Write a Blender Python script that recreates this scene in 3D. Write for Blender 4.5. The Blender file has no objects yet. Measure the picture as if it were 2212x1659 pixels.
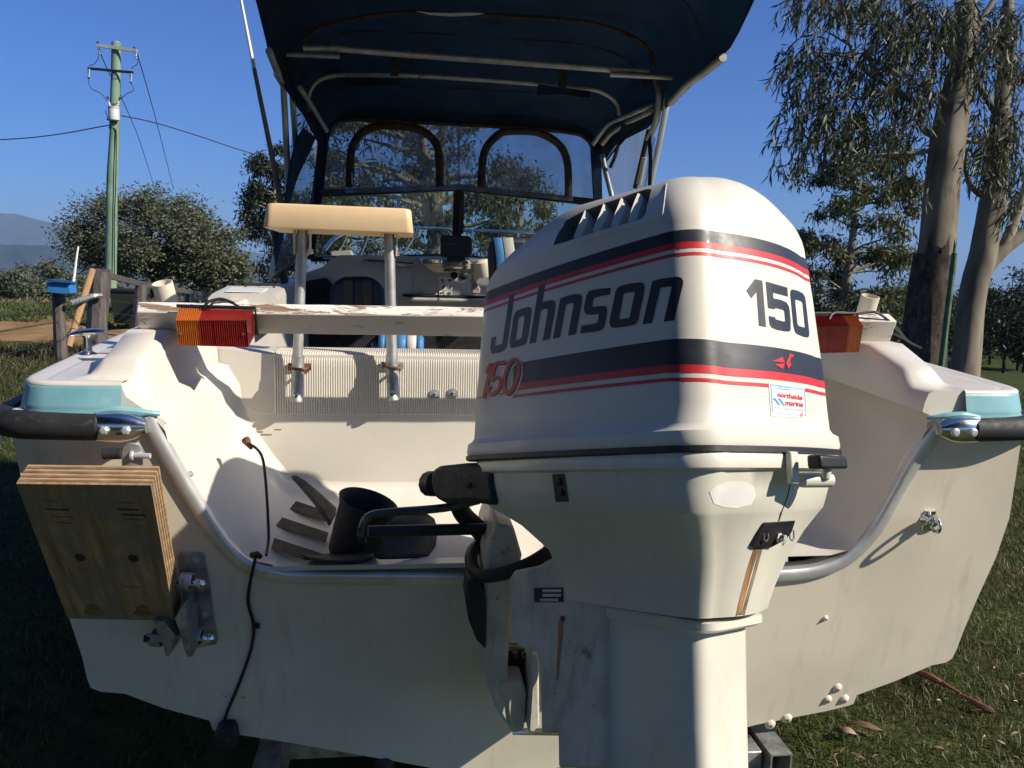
import bpy, bmesh, math, random
import numpy as np
from mathutils import Vector, Matrix, geometry
from mathutils.bvhtree import BVHTree
rnd = random.Random(7)
nrs = np.random.RandomState(11)
sc = bpy.context.scene
col = sc.collection
PI = math.pi
R = math.radians

# ------------------------------------------------------------------ camera
YAW, PITCH, ROLL = R(7.2), R(7.4), R(1.5)
CAM = np.array([-0.33, -1.9, 1.6])
FPX, PCX, PCY = 1780.0, 1106.0, 829.5          # photo measured on a 2212 x 1659 grid
fwv = np.array([math.sin(YAW)*math.cos(PITCH), math.cos(YAW)*math.cos(PITCH), -math.sin(PITCH)])
rv = np.array([math.cos(YAW), -math.sin(YAW), 0.0]); uv_ = np.cross(rv, fwv)
cr, sr = math.cos(ROLL), math.sin(ROLL)
CM = np.array([cr*rv + sr*uv_, -sr*rv + cr*uv_, fwv])
cd = bpy.data.cameras.new("camera"); cam = bpy.data.objects.new("camera", cd); col.objects.link(cam)
cd.sensor_width = 36.0; cd.lens = 36.0*FPX/2212.0; cd.clip_start = 0.05; cd.clip_end = 40000
Mx = Matrix(((CM[0][0], CM[1][0], -CM[2][0], CAM[0]), (CM[0][1], CM[1][1], -CM[2][1], CAM[1]),
             (CM[0][2], CM[1][2], -CM[2][2], CAM[2]), (0, 0, 0, 1)))
cam.matrix_world = Mx
sc.camera = cam

# ------------------------------------------------------------------ world, sun, exposure
SUN = Vector((1.0, -.56, .80)).normalized()      # towards the sun
SEL = math.asin(SUN.z); SAZ = math.atan2(SUN.x, SUN.y)
w = bpy.data.worlds.new("World"); sc.world = w; w.use_nodes = True
nt = w.node_tree; nt.nodes.clear()
sky = nt.nodes.new("ShaderNodeTexSky"); sky.sky_type = 'NISHITA'; sky.sun_disc = False
sky.sun_elevation = SEL; sky.sun_rotation = SAZ; sky.altitude = 150
sky.air_density = 1.0; sky.dust_density = 0.8; sky.ozone_density = 3.0
bg = nt.nodes.new("ShaderNodeBackground"); bg.inputs[1].default_value = 0.072
wo = nt.nodes.new("ShaderNodeOutputWorld")
wb = nt.nodes.new("ShaderNodeMix"); wb.data_type = 'RGBA'; wb.blend_type = 'MULTIPLY'; wb.inputs[0].default_value = 1.0
wb.inputs[7].default_value = (.285, .61, 1.22, 1)          # the phone's cool white balance, over the whole sky alike
nt.links.new(sky.outputs[0], wb.inputs[6]); nt.links.new(wb.outputs[2], bg.inputs[0]); nt.links.new(bg.outputs[0], wo.inputs[0])
sl = bpy.data.lights.new("sun", 'SUN'); sl.energy = 5.0; sl.angle = R(0.55); sl.color = (1.0, 0.90, 0.745)
so = bpy.data.objects.new("sun", sl); col.objects.link(so)
so.rotation_euler = (-SUN).to_track_quat('-Z', 'Y').to_euler(); so.location = (6, -5, 8)
vs = sc.view_settings; vs.view_transform = 'Standard'; vs.look = 'None'; vs.exposure = 0.44; vs.gamma = 1.0
vs.use_curve_mapping = False

# ------------------------------------------------------------------ helpers
def ray(px, py):
    return CM.T @ np.array([(px-PCX)/FPX, -(py-PCY)/FPX, 1.0])
def PY(px, py, Y): d = ray(px, py); return CAM + d*(Y-CAM[1])/d[1]
def PX(px, py, X): d = ray(px, py); return CAM + d*(X-CAM[0])/d[0]
def PZ(px, py, Z): d = ray(px, py); return CAM + d*(Z-CAM[2])/d[2]
def PD(px, py, D): return CAM + ray(px, py)*D
def PPL(px, py, o, n):
    d = ray(px, py); o = np.array(o, float); n = np.array(n, float)
    return CAM + d*(np.dot(n, o-CAM)/np.dot(n, d))
RAKE = 0.17
TO = np.array([0, 0, 1.28]); TN = np.array([0, -1.0, -RAKE]); TN = TN/np.linalg.norm(TN)
def PT(px, py, off=0.0): return PPL(px, py, TO+TN*off, TN)      # on the raked transom, off = metres aft of it

WL = {}                                          # world location of each object's origin
class MB:
    def __init__(s, tf=None): s.v = []; s.f = []; s.m = []; s.tf = tf; s.cm = 0
    def add(s, vs, fs):
        b = len(s.v)
        for p in vs:
            p = tuple(float(c) for c in p)
            s.v.append(tuple(s.tf(*p)) if s.tf else p)
        for f in fs: s.f.append(tuple(i+b for i in f)); s.m.append(s.cm)
        return s
    def box(s, c, d, rot=None):
        c = Vector([float(q) for q in c]); hx, hy, hz = d[0]/2, d[1]/2, d[2]/2
        vs = [Vector((x*hx, y*hy, z*hz)) for z in (-1, 1) for y in (-1, 1) for x in (-1, 1)]
        if rot: vs = [rot @ q for q in vs]
        return s.add([q+c for q in vs], [(0,2,3,1),(4,5,7,6),(0,1,5,4),(2,6,7,3),(0,4,6,2),(1,3,7,5)])
    def loft(s, rings, closed=True, cap0=False, cap1=False):
        n = len(rings[0]); vs = [p for r in rings for p in r]; fs = []
        for i in range(len(rings)-1):
            for j in range(n if closed else n-1):
                k = (j+1) % n
                fs.append((i*n+j, i*n+k, (i+1)*n+k, (i+1)*n+j))
        if cap0: fs.append(tuple(reversed(range(n))))
        if cap1: fs.append(tuple(range((len(rings)-1)*n, len(rings)*n)))
        return s.add(vs, fs)
    def tube(s, pts, r, n=8, caps=True, flat=1.0):
        pts = [Vector([float(c) for c in p]) for p in pts]; m = len(pts)
        rs = r if isinstance(r, (list, tuple)) else [r]*m
        rings = []; up = None
        for i, p in enumerate(pts):
            t = (pts[min(i+1, m-1)]-pts[max(i-1, 0)])
            t = t.normalized() if t.length > 1e-9 else Vector((0, 0, 1))
            if up is None:
                up = Vector((0, 0, 1)) if abs(t.z) < .9 else Vector((0, 1, 0))
            a = t.cross(up)
            if a.length < 1e-6: a = t.cross(Vector((1, 0.1, 0)))
            a.normalize(); b = a.cross(t).normalized(); up = b
            rings.append([p + a*math.cos(q)*rs[i] + b*math.sin(q)*rs[i]*flat for q in [2*PI*k/n for k in range(n)]])
        return s.loft(rings, True, caps, caps)
    def prism(s, pts, ext):
        n = len(pts); pts = [Vector([float(c) for c in p]) for p in pts]; ext = Vector([float(c) for c in ext])
        s.add(pts + [p+ext for p in pts],
              [tuple(range(n)), tuple(reversed(range(n, 2*n)))] + [(i, i+n, (i+1) % n+n, (i+1) % n) for i in range(n)])
        return s
    def lathe(s, o, ax, prof, n=16, caps=True):
        o = Vector([float(c) for c in o]); ax = Vector([float(c) for c in ax]).normalized()
        a = ax.cross(Vector((0, 0, 1)));
        if a.length < 1e-3: a = ax.cross(Vector((1, 0, 0)))
        a.normalize(); b = ax.cross(a)
        rings = [[o+ax*h+(a*math.cos(q)+b*math.sin(q))*max(r, 1e-4) for q in [2*PI*k/n for k in range(n)]] for r, h in prof]
        return s.loft(rings, True, caps, caps)
    def build(s, name, mats, parent=None, smooth=30, bevel=0, bseg=2, label=None, subd=0, fixn=True):
        off = Vector([float(c) for c in WL.get(parent, (0, 0, 0))]) if parent else Vector((0, 0, 0))
        me = bpy.data.meshes.new(name)
        me.from_pydata([tuple(Vector(p)-off) for p in s.v], [], s.f)
        for m in (mats if isinstance(mats, (list, tuple)) else [mats]): me.materials.append(m)
        if max(s.m or [0]) > 0: me.polygons.foreach_set("material_index", s.m)
        if fixn:
            bm = bmesh.new(); bm.from_mesh(me); bmesh.ops.recalc_face_normals(bm, faces=bm.faces); bm.to_mesh(me); bm.free()
        o = bpy.data.objects.new(name, me); col.objects.link(o)
        if smooth:
            me.polygons.foreach_set("use_smooth", [True]*len(me.polygons))
            me.set_sharp_from_angle(angle=R(smooth))
        if bevel:
            b = o.modifiers.new("bevel", 'BEVEL'); b.width = bevel; b.segments = bseg; b.limit_method = 'ANGLE'; b.angle_limit = R(35)
            b.harden_normals = False
            me.polygons.foreach_set("use_smooth", [True]*len(me.polygons))
        if subd:
            b = o.modifiers.new("subd", 'SUBSURF'); b.levels = subd; b.render_levels = subd
        if parent: o.parent = parent
        WL[o] = tuple(off)
        if label: o['label'] = label
        return o
def tag(o, label, cat, group=None, kind=None):
    if label: o['label'] = label
    if cat: o['category'] = cat
    if group: o['group'] = group
    if kind: o['kind'] = kind
    return o
def thing(name, label, cat, loc=(0, 0, 0), group=None):
    o = bpy.data.objects.new(name, None); col.objects.link(o); o.location = loc; o.empty_display_size = .1
    WL[o] = tuple(loc); return tag(o, label, cat, group)
def npmesh(name, V, F, mat, parent=None, smooth=False):
    """V (n,3) and F (m,k) arrays to one mesh object"""
    me = bpy.data.meshes.new(name); V = np.asarray(V, dtype=np.float32); F = np.asarray(F, dtype=np.int32)
    if parent: V = V - np.array(WL[parent], dtype=np.float32)
    k = F.shape[1]
    me.vertices.add(len(V)); me.vertices.foreach_set("co", V.ravel())
    me.loops.add(F.size); me.loops.foreach_set("vertex_index", F.ravel())
    me.polygons.add(len(F)); me.polygons.foreach_set("loop_start", np.arange(0, F.size, k, dtype=np.int32))
    if smooth: me.polygons.foreach_set("use_smooth", np.ones(len(F), dtype=bool))
    me.update(calc_edges=True); me.materials.append(mat)
    o = bpy.data.objects.new(name, me); col.objects.link(o)
    if parent: o.parent = parent; WL[o] = WL[parent]
    else: WL[o] = (0, 0, 0)
    return o
def copy_thing(o, loc, rotz=0.0, scale=1.0, label=None):
    c = o.copy(); col.objects.link(c); c.location = loc; c.rotation_euler = (0, 0, rotz); c.scale = (scale,)*3
    if label: c['label'] = label
    for ch in list(o.children):
        d = ch.copy(); col.objects.link(d); d.parent = c
        for g in list(ch.children):
            e = g.copy(); col.objects.link(e); e.parent = d
    return c
def smooth_path(pts, n=6):
    """Catmull-Rom through pts"""
    pts = [Vector([float(c) for c in p]) for p in pts]; out = []
    for i in range(len(pts)-1):
        p0 = pts[max(i-1, 0)]; p1 = pts[i]; p2 = pts[i+1]; p3 = pts[min(i+2, len(pts)-1)]
        for k in range(n):
            t = k/n
            out.append(.5*((2*p1)+(-p0+p2)*t+(2*p0-5*p1+4*p2-p3)*t*t+(-p0+3*p1-3*p2+p3)*t**3))
    out.append(pts[-1]); return out

# ------------------------------------------------------------------ materials
def newmat(name):
    m = bpy.data.materials.new(name); m.use_nodes = True; n = m.node_tree; n.nodes.clear()
    out = n.nodes.new("ShaderNodeOutputMaterial"); b = n.nodes.new("ShaderNodeBsdfPrincipled")
    n.links.new(b.outputs[0], out.inputs[0]); return m, n, b, out
def pos_node(n, scale=(1, 1, 1), coord='OBJ'):
    g = n.nodes.new("ShaderNodeTexCoord"); mp = n.nodes.new("ShaderNodeMapping"); mp.inputs['Scale'].default_value = scale
    n.links.new(g.outputs['Object'], mp.inputs[0]); return mp
def noise(n, src, scale, detail=4, rough=.55, dist=0):
    t = n.nodes.new("ShaderNodeTexNoise"); t.inputs['Scale'].default_value = scale; t.inputs['Detail'].default_value = detail
    t.inputs['Roughness'].default_value = rough; t.inputs['Distortion'].default_value = dist
    n.links.new(src.outputs[0], t.inputs['Vector']); return t
def ramp(n, fac, stops):
    r = n.nodes.new("ShaderNodeValToRGB"); e = r.color_ramp.elements
    while len(e) < len(stops): e.new(.5)
    for x, (p, c) in zip(e, stops): x.position = p; x.color = (c[0], c[1], c[2], 1) if isinstance(c, (tuple, list)) else (c, c, c, 1)
    n.links.new(fac, r.inputs[0]); return r
def mixc(n, fac, a, b):
    m = n.nodes.new("ShaderNodeMix"); m.data_type = 'RGBA'
    for val, idx in ((fac, 0), (a, 6), (b, 7)):
        if hasattr(val, 'links') or hasattr(val, 'is_linked'): n.links.new(val, m.inputs[idx])
        elif idx == 0: m.inputs[0].default_value = val
        else: m.inputs[idx].default_value = (*val, 1)
    return m.outputs[2]
def bump(n, b, h, strength, dist=.002):
    bp = n.nodes.new("ShaderNodeBump"); bp.inputs['Strength'].default_value = strength; bp.inputs['Distance'].default_value = dist
    n.links.new(h, bp.inputs['Height']); n.links.new(bp.outputs[0], b.inputs['Normal'])
def pm(name, c, rough=.5, metal=0., var=.12, vs=6., c2=None, bmp=0., bs=120., coat=0., spec=.5, stretch=(1, 1, 1), dirt=None, dirt_s=14., dirt_lo=.58, rv=.1, emit=None):
    m, n, b, out = newmat(name); p = pos_node(n, stretch)
    nz = noise(n, p, vs, 5)
    c2 = c2 or tuple(x*(1-var*2.2) for x in c); c1 = tuple(min(1, x*(1+var*.5)) for x in c)
    r = ramp(n, nz.outputs[0], [(.32, c2), (.62, c1)]); cc = r.outputs[0]
    if dirt:
        dz = noise(n, p, dirt_s, 6, .7); dr = ramp(n, dz.outputs[0], [(dirt_lo, 0.), (dirt_lo+.12, 1.)])
        cc = mixc(n, dr.outputs[0], cc, dirt)
    n.links.new(cc, b.inputs['Base Color'])
    rr = ramp(n, noise(n, p, vs*3.1, 3).outputs[0], [(.3, max(.02, rough-rv*rough)), (.7, min(1, rough+rv*2*rough))])
    n.links.new(rr.outputs[0], b.inputs['Roughness'])
    b.inputs['Metallic'].default_value = metal; b.inputs['Specular IOR Level'].default_value = spec
    if coat: b.inputs['Coat Weight'].default_value = coat; b.inputs['Coat Roughness'].default_value = .08
    if bmp: bump(n, b, noise(n, p, bs, 4).outputs[0], bmp)
    return m
gel_hull = pm("gelcoat_hull", (.77, .705, .575), rough=.32, var=.07, vs=3, coat=.25, bmp=.03, bs=60, dirt=(.34, .30, .23), dirt_s=26, dirt_lo=.70)
gel_deck = pm("gelcoat_deck", (.70, .665, .59), rough=.36, var=.035, vs=4, coat=.2, bmp=.03, bs=70, dirt=(.50, .46, .40), dirt_s=30, dirt_lo=.72)
gel_cream = pm("gelcoat_cabin", (.62, .55, .45), rough=.45, var=.06, vs=4, bmp=.05, bs=90)
teal_m = pm("teal_paint", (.23, .47, .52), rough=.42, var=.10, vs=9, c2=(.17, .39, .45), dirt=(.42, .58, .60), dirt_s=18, dirt_lo=.66)
rubber = pm("black_rubber", (.022, .022, .023), rough=.6, var=.2, vs=20, bmp=.1, bs=200, dirt=(.06, .055, .05), dirt_s=25, dirt_lo=.6)
black_pl = pm("black_plastic", (.015, .015, .016), rough=.5, var=.2, vs=20, bmp=.05, bs=300)
chrome = pm("chrome", (.74, .74, .75), rough=.18, metal=1, var=.04, vs=20, dirt=(.30, .28, .25), dirt_s=40, dirt_lo=.66)
alu = pm("weathered_aluminium", (.74, .75, .76), rough=.36, metal=.55, var=.08, vs=10, stretch=(1, 1, 1), bmp=.06, bs=260, dirt=(.38, .36, .33), dirt_s=34, dirt_lo=.64)
alu_dull = pm("dull_aluminium", (.52, .52, .50), rough=.5, metal=.75, var=.12, vs=14, bmp=.08, bs=200, dirt=(.30, .28, .26), dirt_s=30, dirt_lo=.62)
galv = pm("galvanised_steel", (.46, .47, .46), rough=.48, metal=.7, var=.25, vs=22, bmp=.12, bs=120, dirt=(.62, .60, .56), dirt_s=26, dirt_lo=.60)
rust = pm("rusty_steel", (.22, .10, .05), rough=.85, metal=.2, var=.35, vs=40, bmp=.5, bs=160)
mot_white = pm("motor_white_paint", (.70, .67, .58), rough=.44, var=.04, vs=5, coat=.10, bmp=.015, bs=80, dirt=(.46, .42, .34), dirt_s=34, dirt_lo=.73)
mot_low = pm("motor_lower_paint", (.70, .675, .575), rough=.36, var=.06, vs=5, coat=.25, bmp=.03, bs=90, dirt=(.40, .35, .27), dirt_s=26, dirt_lo=.69)
mot_grey = pm("bracket_paint", (.60, .575, .50), rough=.5, var=.10, vs=12, bmp=.12, bs=120, dirt=(.16, .13, .09), dirt_s=18, dirt_lo=.60)
navy = pm("navy_vinyl", (.019, .023, .032), rough=.44, var=.12, vs=14, coat=.06, dirt=(.09, .095, .10), dirt_s=60, dirt_lo=.70)
steel_d = pm("dark_steel", (.13, .13, .135), rough=.28, metal=.85, var=.15, vs=20)
louvre_shade = pm("louvre_shade_grey", (.17, .175, .18), rough=.6, var=.1, vs=10)  # shade of the louvre slots, painted as a grey pocket lining
red_v = pm("red_vinyl", (.60, .022, .028), rough=.44, var=.06, vs=14, coat=.06)
lblue = pm("light_blue_print", (.25, .55, .80), rough=.4, var=.08, vs=40)
mblue = pm("blue_print", (.05, .35, .72), rough=.4, var=.05, vs=40)
pale_red = pm("faded_red_print", (.70, .28, .27), rough=.4, var=.05, vs=40)
white_v = pm("white_vinyl", (.83, .82, .78), rough=.35, var=.03, vs=20)
grey_v = pm("grey_print", (.16, .16, .16), rough=.5, var=.3, vs=60)
canvas = pm("navy_canvas", (.024, .062, .110), rough=.9, var=.25, vs=5, bmp=.35, bs=700)
cvn = canvas.node_tree; cvb = [q for q in cvn.nodes if q.type == 'BSDF_PRINCIPLED'][0]; cvt = cvn.nodes.new("ShaderNodeBsdfTranslucent"); cvt.inputs[0].default_value = (.020, .095, .155, 1)
cvx = cvn.nodes.new("ShaderNodeMixShader"); cvx.inputs[0].default_value = .42; cvo = [q for q in cvn.nodes if q.type == 'OUTPUT_MATERIAL'][0]
cvn.links.new(cvb.outputs[0], cvx.inputs[1]); cvn.links.new(cvt.outputs[0], cvx.inputs[2]); cvn.links.new(cvx.outputs[0], cvo.inputs[0])
zipm = pm("brown_zip_tape", (.055, .038, .030), rough=.75, var=.3, vs=30, bmp=.3, bs=300)
blackframe = pm("dark_anodised_frame", (.02, .02, .022), rough=.45, metal=.3, var=.2, vs=20)
tan_m = pm("tan_plastic", (.80, .58, .34), rough=.42, var=.05, vs=8, bmp=.03, bs=60, dirt=(.55, .38, .22), dirt_s=60, dirt_lo=.74)
pvc = pm("cream_pvc", (.74, .68, .54), rough=.45, var=.06, vs=12, dirt=(.4, .34, .25), dirt_s=40, dirt_lo=.68)
def rust_streak(name):
    return pm(name, (.42, .22, .10), rough=.6, var=.35, vs=30, stretch=(1, 1, .15))
streak = rust_streak("rust_stain")
stain = pm("grey_brown_stain", (.26, .21, .15), rough=.6, var=.3, vs=30)
# peeling paint timber: top flaking to brown wood, face weathered grey-white
def paint_wood(name, paint, wood, lo, sx, grain):
    m, n, b, out = newmat(name); p = pos_node(n, sx)
    flake = noise(n, p, 16, 8, .72, .6); fr = ramp(n, flake.outputs[0], [(lo, 0.), (lo+.03, 1.)])
    g = pos_node(n, (1.5, 40, 40)); wn = noise(n, g, 3, 5, .6); wr = ramp(n, wn.outputs[0], [(.3, tuple(x*.45 for x in wood)), (.7, wood)])
    pn = noise(n, p, 3, 4); pr = ramp(n, pn.outputs[0], [(.3, tuple(x*.82 for x in paint)), (.7, paint)])
    n.links.new(mixc(n, fr.outputs[0], wr.outputs[0], pr.outputs[0]), b.inputs['Base Color'])
    b.inputs['Roughness'].default_value = .8; b.inputs['Specular IOR Level'].default_value = .25
    add = n.nodes.new("ShaderNodeMath"); add.operation = 'ADD'; n.links.new(fr.outputs[0], add.inputs[0]); n.links.new(wn.outputs[0], add.inputs[1])
    bump(n, b, add.outputs[0], grain, .002); return m
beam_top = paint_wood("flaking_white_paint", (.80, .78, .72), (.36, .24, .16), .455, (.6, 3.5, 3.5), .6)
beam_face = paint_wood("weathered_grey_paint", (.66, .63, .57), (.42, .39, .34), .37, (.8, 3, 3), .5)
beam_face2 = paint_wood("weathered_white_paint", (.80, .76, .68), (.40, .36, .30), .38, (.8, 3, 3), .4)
def wood(name, c1, c2, sc_=(30, 1.5, 30), s=3, b_=.5, dirt=None, lo=.55):
    m, n, b, out = newmat(name); p = pos_node(n, sc_); t = noise(n, p, s, 6, .65, .3)
    r = ramp(n, t.outputs[0], [(.28, c2), (.66, c1)]); cc = r.outputs[0]
    if dirt:
        dz = noise(n, pos_node(n), 9, 5, .6); dr = ramp(n, dz.outputs[0], [(lo-.1, 0.), (lo+.14, 1.)]); cc = mixc(n, dr.outputs[0], cc, dirt)
    n.links.new(cc, b.inputs['Base Color']); b.inputs['Roughness'].default_value = .62; b.inputs['Specular IOR Level'].default_value = .35
    bump(n, b, t.outputs[0], b_, .002); return m
ply_face = wood("varnished_ply_face", (.54, .34, .17), (.17, .10, .05), (28, 2.0, 2.0), 2.2, .6, dirt=(.24, .20, .16), lo=.55)
ply_light = wood("ply_edge_light", (.54, .38, .22), (.25, .155, .08), (6, 6, 40), 2.4, .4)
ply_dark = wood("ply_edge_dark", (.30, .19, .10), (.09, .055, .03), (6, 6, 40), 2.4, .4)
fence_w = wood("grey_fence_timber", (.13, .115, .10), (.035, .03, .027), (14, 14, 1.2), 2.5, .7)
stake_w = wood("pale_stake", (.50, .30, .15), (.32, .18, .09), (14, 14, 1.5), 2.5, .3)
# glass & vinyl
def clear(name, tint, glossy, haze, rough=.06):
    m = bpy.data.materials.new(name); m.use_nodes = True; n = m.node_tree; n.nodes.clear()
    out = n.nodes.new("ShaderNodeOutputMaterial"); tr = n.nodes.new("ShaderNodeBsdfTransparent"); tr.inputs[0].default_value = (*tint, 1)
    gl = n.nodes.new("ShaderNodeBsdfGlossy"); gl.inputs['Roughness'].default_value = rough; gl.inputs[0].default_value = (.9, .9, .9, 1)
    df = n.nodes.new("ShaderNodeBsdfDiffuse"); df.inputs[0].default_value = (.42, .42, .40, 1)
    tl = n.nodes.new("ShaderNodeBsdfTranslucent"); tl.inputs[0].default_value = (.42, .43, .42, 1)
    ad = n.nodes.new("ShaderNodeMixShader"); ad.inputs[0].default_value = .5
    n.links.new(df.outputs[0], ad.inputs[1]); n.links.new(tl.outputs[0], ad.inputs[2])
    m1 = n.nodes.new("ShaderNodeMixShader"); p = pos_node(n, (1, 1, 1)); nz = noise(n, p, 5, 5, .6); r = ramp(n, nz.outputs[0], [(.35, haze*.4), (.75, haze*1.7)])
    n.links.new(r.outputs[0], m1.inputs[0]); n.links.new(tr.outputs[0], m1.inputs[1]); n.links.new(ad.outputs[0], m1.inputs[2])
    m2 = n.nodes.new("ShaderNodeMixShader"); m2.inputs[0].default_value = glossy
    n.links.new(m1.outputs[0], m2.inputs[1]); n.links.new(gl.outputs[0], m2.inputs[2]); n.links.new(m2.outputs[0], out.inputs[0])
    return m
vinyl = clear("clear_vinyl", (.74, .79, .83), .05, .24)
glass = clear("windscreen_glass", (.80, .86, .84), .05, .03, .02)
def lens(name, c):
    m, n, b, out = newmat(name); p = pos_node(n); nz = noise(n, p, 8, 4)
    r = ramp(n, nz.outputs[0], [(.3, tuple(x*.6 for x in c)), (.7, c)]); n.links.new(r.outputs[0], b.inputs['Base Color'])
    b.inputs['Roughness'].default_value = .22; b.inputs['Coat Weight'].default_value = .6; b.inputs['Coat Roughness'].default_value = .06
    b.inputs['Subsurface Weight'].default_value = .4; b.inputs['Subsurface Radius'].default_value = (.01, .004, .002); b.inputs['Subsurface Scale'].default_value = .5
    return m
amber = lens("amber_lens", (.50, .125, .018)); redl = lens("red_lens", (.27, .014, .013))
blue_seat = pm("blue_seat_vinyl", (.05, .22, .48), rough=.5, var=.15, vs=8)
white_seat = pm("white_seat_vinyl", (.60, .58, .54), rough=.5, var=.1, vs=8)
dark_seat = pm("dark_blue_seat_vinyl", (.010, .018, .042), rough=.55, var=.15, vs=8)
dark_in = pm("dark_carpet", (.02, .021, .024), rough=.95, var=.3, vs=30)
lcd = pm("radio_screen", (.05, .07, .06), rough=.15, var=.1)
radio_m = pm("beige_radio_plastic", (.34, .31, .26), rough=.5, var=.08)

# faint vertical run-off streaks and scuffs worn into the hull gelcoat
def streaks(mat, colr, amt, sx=(9, 9, .7), s=2.2, lo=.56):
    n = mat.node_tree; b = [q for q in n.nodes if q.type == 'BSDF_PRINCIPLED'][0]; src = b.inputs['Base Color'].links[0].from_socket
    t = noise(n, pos_node(n, sx), s, 6, .65); r = ramp(n, t.outputs[0], [(lo, 0.), (lo+.22, amt)])
    n.links.new(mixc(n, r.outputs[0], src, colr), b.inputs['Base Color'])
streaks(gel_hull, (.36, .31, .22), .45)
streaks(gel_hull, (.50, .46, .38), .8, (3, 3, 26), 3.0, .66)
streaks(gel_deck, (.52, .46, .37), .35, (5, 5, 3), 2.0, .58)
streaks(mot_low, (.46, .40, .29), .45, (14, 14, 1.6), 2.0, .57)
streaks(mot_white, (.50, .47, .40), .25, (10, 10, 1.5), 2.0, .60)
streaks(mot_grey, (.20, .16, .11), .6, (14, 14, 2), 2.0, .52)
# ================================================================== OUTBOARD MOTOR
MO = np.array([.0558, -.0777, 1.1929]); MS, MT, MK = R(31.47), R(14.16), .93
def ML(u, v, w_):
    x = v*math.cos(MS)+u*math.sin(MS); y = v*math.sin(MS)-u*math.cos(MS); z = w_
    p = (MO[0]+x, MO[1]+y*math.cos(MT)+z*math.sin(MT), MO[2]-y*math.sin(MT)+z*math.cos(MT))
    return tuple(CAM[i]+(p[i]-CAM[i])*MK for i in range(3))       # MK: calibrated size of the engine
M0_ = np.array(ML(0, 0, 0)); MA = np.array([np.array(ML(1, 0, 0))-M0_, np.array(ML(0, 1, 0))-M0_, np.array(ML(0, 0, 1))-M0_])/MK
def V3(a): return Vector([float(c) for c in a])
def Mat(px, py, ax, val):
    d = ray(px, py); c0 = MA @ (CAM-MO); dd = MA @ d; return c0+dd*(val-c0[ax])/dd[ax]
motor = thing('outboard_motor', 'large white outboard motor with Johnson 150 lettering, red and navy stripes, hung on the transom', 'outboard motor', tuple(MO))

def outline(uF, uR, wf, wr, rf, rr, bs=.012, br=.02, n=10, ns=14, nr=14):
    """plan outline: front-left -> along the port side -> rear -> starboard -> front, closed"""
    pts = []
    def arc(cx, cy, rad, a0, a1, k):
        for i in range(k): a = a0+(a1-a0)*i/(k-1); pts.append((cx+rad*math.cos(a), cy+rad*math.sin(a)))
    def side(p, q, b, k):
        p = Vector(p); q = Vector(q); d = q-p; nn = Vector((d.y, -d.x)).normalized()
        for i in range(1, k):
            t = i/k; c = p+d*t+nn*b*(1-(2*t-1)**2); pts.append((c.x, c.y))
    # v negative = port (left in the picture); angles: 0 = +u (rear), -90 = port
    arc(uF+rf, -wf+rf, rf, PI, 1.5*PI, n)
    side((uF+rf, -wf), (uR-rr, -wr), bs, ns)
    arc(uR-rr, -wr+rr, rr, -.5*PI, 0, n)
    side((uR, -wr+rr), (uR, wr-rr), br, nr)
    arc(uR-rr, wr-rr, rr, 0, .5*PI, n)
    side((uR-rr, wr), (uF+rf, wf), bs, ns)
    arc(uF+rf, wf-rf, rf, .5*PI, PI, n)
    side((uF, wf-rf), (uF, -wf+rf), .01, 8)
    return pts
def cowl_ring(inset, wv, uf=0, ur=0):
    o = outline(-.192+inset+uf, .53-inset-ur, max(.02, .200-inset), max(.02, .222-inset), max(.015, .095-inset*.45), max(.015, .070-inset*.25), .012, .022)
    return o
# wall and dome rings: (inset, w)
prof = [(-.012, .004), (-.014, .012), (-.012, .030), (-.004, .036), (.0, .044), (.002, .08), (.005, .15), (.010, .22), (.015, .30), (.020, .365), (.023, .385)]
NW = len(prof)
for k in range(1, 13):
    a = k/12*PI/2; prof.append((.023+.125*(1-math.cos(a))**1.02, .385+.120*math.sin(a)**.92))
crown_rise = .030
def cowl_pt(inset, wv, j_uv, t):
    u, v = j_uv
    extra = 0
    if wv > .385:
        f = (wv-.385)/.118
        extra = f*crown_rise*(1-(abs(v)/.2)**2)
        extra += f*.021*math.exp(-((u-.06)/.20)**2)
        extra -= f*.058*max(0, (.12-u)/.30)**1.15
    return ML(u, v, wv+extra)
cb = MB(); rings = []
for ins, wv in prof:
    o = cowl_ring(ins, wv, uf=(.010*((wv-.385)/.118) if wv > .385 else 0), ur=0)
    rings.append([cowl_pt(ins, wv, p, 0) for p in o])
cb.loft(rings, True, False, True)
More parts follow.
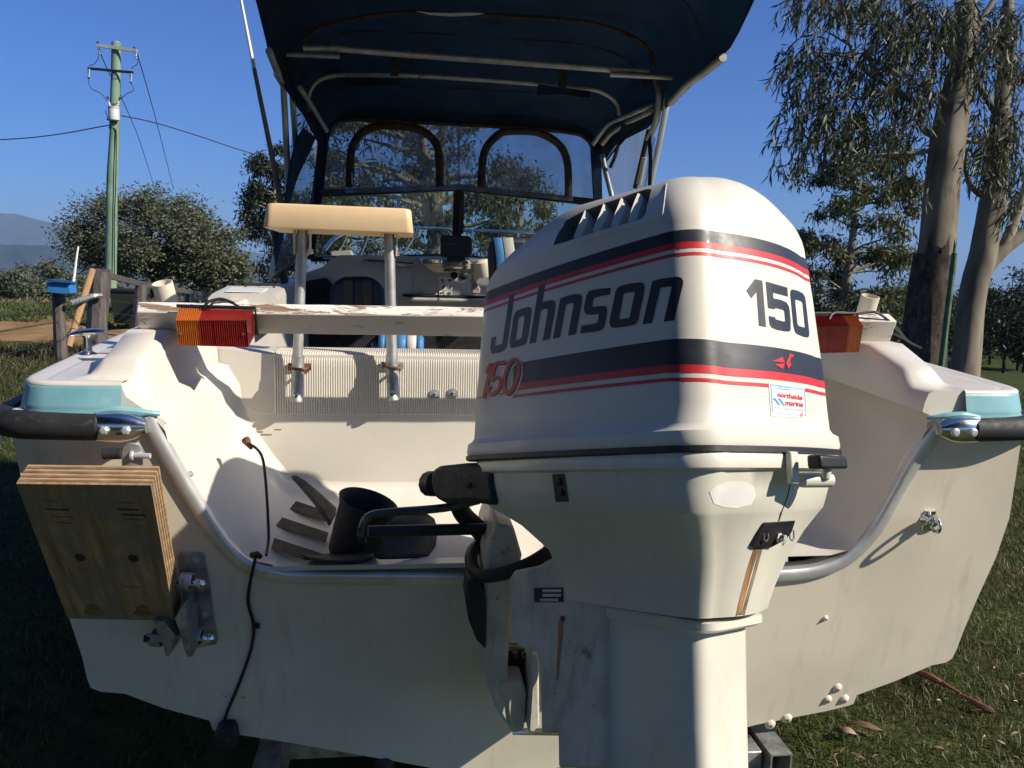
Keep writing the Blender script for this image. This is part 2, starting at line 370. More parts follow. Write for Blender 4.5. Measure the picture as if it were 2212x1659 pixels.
# louvre openings are cut out of the port shoulder: rows 3..8 of the dome
NO = len(rings[0])
cowl_bvh = BVHTree.FromPolygons([Vector(v) for v in cb.v], cb.f)
def hit(px, py, off=.0008, bvh=None):
    d = Vector(ray(px, py)).normalized()
    loc, nn, i, dist = (bvh or cowl_bvh).ray_cast(V3(CAM), d)
    if loc is None:
        if True:
            best = min((( (bvh or cowl_bvh).find_nearest(V3(CAM)+d*(1.0+.02*k))) for k in range(80)), key=lambda q: q[3])
            if best[3] < (.06 if off == 0 or bvh is not None else .025): return best[0]+best[1]*off
        return None
    if nn.dot(d) > 0: nn = -nn
    return loc+nn*off
def decal(name, loops_list, mat, parent, off=.0008, bvh=None, seg=9.0, label=None):
    """loops_list: list of [outer, hole...] loops given on the photo grid; each vertex is laid on the surface"""
    bm = bmesh.new()
    for loops in loops_list:
        l3 = [[Vector((p[0], p[1], 0)) for p in lp] for lp in loops]
        flat = [p for lp in l3 for p in lp]
        vsx = [bm.verts.new(p) for p in flat]
        for t in geometry.tessellate_polygon(l3):
            try: bm.faces.new([vsx[i] for i in t])
            except ValueError: pass
    for it in range(6):
        es = [e for e in bm.edges if e.calc_length() > seg]
        if not es: break
        bmesh.ops.subdivide_edges(bm, edges=es, cuts=1)
        bmesh.ops.triangulate(bm, faces=[f for f in bm.faces if len(f.verts) > 3])
    b = MB(); idx = {}; bad = set()
    for i, v_ in enumerate(bm.verts):
        h = hit(v_.co.x, v_.co.y, off, bvh); v_.index = i; idx[i] = i
        if h is None: bad.add(i); h = Vector((0, 0, 0))
        b.v.append(tuple(h))
    for f in bm.faces:
        ii = tuple(x.index for x in f.verts)
        if not any(i in bad for i in ii): b.f.append(ii); b.m.append(0)
    bm.free()
    return b.build(name, mat, parent, smooth=60, label=label)


# ---- louvre panel on the port shoulder
def z4(x, y): return ((2050+x*700/2212)/1.82278, (650+y*700/2212)/1.82278)
mouth = [(405, 1000), (430, 930), (500, 790), (560, 695), (700, 615), (825, 555), (1060, 468), (1282, 395), (1400, 350), (1490, 322), (1560, 300), (1612, 297), (1628, 312), (1600, 420), (1555, 600), (1530, 645), (1480, 680), (1395, 705), (1190, 760), (950, 828), (710, 905), (560, 955)]
mouth_p = [z4(*p) for p in mouth]
top = [hit(*p, off=0) for p in mouth_p]; print("MISS", [i for i,p in enumerate(top) if p is None])
nrm = V3(MA[1]*-.80+MA[2]*.60).normalized()
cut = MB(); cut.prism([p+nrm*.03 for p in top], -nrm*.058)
tmp = cb.build('cowl_raw', [mot_white, louvre_shade], None, smooth=0)
cut_o = cut.build('cutter', [mot_white, louvre_shade], None, smooth=0)
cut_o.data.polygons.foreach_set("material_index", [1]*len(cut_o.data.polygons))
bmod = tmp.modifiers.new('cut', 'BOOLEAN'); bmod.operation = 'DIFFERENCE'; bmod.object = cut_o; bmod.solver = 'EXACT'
dg = bpy.context.evaluated_depsgraph_get()
me = bpy.data.meshes.new_from_object(tmp.evaluated_get(dg))
bpy.data.objects.remove(cut_o); bpy.data.objects.remove(tmp)
me.name = 'engine_cowl'
cowl = bpy.data.objects.new('engine_cowl', me); col.objects.link(cowl)
for v_ in me.vertices: v_.co = v_.co - Vector(tuple(MO))
me.polygons.foreach_set("use_smooth", [True]*len(me.polygons)); me.set_sharp_from_angle(angle=R(38))
cowl.parent = motor; WL[cowl] = tuple(MO)
strips = [([(665, 905), (705, 800), (755, 690), (805, 570)], [(712, 903), (745, 800), (800, 690), (828, 560)]),
          ([(900, 828), (940, 720), (1000, 590), (1035, 490)], [(950, 826), (980, 725), (1045, 590), (1062, 474)]),
          ([(1128, 765), (1165, 640), (1215, 520), (1255, 415)], [(1185, 762), (1215, 640), (1278, 480), (1282, 402)]),
          ([(1340, 712), (1375, 590), (1420, 460), (1465, 355)], [(1395, 706), (1425, 590), (1488, 410), (1490, 343)])]
for A_, B_ in strips:
    f0 = [hit(*z4(*p), off=0) for p in A_]; f1 = [hit(*z4(*p), off=0) for p in B_]
    f0 = [p+nrm*.0015 for p in f0]; f1 = [p-nrm*.007 for p in f1]
    b = MB(); g0 = [p-nrm*.022 for p in f0]; g1 = [p-nrm*.022 for p in f1]
    b.loft([f0, f1], False); b.loft([g0, f0], False); b.loft([f1, g1], False)
    b.build('louvre_blade', mot_white, motor, smooth=30)
# slim raised border of the louvre panel
pan = [(300, 1085), (660, 985), (1000, 885), (1400, 775), (1700, 690), (1755, 660), (1780, 520), (1800, 340), (1815, 235), (1790, 214), (1600, 250), (1350, 310), (1100, 400), (850, 500), (600, 625), (430, 730)]
pts = [q for q in (hit(*z4(*p), off=.0003) for p in pan[:9]) if q]
MB().tube(smooth_path(pts, 5), .0014, 6).build('louvre_panel_edge', mot_low, motor)
def z4poly(l): return [z4(*p) for p in l]

# ---- lettering, traced from the photograph, laid on the cowl
def t1(x, y): return ((1900+x*400/1659)/1.82278, (1050+y*400/1659)/1.82278)
def t2(x, y): return ((2250+x*500/2074)/1.82278, (1050+y*500/2074)/1.82278)
def t3(x, y): return ((2900+x*400/1475)/1.82278, (1050+y*450/1659)/1.82278)
def T(f, l): return [f(*p) for p in l]
J = [(442, 472), (526, 440), (405, 1240), (390, 1320), (350, 1370), (290, 1400), (175, 1425), (145, 1405), (132, 1330), (152, 1160), (230, 1137), (208, 1270), (222, 1290), (270, 1280), (322, 1255), (330, 1225)]
o1 = [(585, 705), (760, 655), (790, 670), (802, 720), (795, 800), (745, 1130), (720, 1230), (680, 1280), (600, 1305), (480, 1335), (455, 1310), (444, 1240), (452, 1180), (510, 830), (535, 750)]
o1h = [(592, 830), (690, 795), (688, 850), (640, 1165), (615, 1185), (540, 1205), (545, 1160), (580, 905)]
h1 = [(925, 318), (1030, 288), (978, 582), (1060, 555), (1150, 545), (1185, 570), (1194, 640), (1180, 740), (1095, 1185), (985, 1210), (1070, 730), (1062, 690), (1010, 695), (955, 715), (945, 745), (870, 1240), (768, 1258)]
n1 = [(1272, 520), (1390, 475), (1550, 442), (1605, 455), (1628, 500), (1620, 600), (1525, 1105), (1400, 1128), (1485, 660), (1490, 600), (1470, 592), (1370, 620), (1358, 650), (1262, 1155), (1152, 1178)]
s1 = [(650, 345), (625, 460), (510, 475), (375, 510), (358, 540), (342, 640), (352, 658), (420, 650), (530, 636), (575, 660), (588, 710), (580, 790), (550, 940), (530, 1000), (490, 1040), (400, 1062), (145, 1092), (168, 962), (330, 940), (420, 920), (435, 890), (450, 790), (444, 772), (330, 788), (250, 782), (220, 750), (208, 690), (222, 600), (250, 470), (280, 410), (330, 385), (450, 362)]
o2 = [(800, 318), (950, 275), (1140, 256), (1185, 280), (1202, 330), (1185, 440), (1095, 850), (1070, 920), (1020, 955), (900, 980), (700, 1003), (650, 985), (625, 920), (632, 850), (720, 430), (745, 360)]
o2h = [(868, 435), (1030, 412), (1035, 440), (955, 820), (940, 838), (785, 858), (785, 820), (850, 470)]
n2 = [(1325, 235), (1480, 195), (1740, 165), (1800, 185), (1828, 240), (1820, 310), (1680, 880), (1510, 902), (1640, 345), (1635, 322), (1470, 345), (1448, 375), (1318, 920), (1165, 942)]
decal('name_lettering', [[T(t1, J)], [T(t1, o1), T(t1, o1h)], [T(t1, h1)], [T(t1, n1)], [T(t2, s1)], [T(t2, o2), T(t2, o2h)], [T(t2, n2)]], navy, motor)
d1 = [(265, 182), (370, 205), (425, 875), (325, 858), (290, 365), (215, 458), (142, 348)]
d5 = [(422, 216), (733, 305), (742, 434), (525, 375), (532, 462), (640, 482), (720, 520), (758, 580), (772, 690), (782, 800), (780, 915), (765, 942), (690, 938), (580, 915), (510, 885), (480, 840), (464, 716), (556, 736), (565, 765), (600, 775), (690, 800), (704, 780), (692, 650), (675, 628), (565, 600), (545, 618), (456, 600)]
d0 = [(800, 330), (890, 352), (960, 390), (990, 440), (1005, 540), (1052, 960), (1048, 1010), (1030, 1030), (960, 1015), (870, 975), (840, 930), (820, 830), (778, 400), (782, 350)]
d0h = [(860, 476), (940, 505), (955, 530), (990, 870), (980, 886), (900, 862), (880, 835), (846, 500)]
decal('rear_number', [[T(t3, d1)], [T(t3, d5)], [T(t3, d0), T(t3, d0h)]], navy, motor)
# ---- stripes: bands of constant height right round the cowl
def wall_pt(j, wv):
    for a in range(len(prof)-1):
        if prof[a][1] <= wv <= prof[a+1][1]:
            f = (wv-prof[a][1])/(prof[a+1][1]-prof[a][1]); i0 = prof[a][0]*(1-f)+prof[a+1][0]*f; break
    return cowl_ring(i0, wv)[j]
def band(name, lo, hi, mat, j0, j1, off):
    b = MB(); ra = []; nrow = 4
    for q in range(nrow+1):
        rr = []
        for jj in range(j0, j1+1):
            j = jj % NO; f = (jj-j0)/max(1, j1-j0)
            l = lo(jj) if callable(lo) else lo; h_ = hi(jj) if callable(hi) else hi
            wv = l+(h_-l)*q/nrow
            p = wall_pt(j, wv); pa = wall_pt((j+1) % NO, wv); pb = wall_pt((j-1) % NO, wv)
            tx, ty = pa[0]-pb[0], pa[1]-pb[1]; k = math.hypot(tx, ty) or 1
            rr.append(ML(p[0]+ty/k*off, p[1]-tx/k*off, wv))
        ra.append(rr)
    b.loft(ra, False); return b.build(name, mat, motor, smooth=60)
jL0 = 10; jEnd = 10+13+10+13+10+13+8                                   # port side start ... starboard end
fu = lambda jj: min(1, max(0, (jj-9)/24))
up = lambda jj: .352+.0*fu(jj)
band('upper_stripe', lambda j: up(j)+.0095, lambda j: up(j)+.033, navy, 4, jEnd, .0006)
band('upper_red_stripe', lambda j: up(j)-.002, lambda j: up(j)+.0095, red_v, 4, jEnd, .0007)
band('upper_red_line', lambda j: up(j)-.0155, lambda j: up(j)-.0095, red_v, 4, jEnd, .0006)
lowb = lambda jj: .128+.016*(1-fu(jj))
jm = 12
band('lower_stripe', lambda j: lowb(j)+.010, lambda j: lowb(j)+.055, navy, jm, jEnd, .0006)
band('lower_red_stripe', lambda j: lowb(j)-.004, lambda j: lowb(j)+.010, red_v, jm, jEnd, .0007)
band('lower_red_line', lambda j: lowb(j)-.019, lambda j: lowb(j)-.0125, red_v, jm, jEnd, .0006)
# flying bird emblem and the supplier's sticker
bird = [[(505, 1376), (655, 1315), (696, 1395)], [(545, 1420), (692, 1408), (660, 1488)],
        [(765, 1262), (820, 1280), (812, 1308), (782, 1318), (768, 1345), (768, 1405), (788, 1420), (745, 1490), (705, 1405)]]
decal('bird_emblem', [[T(t3, l)] for l in bird], red_v, motor, off=.0016)
def t5(x, y): return ((2950+x*400/2212)/1.82278, (1450+y*300/1659)/1.82278)
stk = decal('supplier_sticker', [[T(t5, [(415, 305), (1200, 425), (1240, 1075), (1220, 1085), (480, 1045), (465, 1020)])]], white_v, motor, off=.0009)
def bar(a, b_, w_):
    d = Vector((b_[0]-a[0], b_[1]-a[1])); n_ = Vector((-d.y, d.x)).normalized()*w_/2
    return [(a[0]+n_.x, a[1]+n_.y), (b_[0]+n_.x, b_[1]+n_.y), (b_[0]-n_.x, b_[1]-n_.y), (a[0]-n_.x, a[1]-n_.y)]
fr = [bar((450, 352), (1190, 462), 26), bar((460, 350), (500, 960), 20), bar((1188, 455), (1225, 1040), 12), bar((770, 815), (1185, 872), 10), bar((1180, 1020), (1225, 1040), 22)]
decal('sticker_border', [[T(t5, l)] for l in fr], lblue, motor, off=.0015)
wave = [[(505, 650), (560, 655), (585, 690), (665, 800), (625, 806), (560, 710), (520, 690)], [(610, 655), (660, 655), (770, 820), (735, 824)]]
decal('sticker_wave', [[T(t5, l)] for l in wave], mblue, motor, off=.0015)
# sticker lettering from the built-in font, sheared onto the sticker
def text_decal(name, body, org, ux, uy, mat, size, parent, bvh=None, off=.0015, tf=t5, shear=0., bold=0., seg=4.0):
    cu = bpy.data.curves.new(name, 'FONT'); cu.body = body; cu.size = 1; cu.shear = shear; cu.offset = bold; cu.resolution_u = 2
    to = bpy.data.objects.new(name, cu); col.objects.link(to); dgx = bpy.context.evaluated_depsgraph_get()
    tm = bpy.data.meshes.new_from_object(to.evaluated_get(dgx)); bpy.data.objects.remove(to)
    W_ = max((v.co.x for v in tm.vertices), default=1)
    b = MB(); bad = set()
    for i, v in enumerate(tm.vertices):
        x, y = v.co.x/W_, v.co.y
        p = (org[0]+ux[0]*x+uy[0]*y*size, org[1]+ux[1]*x+uy[1]*y*size)
        h = hit(*tf(*p), off, bvh)
        if h is None: bad.add(i); h = Vector((0, 0, 0))
        b.v.append(tuple(h))
    for f in tm.polygons:
        if not any(i in bad for i in f.vertices): b.f.append(tuple(f.vertices)); b.m.append(0)
    bpy.data.meshes.remove(tm)
    return b.build(name, mat, parent, smooth=0)
text_decal('sticker_text', "Proudly Supplied By", (478, 440), (430, 62), (5, -1), lblue, 62, motor, shear=.3)
text_decal('sticker_text', "northside", (600, 620), (545, 78), (.03, -1), red_v, 150, motor, bold=.03)
text_decal('sticker_text', "marine", (772, 795), (388, 50), (.03, -1), red_v, 150, motor, bold=.03)
text_decal('sticker_text', "166 Braun St Deagon. Ph. (07) 269 0011", (518, 870), (670, 72), (.03, -1), pale_red, 62, motor)
text_decal('sticker_text', "Brisbane's No.1 Boating Centre", (570, 995), (480, 46), (.03, -1), lblue, 70, motor, shear=.3)
decal('sticker_flame', [[T(t5, [(1090, 1050), (1085, 1010), (1115, 985), (1130, 945), (1150, 990), (1158, 1030), (1130, 1058)])]], pale_red, motor, off=.0015)
# the brushed red 150 with its dark drop shadow
def t6(x, y): return ((1850+x*400/1896)/1.82278, (1300+y*350/1659)/1.82278)
def ribbon(pts, w0):
    out = []; back = []
    for i, p in enumerate(pts):
        a = Vector(pts[max(0, i-1)]); b_ = Vector(pts[min(len(pts)-1, i+1)]); d = (b_-a).normalized(); n_ = Vector((-d.y, d.x))
        ww = (w0[i] if isinstance(w0, list) else w0)/2
        out.append((p[0]+n_.x*ww, p[1]+n_.y*ww)); back.append((p[0]-n_.x*ww, p[1]-n_.y*ww))
    return [[out[i], out[i+1], back[i+1], back[i]] for i in range(len(pts)-1)]
def cr(pts, k=5): return [(p.x, p.y) for p in smooth_path([Vector((a, b_, 0)) for a, b_ in pts], k)]
one = [(312, 790), (400, 625), (385, 760), (335, 980), (270, 1260)]
five = [(670, 610), (580, 605), (490, 640), (440, 790), (415, 930), (480, 880), (560, 900), (585, 980), (540, 1110), (440, 1190), (365, 1170), (350, 1110), (390, 1040)]
zero = [(840, 540), (760, 620), (690, 780), (655, 950), (660, 1100), (710, 1180), (790, 1130), (870, 960), (920, 780), (910, 620), (840, 540)]
for dx, dy, m_, of in ((26, 40, white_v, .0011), (18, 26, navy, .0015), (0, 0, red_v, .0020)):
    extra_w = 26 if m_ is white_v else 0
    ls = []
    for pts, wd in ((one[:2], 48), (one[1:], 62), (five, 58), (zero, 66)):
        q = cr(pts) if len(pts) > 2 else pts
        ls += ribbon([(x+dx, y+dy) for x, y in q], wd+extra_w)
    if m_ is red_v: ls += ribbon([(140, 1275), (270, 1250)], 26)+ribbon([(560, 1195), (690, 1180)], 22)
    decal('brush_number', [[T(t6, l)] for l in ls], m_, motor, off=of, seg=7)

# ---- rubber seal and lower pan
def ring_at(wv, ins, uf=0, ur=0):
    return [ML(u, v, wv) for u, v in cowl_ring(ins, wv, uf, ur)]
b = MB(); b.loft([ring_at(.006, -.010), ring_at(.004, -.0155), ring_at(-.005, -.0160), ring_at(-.008, -.010)], True)
b.build('rubber_seal', black_pl, motor, smooth=40)
pan = MB()
def pan_ring(wv, uF, uR, wf, wr, rf, rr, bs=.012, br=.02):
    return [ML(u, v, wv) for u, v in outline(uF, uR, wf, wr, rf, rr, bs, br)]
rr_ = [pan_ring(-.006, -.16, .525, .18, .205, .11, .065), pan_ring(-.007, -.185, .542, .205, .233, .115, .072), pan_ring(-.012, -.188, .545, .207, .235, .115, .072), pan_ring(-.032, -.186, .541, .205, .233, .115, .072),
       pan_ring(-.037, -.176, .530, .196, .223, .11, .07), pan_ring(-.07, -.172, .520, .193, .218, .11, .062), pan_ring(-.106, -.160, .508, .188, .212, .10, .055), pan_ring(-.113, -.150, .503, .183, .206, .10, .052),
       pan_ring(-.150, -.07, .485, .150, .172, .075, .045), pan_ring(-.200, .015, .465, .135, .140, .06, .04), pan_ring(-.255, .045, .445, .122, .120, .05, .035), pan_ring(-.298, .055, .432, .114, .108, .045, .030), pan_ring(-.302, .075, .415, .095, .09, .04, .028)]
pan.loft(rr_, True, True, True)
pan_bvh = BVHTree.FromPolygons([Vector(v) for v in pan.v], pan.f)
lower = pan.build('lower_pan', mot_low, motor, smooth=50)
# leg
leg = MB()
def leg_ring(wv, uc, a, hb, p=6.5, n=64):
    out = []
    for k in range(n):
        q = 2*PI*k/n; c, s_ = math.cos(q), math.sin(q)
        out.append(ML(uc+a*math.copysign(abs(c)**(2/p), c), hb*math.copysign(abs(s_)**(2/p), s_), wv))
    return out
leg.loft([leg_ring(-.29, .225, .178, .088), leg_ring(-.33, .225, .176, .086), leg_ring(-.50, .222, .176, .084), leg_ring(-.66, .22, .178, .080), leg_ring(-.80, .22, .18, .07), leg_ring(-1.0, .22, .17, .04)], True, True, True)
leg_o = leg.build('leg', mot_low, motor, smooth=50)
b = MB(); b.loft([leg_ring(-.305, .252, .172, .094), leg_ring(-.309, .255, .178, .097), leg_ring(-.322, .255, .178, .097), leg_ring(-.328, .250, .172, .092)], True, True, True)
b.build('leg_collar', mot_low, motor, smooth=50)
# gearcase and skeg below the frame
b = MB(); b.lathe(ML(-.02, 0, -.95), MA[0], [(.01, 0), (.045, .06), (.06, .2), (.055, .38), (.04, .46)], 16); b.build('gearcase', mot_low, motor)
b = MB(); b.prism([ML(-.05, -.10, -.70), ML(.5, -.10, -.70), ML(.55, 0, -.70), ML(.5, .10, -.70), ML(-.05, .10, -.70)], V3(MA[2])*.012); b.build('anti_ventilation_plate', mot_low, motor, bevel=.003)

# ---- rear latch, tell-tale outlet, stains, moulded scoops
def P_u(px, py, u): return Vector(tuple(Mat_w(px, py, u)))
def Mat_w(px, py, u):
    c = Mat(px, py, 0, u); return ML(*c)
n_u = V3(MA[0])
def surf(px, py, off=0.): return hit(px, py, off, pan_bvh)
# latch handle: black grip over a white pivot
a = surf(1735, 1000); rt = V3(MA[1]); dn = V3(MA[2])
b = MB(); c0 = a+n_u*.030
b.box(c0, (.001, .001, .001))
b = MB(); b.prism([c0-rt*.040+dn*.012, c0+rt*.040+dn*.010, c0+rt*.044-dn*.010, c0-rt*.038-dn*.011], n_u*.026)
b.build('latch_handle', black_pl, motor, bevel=.005, bseg=3)
b = MB(); c1 = c0-dn*.028+rt*.008
b.tube([c1-rt*.032-n_u*.020, c1+rt*.022], .0125, 14); b.box(c1-n_u*.014, (.02, .02, .02)); b.tube([c1+n_u*.004+dn*.002, c1+dn*.022+n_u*.008], .008, 10)
b.build('latch_pivot', mot_white, motor, smooth=40, bevel=.0015)
b = MB(); c2 = surf(1700, 1005)+n_u*.003
b.prism([c2-rt*.010+dn*.022, c2+rt*.012+dn*.022, c2+rt*.012-dn*.030, c2-rt*.008-dn*.030], n_u*.012); b.build('latch_base', mot_low, motor, bevel=.003)
b = MB(); b.tube([c1+rt*.022, c1+rt*.027], .005, 10); b.build('latch_pin', chrome, motor)
# moulding seam, outlet plate and rust runs
sm = [surf(*p, .0004) for p in [(1708, 1040), (1700, 1075), (1690, 1100), (1682, 1125)]]
MB().tube([p for p in sm if p], .0012, 5).build('moulding_seam', stain, motor)
opl = [(1618, 1178), (1648, 1128), (1712, 1124), (1704, 1148), (1692, 1165), (1660, 1182), (1625, 1183)]
op = [surf(*p, .0005) for p in opl]; op = [p for p in op if p]
b = MB(); b.prism(op, n_u*.006); b.build('outlet_plate', black_pl, motor, bevel=.0015)
oc = surf(1675, 1158, .006)
b = MB(); b.lathe(oc, n_u, [(.0085, 0), (.0085, .004), (.0055, .006), (.0055, .014)], 6); b.build('outlet_nozzle', alu_dull, motor)
for px in (1648, 1703):
    q = surf(px, 1152, .0065)
    if q:
        MB().tube([q-rt*.006+dn*.008, q-rt*.006-dn*.006, q-dn*.010, q+rt*.006-dn*.006, q+rt*.006+dn*.008], .0014, 6).build('outlet_slot_rim', grey_v, motor)
decal('rust_run', [[[(1628, 1183), (1640, 1183), (1622, 1240), (1607, 1300), (1596, 1345), (1586, 1345), (1598, 1290), (1612, 1235)]]], streak, motor, off=.0006, bvh=pan_bvh)
decal('dark_run', [[[(1641, 1183), (1647, 1183), (1632, 1240), (1618, 1290), (1606, 1335), (1596, 1350), (1598, 1340), (1612, 1290), (1626, 1240)]]], stain, motor, off=.0007, bvh=pan_bvh)
decal('touched_up_patch', [[[(1532, 1062), (1545, 1050), (1575, 1040), (1605, 1040), (1628, 1050), (1633, 1070), (1622, 1090), (1590, 1098), (1560, 1095), (1542, 1088)]]], white_v, motor, off=.0006, bvh=pan_bvh)
decal('touched_up_patch', [[[(1428, 1060), (1440, 1052), (1470, 1050), (1480, 1068), (1465, 1090), (1430, 1086)]]], mot_white, motor, off=.0006, bvh=pan_bvh)
decal('vent_label', [[[(1193, 1024), (1220, 1023), (1229, 1084), (1201, 1084)]]], black_pl, motor, off=.0010, bvh=pan_bvh)
for yy in (1040, 1063):
    q = surf(1209+(yy-1040)*.2, yy, .001)
    if q: MB().lathe(q, -V3(MA[1]), [(.007, 0), (.007, .003), (.004, .004)], 14).build('vent_plug', rubber, motor)
# ---- black rubber boot at the front port corner, hose and steering link
b = MB(); bo = [ML(-.155, -.196, -.012), ML(-.215, -.175, -.012), ML(-.26, -.10, -.012), ML(-.27, -.05, -.03), ML(-.265, -.05, -.085), ML(-.245, -.10, -.105), ML(-.20, -.18, -.108), ML(-.145, -.198, -.112)]
bp = [ML(-.065, -.207, -.012), ML(-.10, -.207, -.012), ML(-.2, -.16, -.012), ML(-.24, -.05, -.012), ML(-.24, -.05, -.10), ML(-.2, -.14, -.11), ML(-.12, -.205, -.113), ML(-.05, -.206, -.116)]
f_ = [(1065, 998), (1000, 1000), (945, 1006), (931, 1014), (928, 1045), (938, 1078), (958, 1088), (1010, 1086), (1068, 1092), (1062, 1040)]
b = MB(); b.prism([ML(*Mat(px, py, 1, -.203)) for px, py in f_], V3(MA[1])*.16); b.build('rubber_boot', rubber, motor, bevel=.012, bseg=3)
b = MB(); b.lathe(ML(*Mat(933, 1045, 1, -.15)), -V3(MA[0])*1.0, [(.030, -.02), (.030, .012), (.022, .018)], 12); b.build('boot_cap', black_pl, motor)
MB().lathe(ML(*Mat(1012, 1048, 1, -.205)), -V3(MA[1]), [(.007, -.002), (.007, .003), (.003, .004)], 10).build('boot_screw', rust, motor)
b = MB(); b.tube(smooth_path([PY(985, 1075, -.02), PY(1000, 1110, .0), PY(1030, 1140, .03), PY(1062, 1180, .05)], 5), .022, 12); b.build('control_hose', rubber, motor)
b = MB(); b.tube(smooth_path([PY(1035, 1080, -.10), PY(960, 1097, -.10), PY(850, 1106, -.10), PY(806, 1112, -.10), PY(786, 1128, -.10), PY(780, 1158, -.10)], 5), .0095, 10); b.build('steering_link', steel_d, motor)
b = MB(); b.tube([PY(795, 1148, -.08), PY(1065, 1142, -.02)], .0135, 10); b.tube([PY(780, 1138, -.10), PY(783, 1172, -.10)], .009, 10); b.build('steering_rod', black_pl, motor)
b = MB(); b.tube(smooth_path([PY(1205, 1178, -.17), PY(1150, 1215, -.19), PY(1090, 1238, -.17), PY(1040, 1244, -.13), PY(1022, 1228, -.08), PY(1018, 1200, -.02), PY(1030, 1180, .04), PY(1060, 1165, .08)], 6), .0155, 12); b.build('fuel_hose', rubber, motor)
# ---- stern bracket and swivel bracket
def prismY(pl, Y, ext): 
    return MB().prism([PY(px, py, Y) for px, py in pl], (0, ext, 0))
b = prismY([(1072, 1132), (1110, 1138), (1128, 1200), (1120, 1245), (1105, 1290), (1098, 1440), (1103, 1575), (1085, 1555), (1066, 1520), (1043, 1440), (1036, 1400), (1048, 1300), (1045, 1250), (1055, 1180)], -.13, .27)
b.build('clamp_bracket', mot_grey, motor, bevel=.008, bseg=2)
b = prismY([(1290, 1200), (1320, 1200), (1330, 1575), (1300, 1575), (1285, 1450)], -.13, .27); b.build('clamp_bracket', mot_grey, motor, bevel=.008)
b = prismY([(1010, 1255), (1030, 1250), (1048, 1290), (1052, 1330), (1050, 1405), (1030, 1385), (1012, 1340), (1006, 1300)], -.14, .10); b.build('bracket_pad', rubber, motor, bevel=.006)
sw = [(1098, 1250), (1110, 1232), (1160, 1222), (1235, 1180), (1300, 1190), (1300, 1659), (1205, 1659), (1204, 1585), (1168, 1583), (1165, 1440), (1158, 1410), (1120, 1398), (1103, 1380)]
b = MB(); b.prism([ML(*Mat(px, py, 1, -.105)) for px, py in sw], V3(MA[1])*.20); swv = b.build('swivel_bracket', mot_grey, motor, bevel=.006)
b = prismY([(1087, 1405), (1150, 1405), (1160, 1470), (1156, 1560), (1118, 1560), (1090, 1540)], -.06, .04); b.build('tilt_recess', black_pl, motor)
b = prismY([(1082, 1470), (1130, 1472), (1138, 1500), (1132, 1580), (1112, 1585), (1100, 1575), (1095, 1520), (1080, 1500)], -.135, .26); b.build('tilt_bracket', mot_grey, motor, bevel=.005)
b = prismY([(1148, 1412), (1164, 1420), (1166, 1570), (1150, 1585), (1140, 1580), (1146, 1500)], -.16, .10); b.build('tilt_arm', mot_grey, motor, bevel=.005)
b = MB(); b.tube([PY(1108, 1580, -.12), PY(1210, 1582, -.12)], .008, 10); b.build('tilt_rod', chrome, motor)
for px, py in ((1113, 1450), (1132, 1450), (1148, 1452)):
    MB().box(PY(px, py-55+20, -.075), (.012, .008, .016)).build('tilt_adjuster', grey_v, motor, bevel=.002)
sl_ = [ML(*Mat(px, py, 1, -.1062)) for px, py in [(1154, 1270), (1216, 1269), (1217, 1300), (1155, 1301)]]
MB().prism(sl_, -V3(MA[1])*.0006).build('data_plate', black_pl, motor)
for (x0, y0, x1, y1) in ((1172, 1273, 1212, 1279), (1172, 1283, 1212, 1289), (1166, 1293, 1206, 1299)):
    MB().prism([ML(*Mat(px, py, 1, -.1070)) for px, py in [(x0, y0), (x1, y0), (x1, y1), (x0, y1)]], -V3(MA[1])*.0003).build('data_strip', alu_dull, motor)
MB().lathe(ML(*Mat(1216, 1336, 1, -.106)), -V3(MA[1]), [(.006, 0), (.005, .004)], 8).build('bracket_bolt', rust, motor)
MB().prism([ML(*Mat(px, py, 1, -.1066)) for px, py in [(1207, 1338), (1216, 1338), (1213, 1385), (1204, 1470), (1201, 1470)]], -V3(MA[1])*.0003).build('rust_run', streak, motor)
# ================================================================== BOAT
boat = thing('trailer_boat', 'white fibreglass boat seen from the stern, with teal corner bands and black gunwale rubber', 'boat', (0, 0, .45))
def V(p): return Vector([float(c) for c in p])
SHE = lambda Y: 1.345+.045*min(max(Y, 0), 3.2)                  # deck height
HB = lambda Y: 1.175+.085*min(Y, 1.3) if Y < 1.3 else (1.2855 if Y < 3.2 else 1.2855*max(.02, 1-((Y-3.2)/2.75)**2.2))
# ---- outer hull: transom profile (right half measured, mirrored), swept forward to the bow
half = [(.0, .0, .215), (.36, .42, .315), (.60, .64, .380), (.74, .84, .415), (.806, .905, .430), (.817, .919, .436), (.823, .924, .464), (.93, 1.03, .505), (1.02, 1.13, .552), (1.075, 1.172, .560), (1.098, 1.188, .572), (1.104, 1.195, .60), (1.109, 1.203, .66), (1.127, 1.222, .765), (1.152, 1.247, .884), (1.181, 1.258, 1.0), (1.190, 1.248, 1.11), (1.199, 1.236, 1.235)]
def hull_sec(Y):
    f = HB(Y)/HB(0); rise = 0 if Y < 3 else ((Y-3)/3)**1.6*.75
    L_, R_ = [], []
    for xl, xr, z in half:
        y = Y+RAKE*(1.28-z) if Y < .4 else Y
        z2 = z+rise*(1-(z-.215)/1.02) + (SHE(Y)-1.345)*((z-.215)/1.02)
        L_.append((-xl*f, y, z2)); R_.append((xr*f, y, z2))
    return list(reversed(L_))[:-1]+R_
secs = [hull_sec(Y) for Y in (0, .5, 1.3, 2.2, 3.2, 4.2, 5.0, 5.6, 5.93)]
b = MB(); b.loft(secs, False); b.build('hull_side', gel_hull, boat, smooth=40)
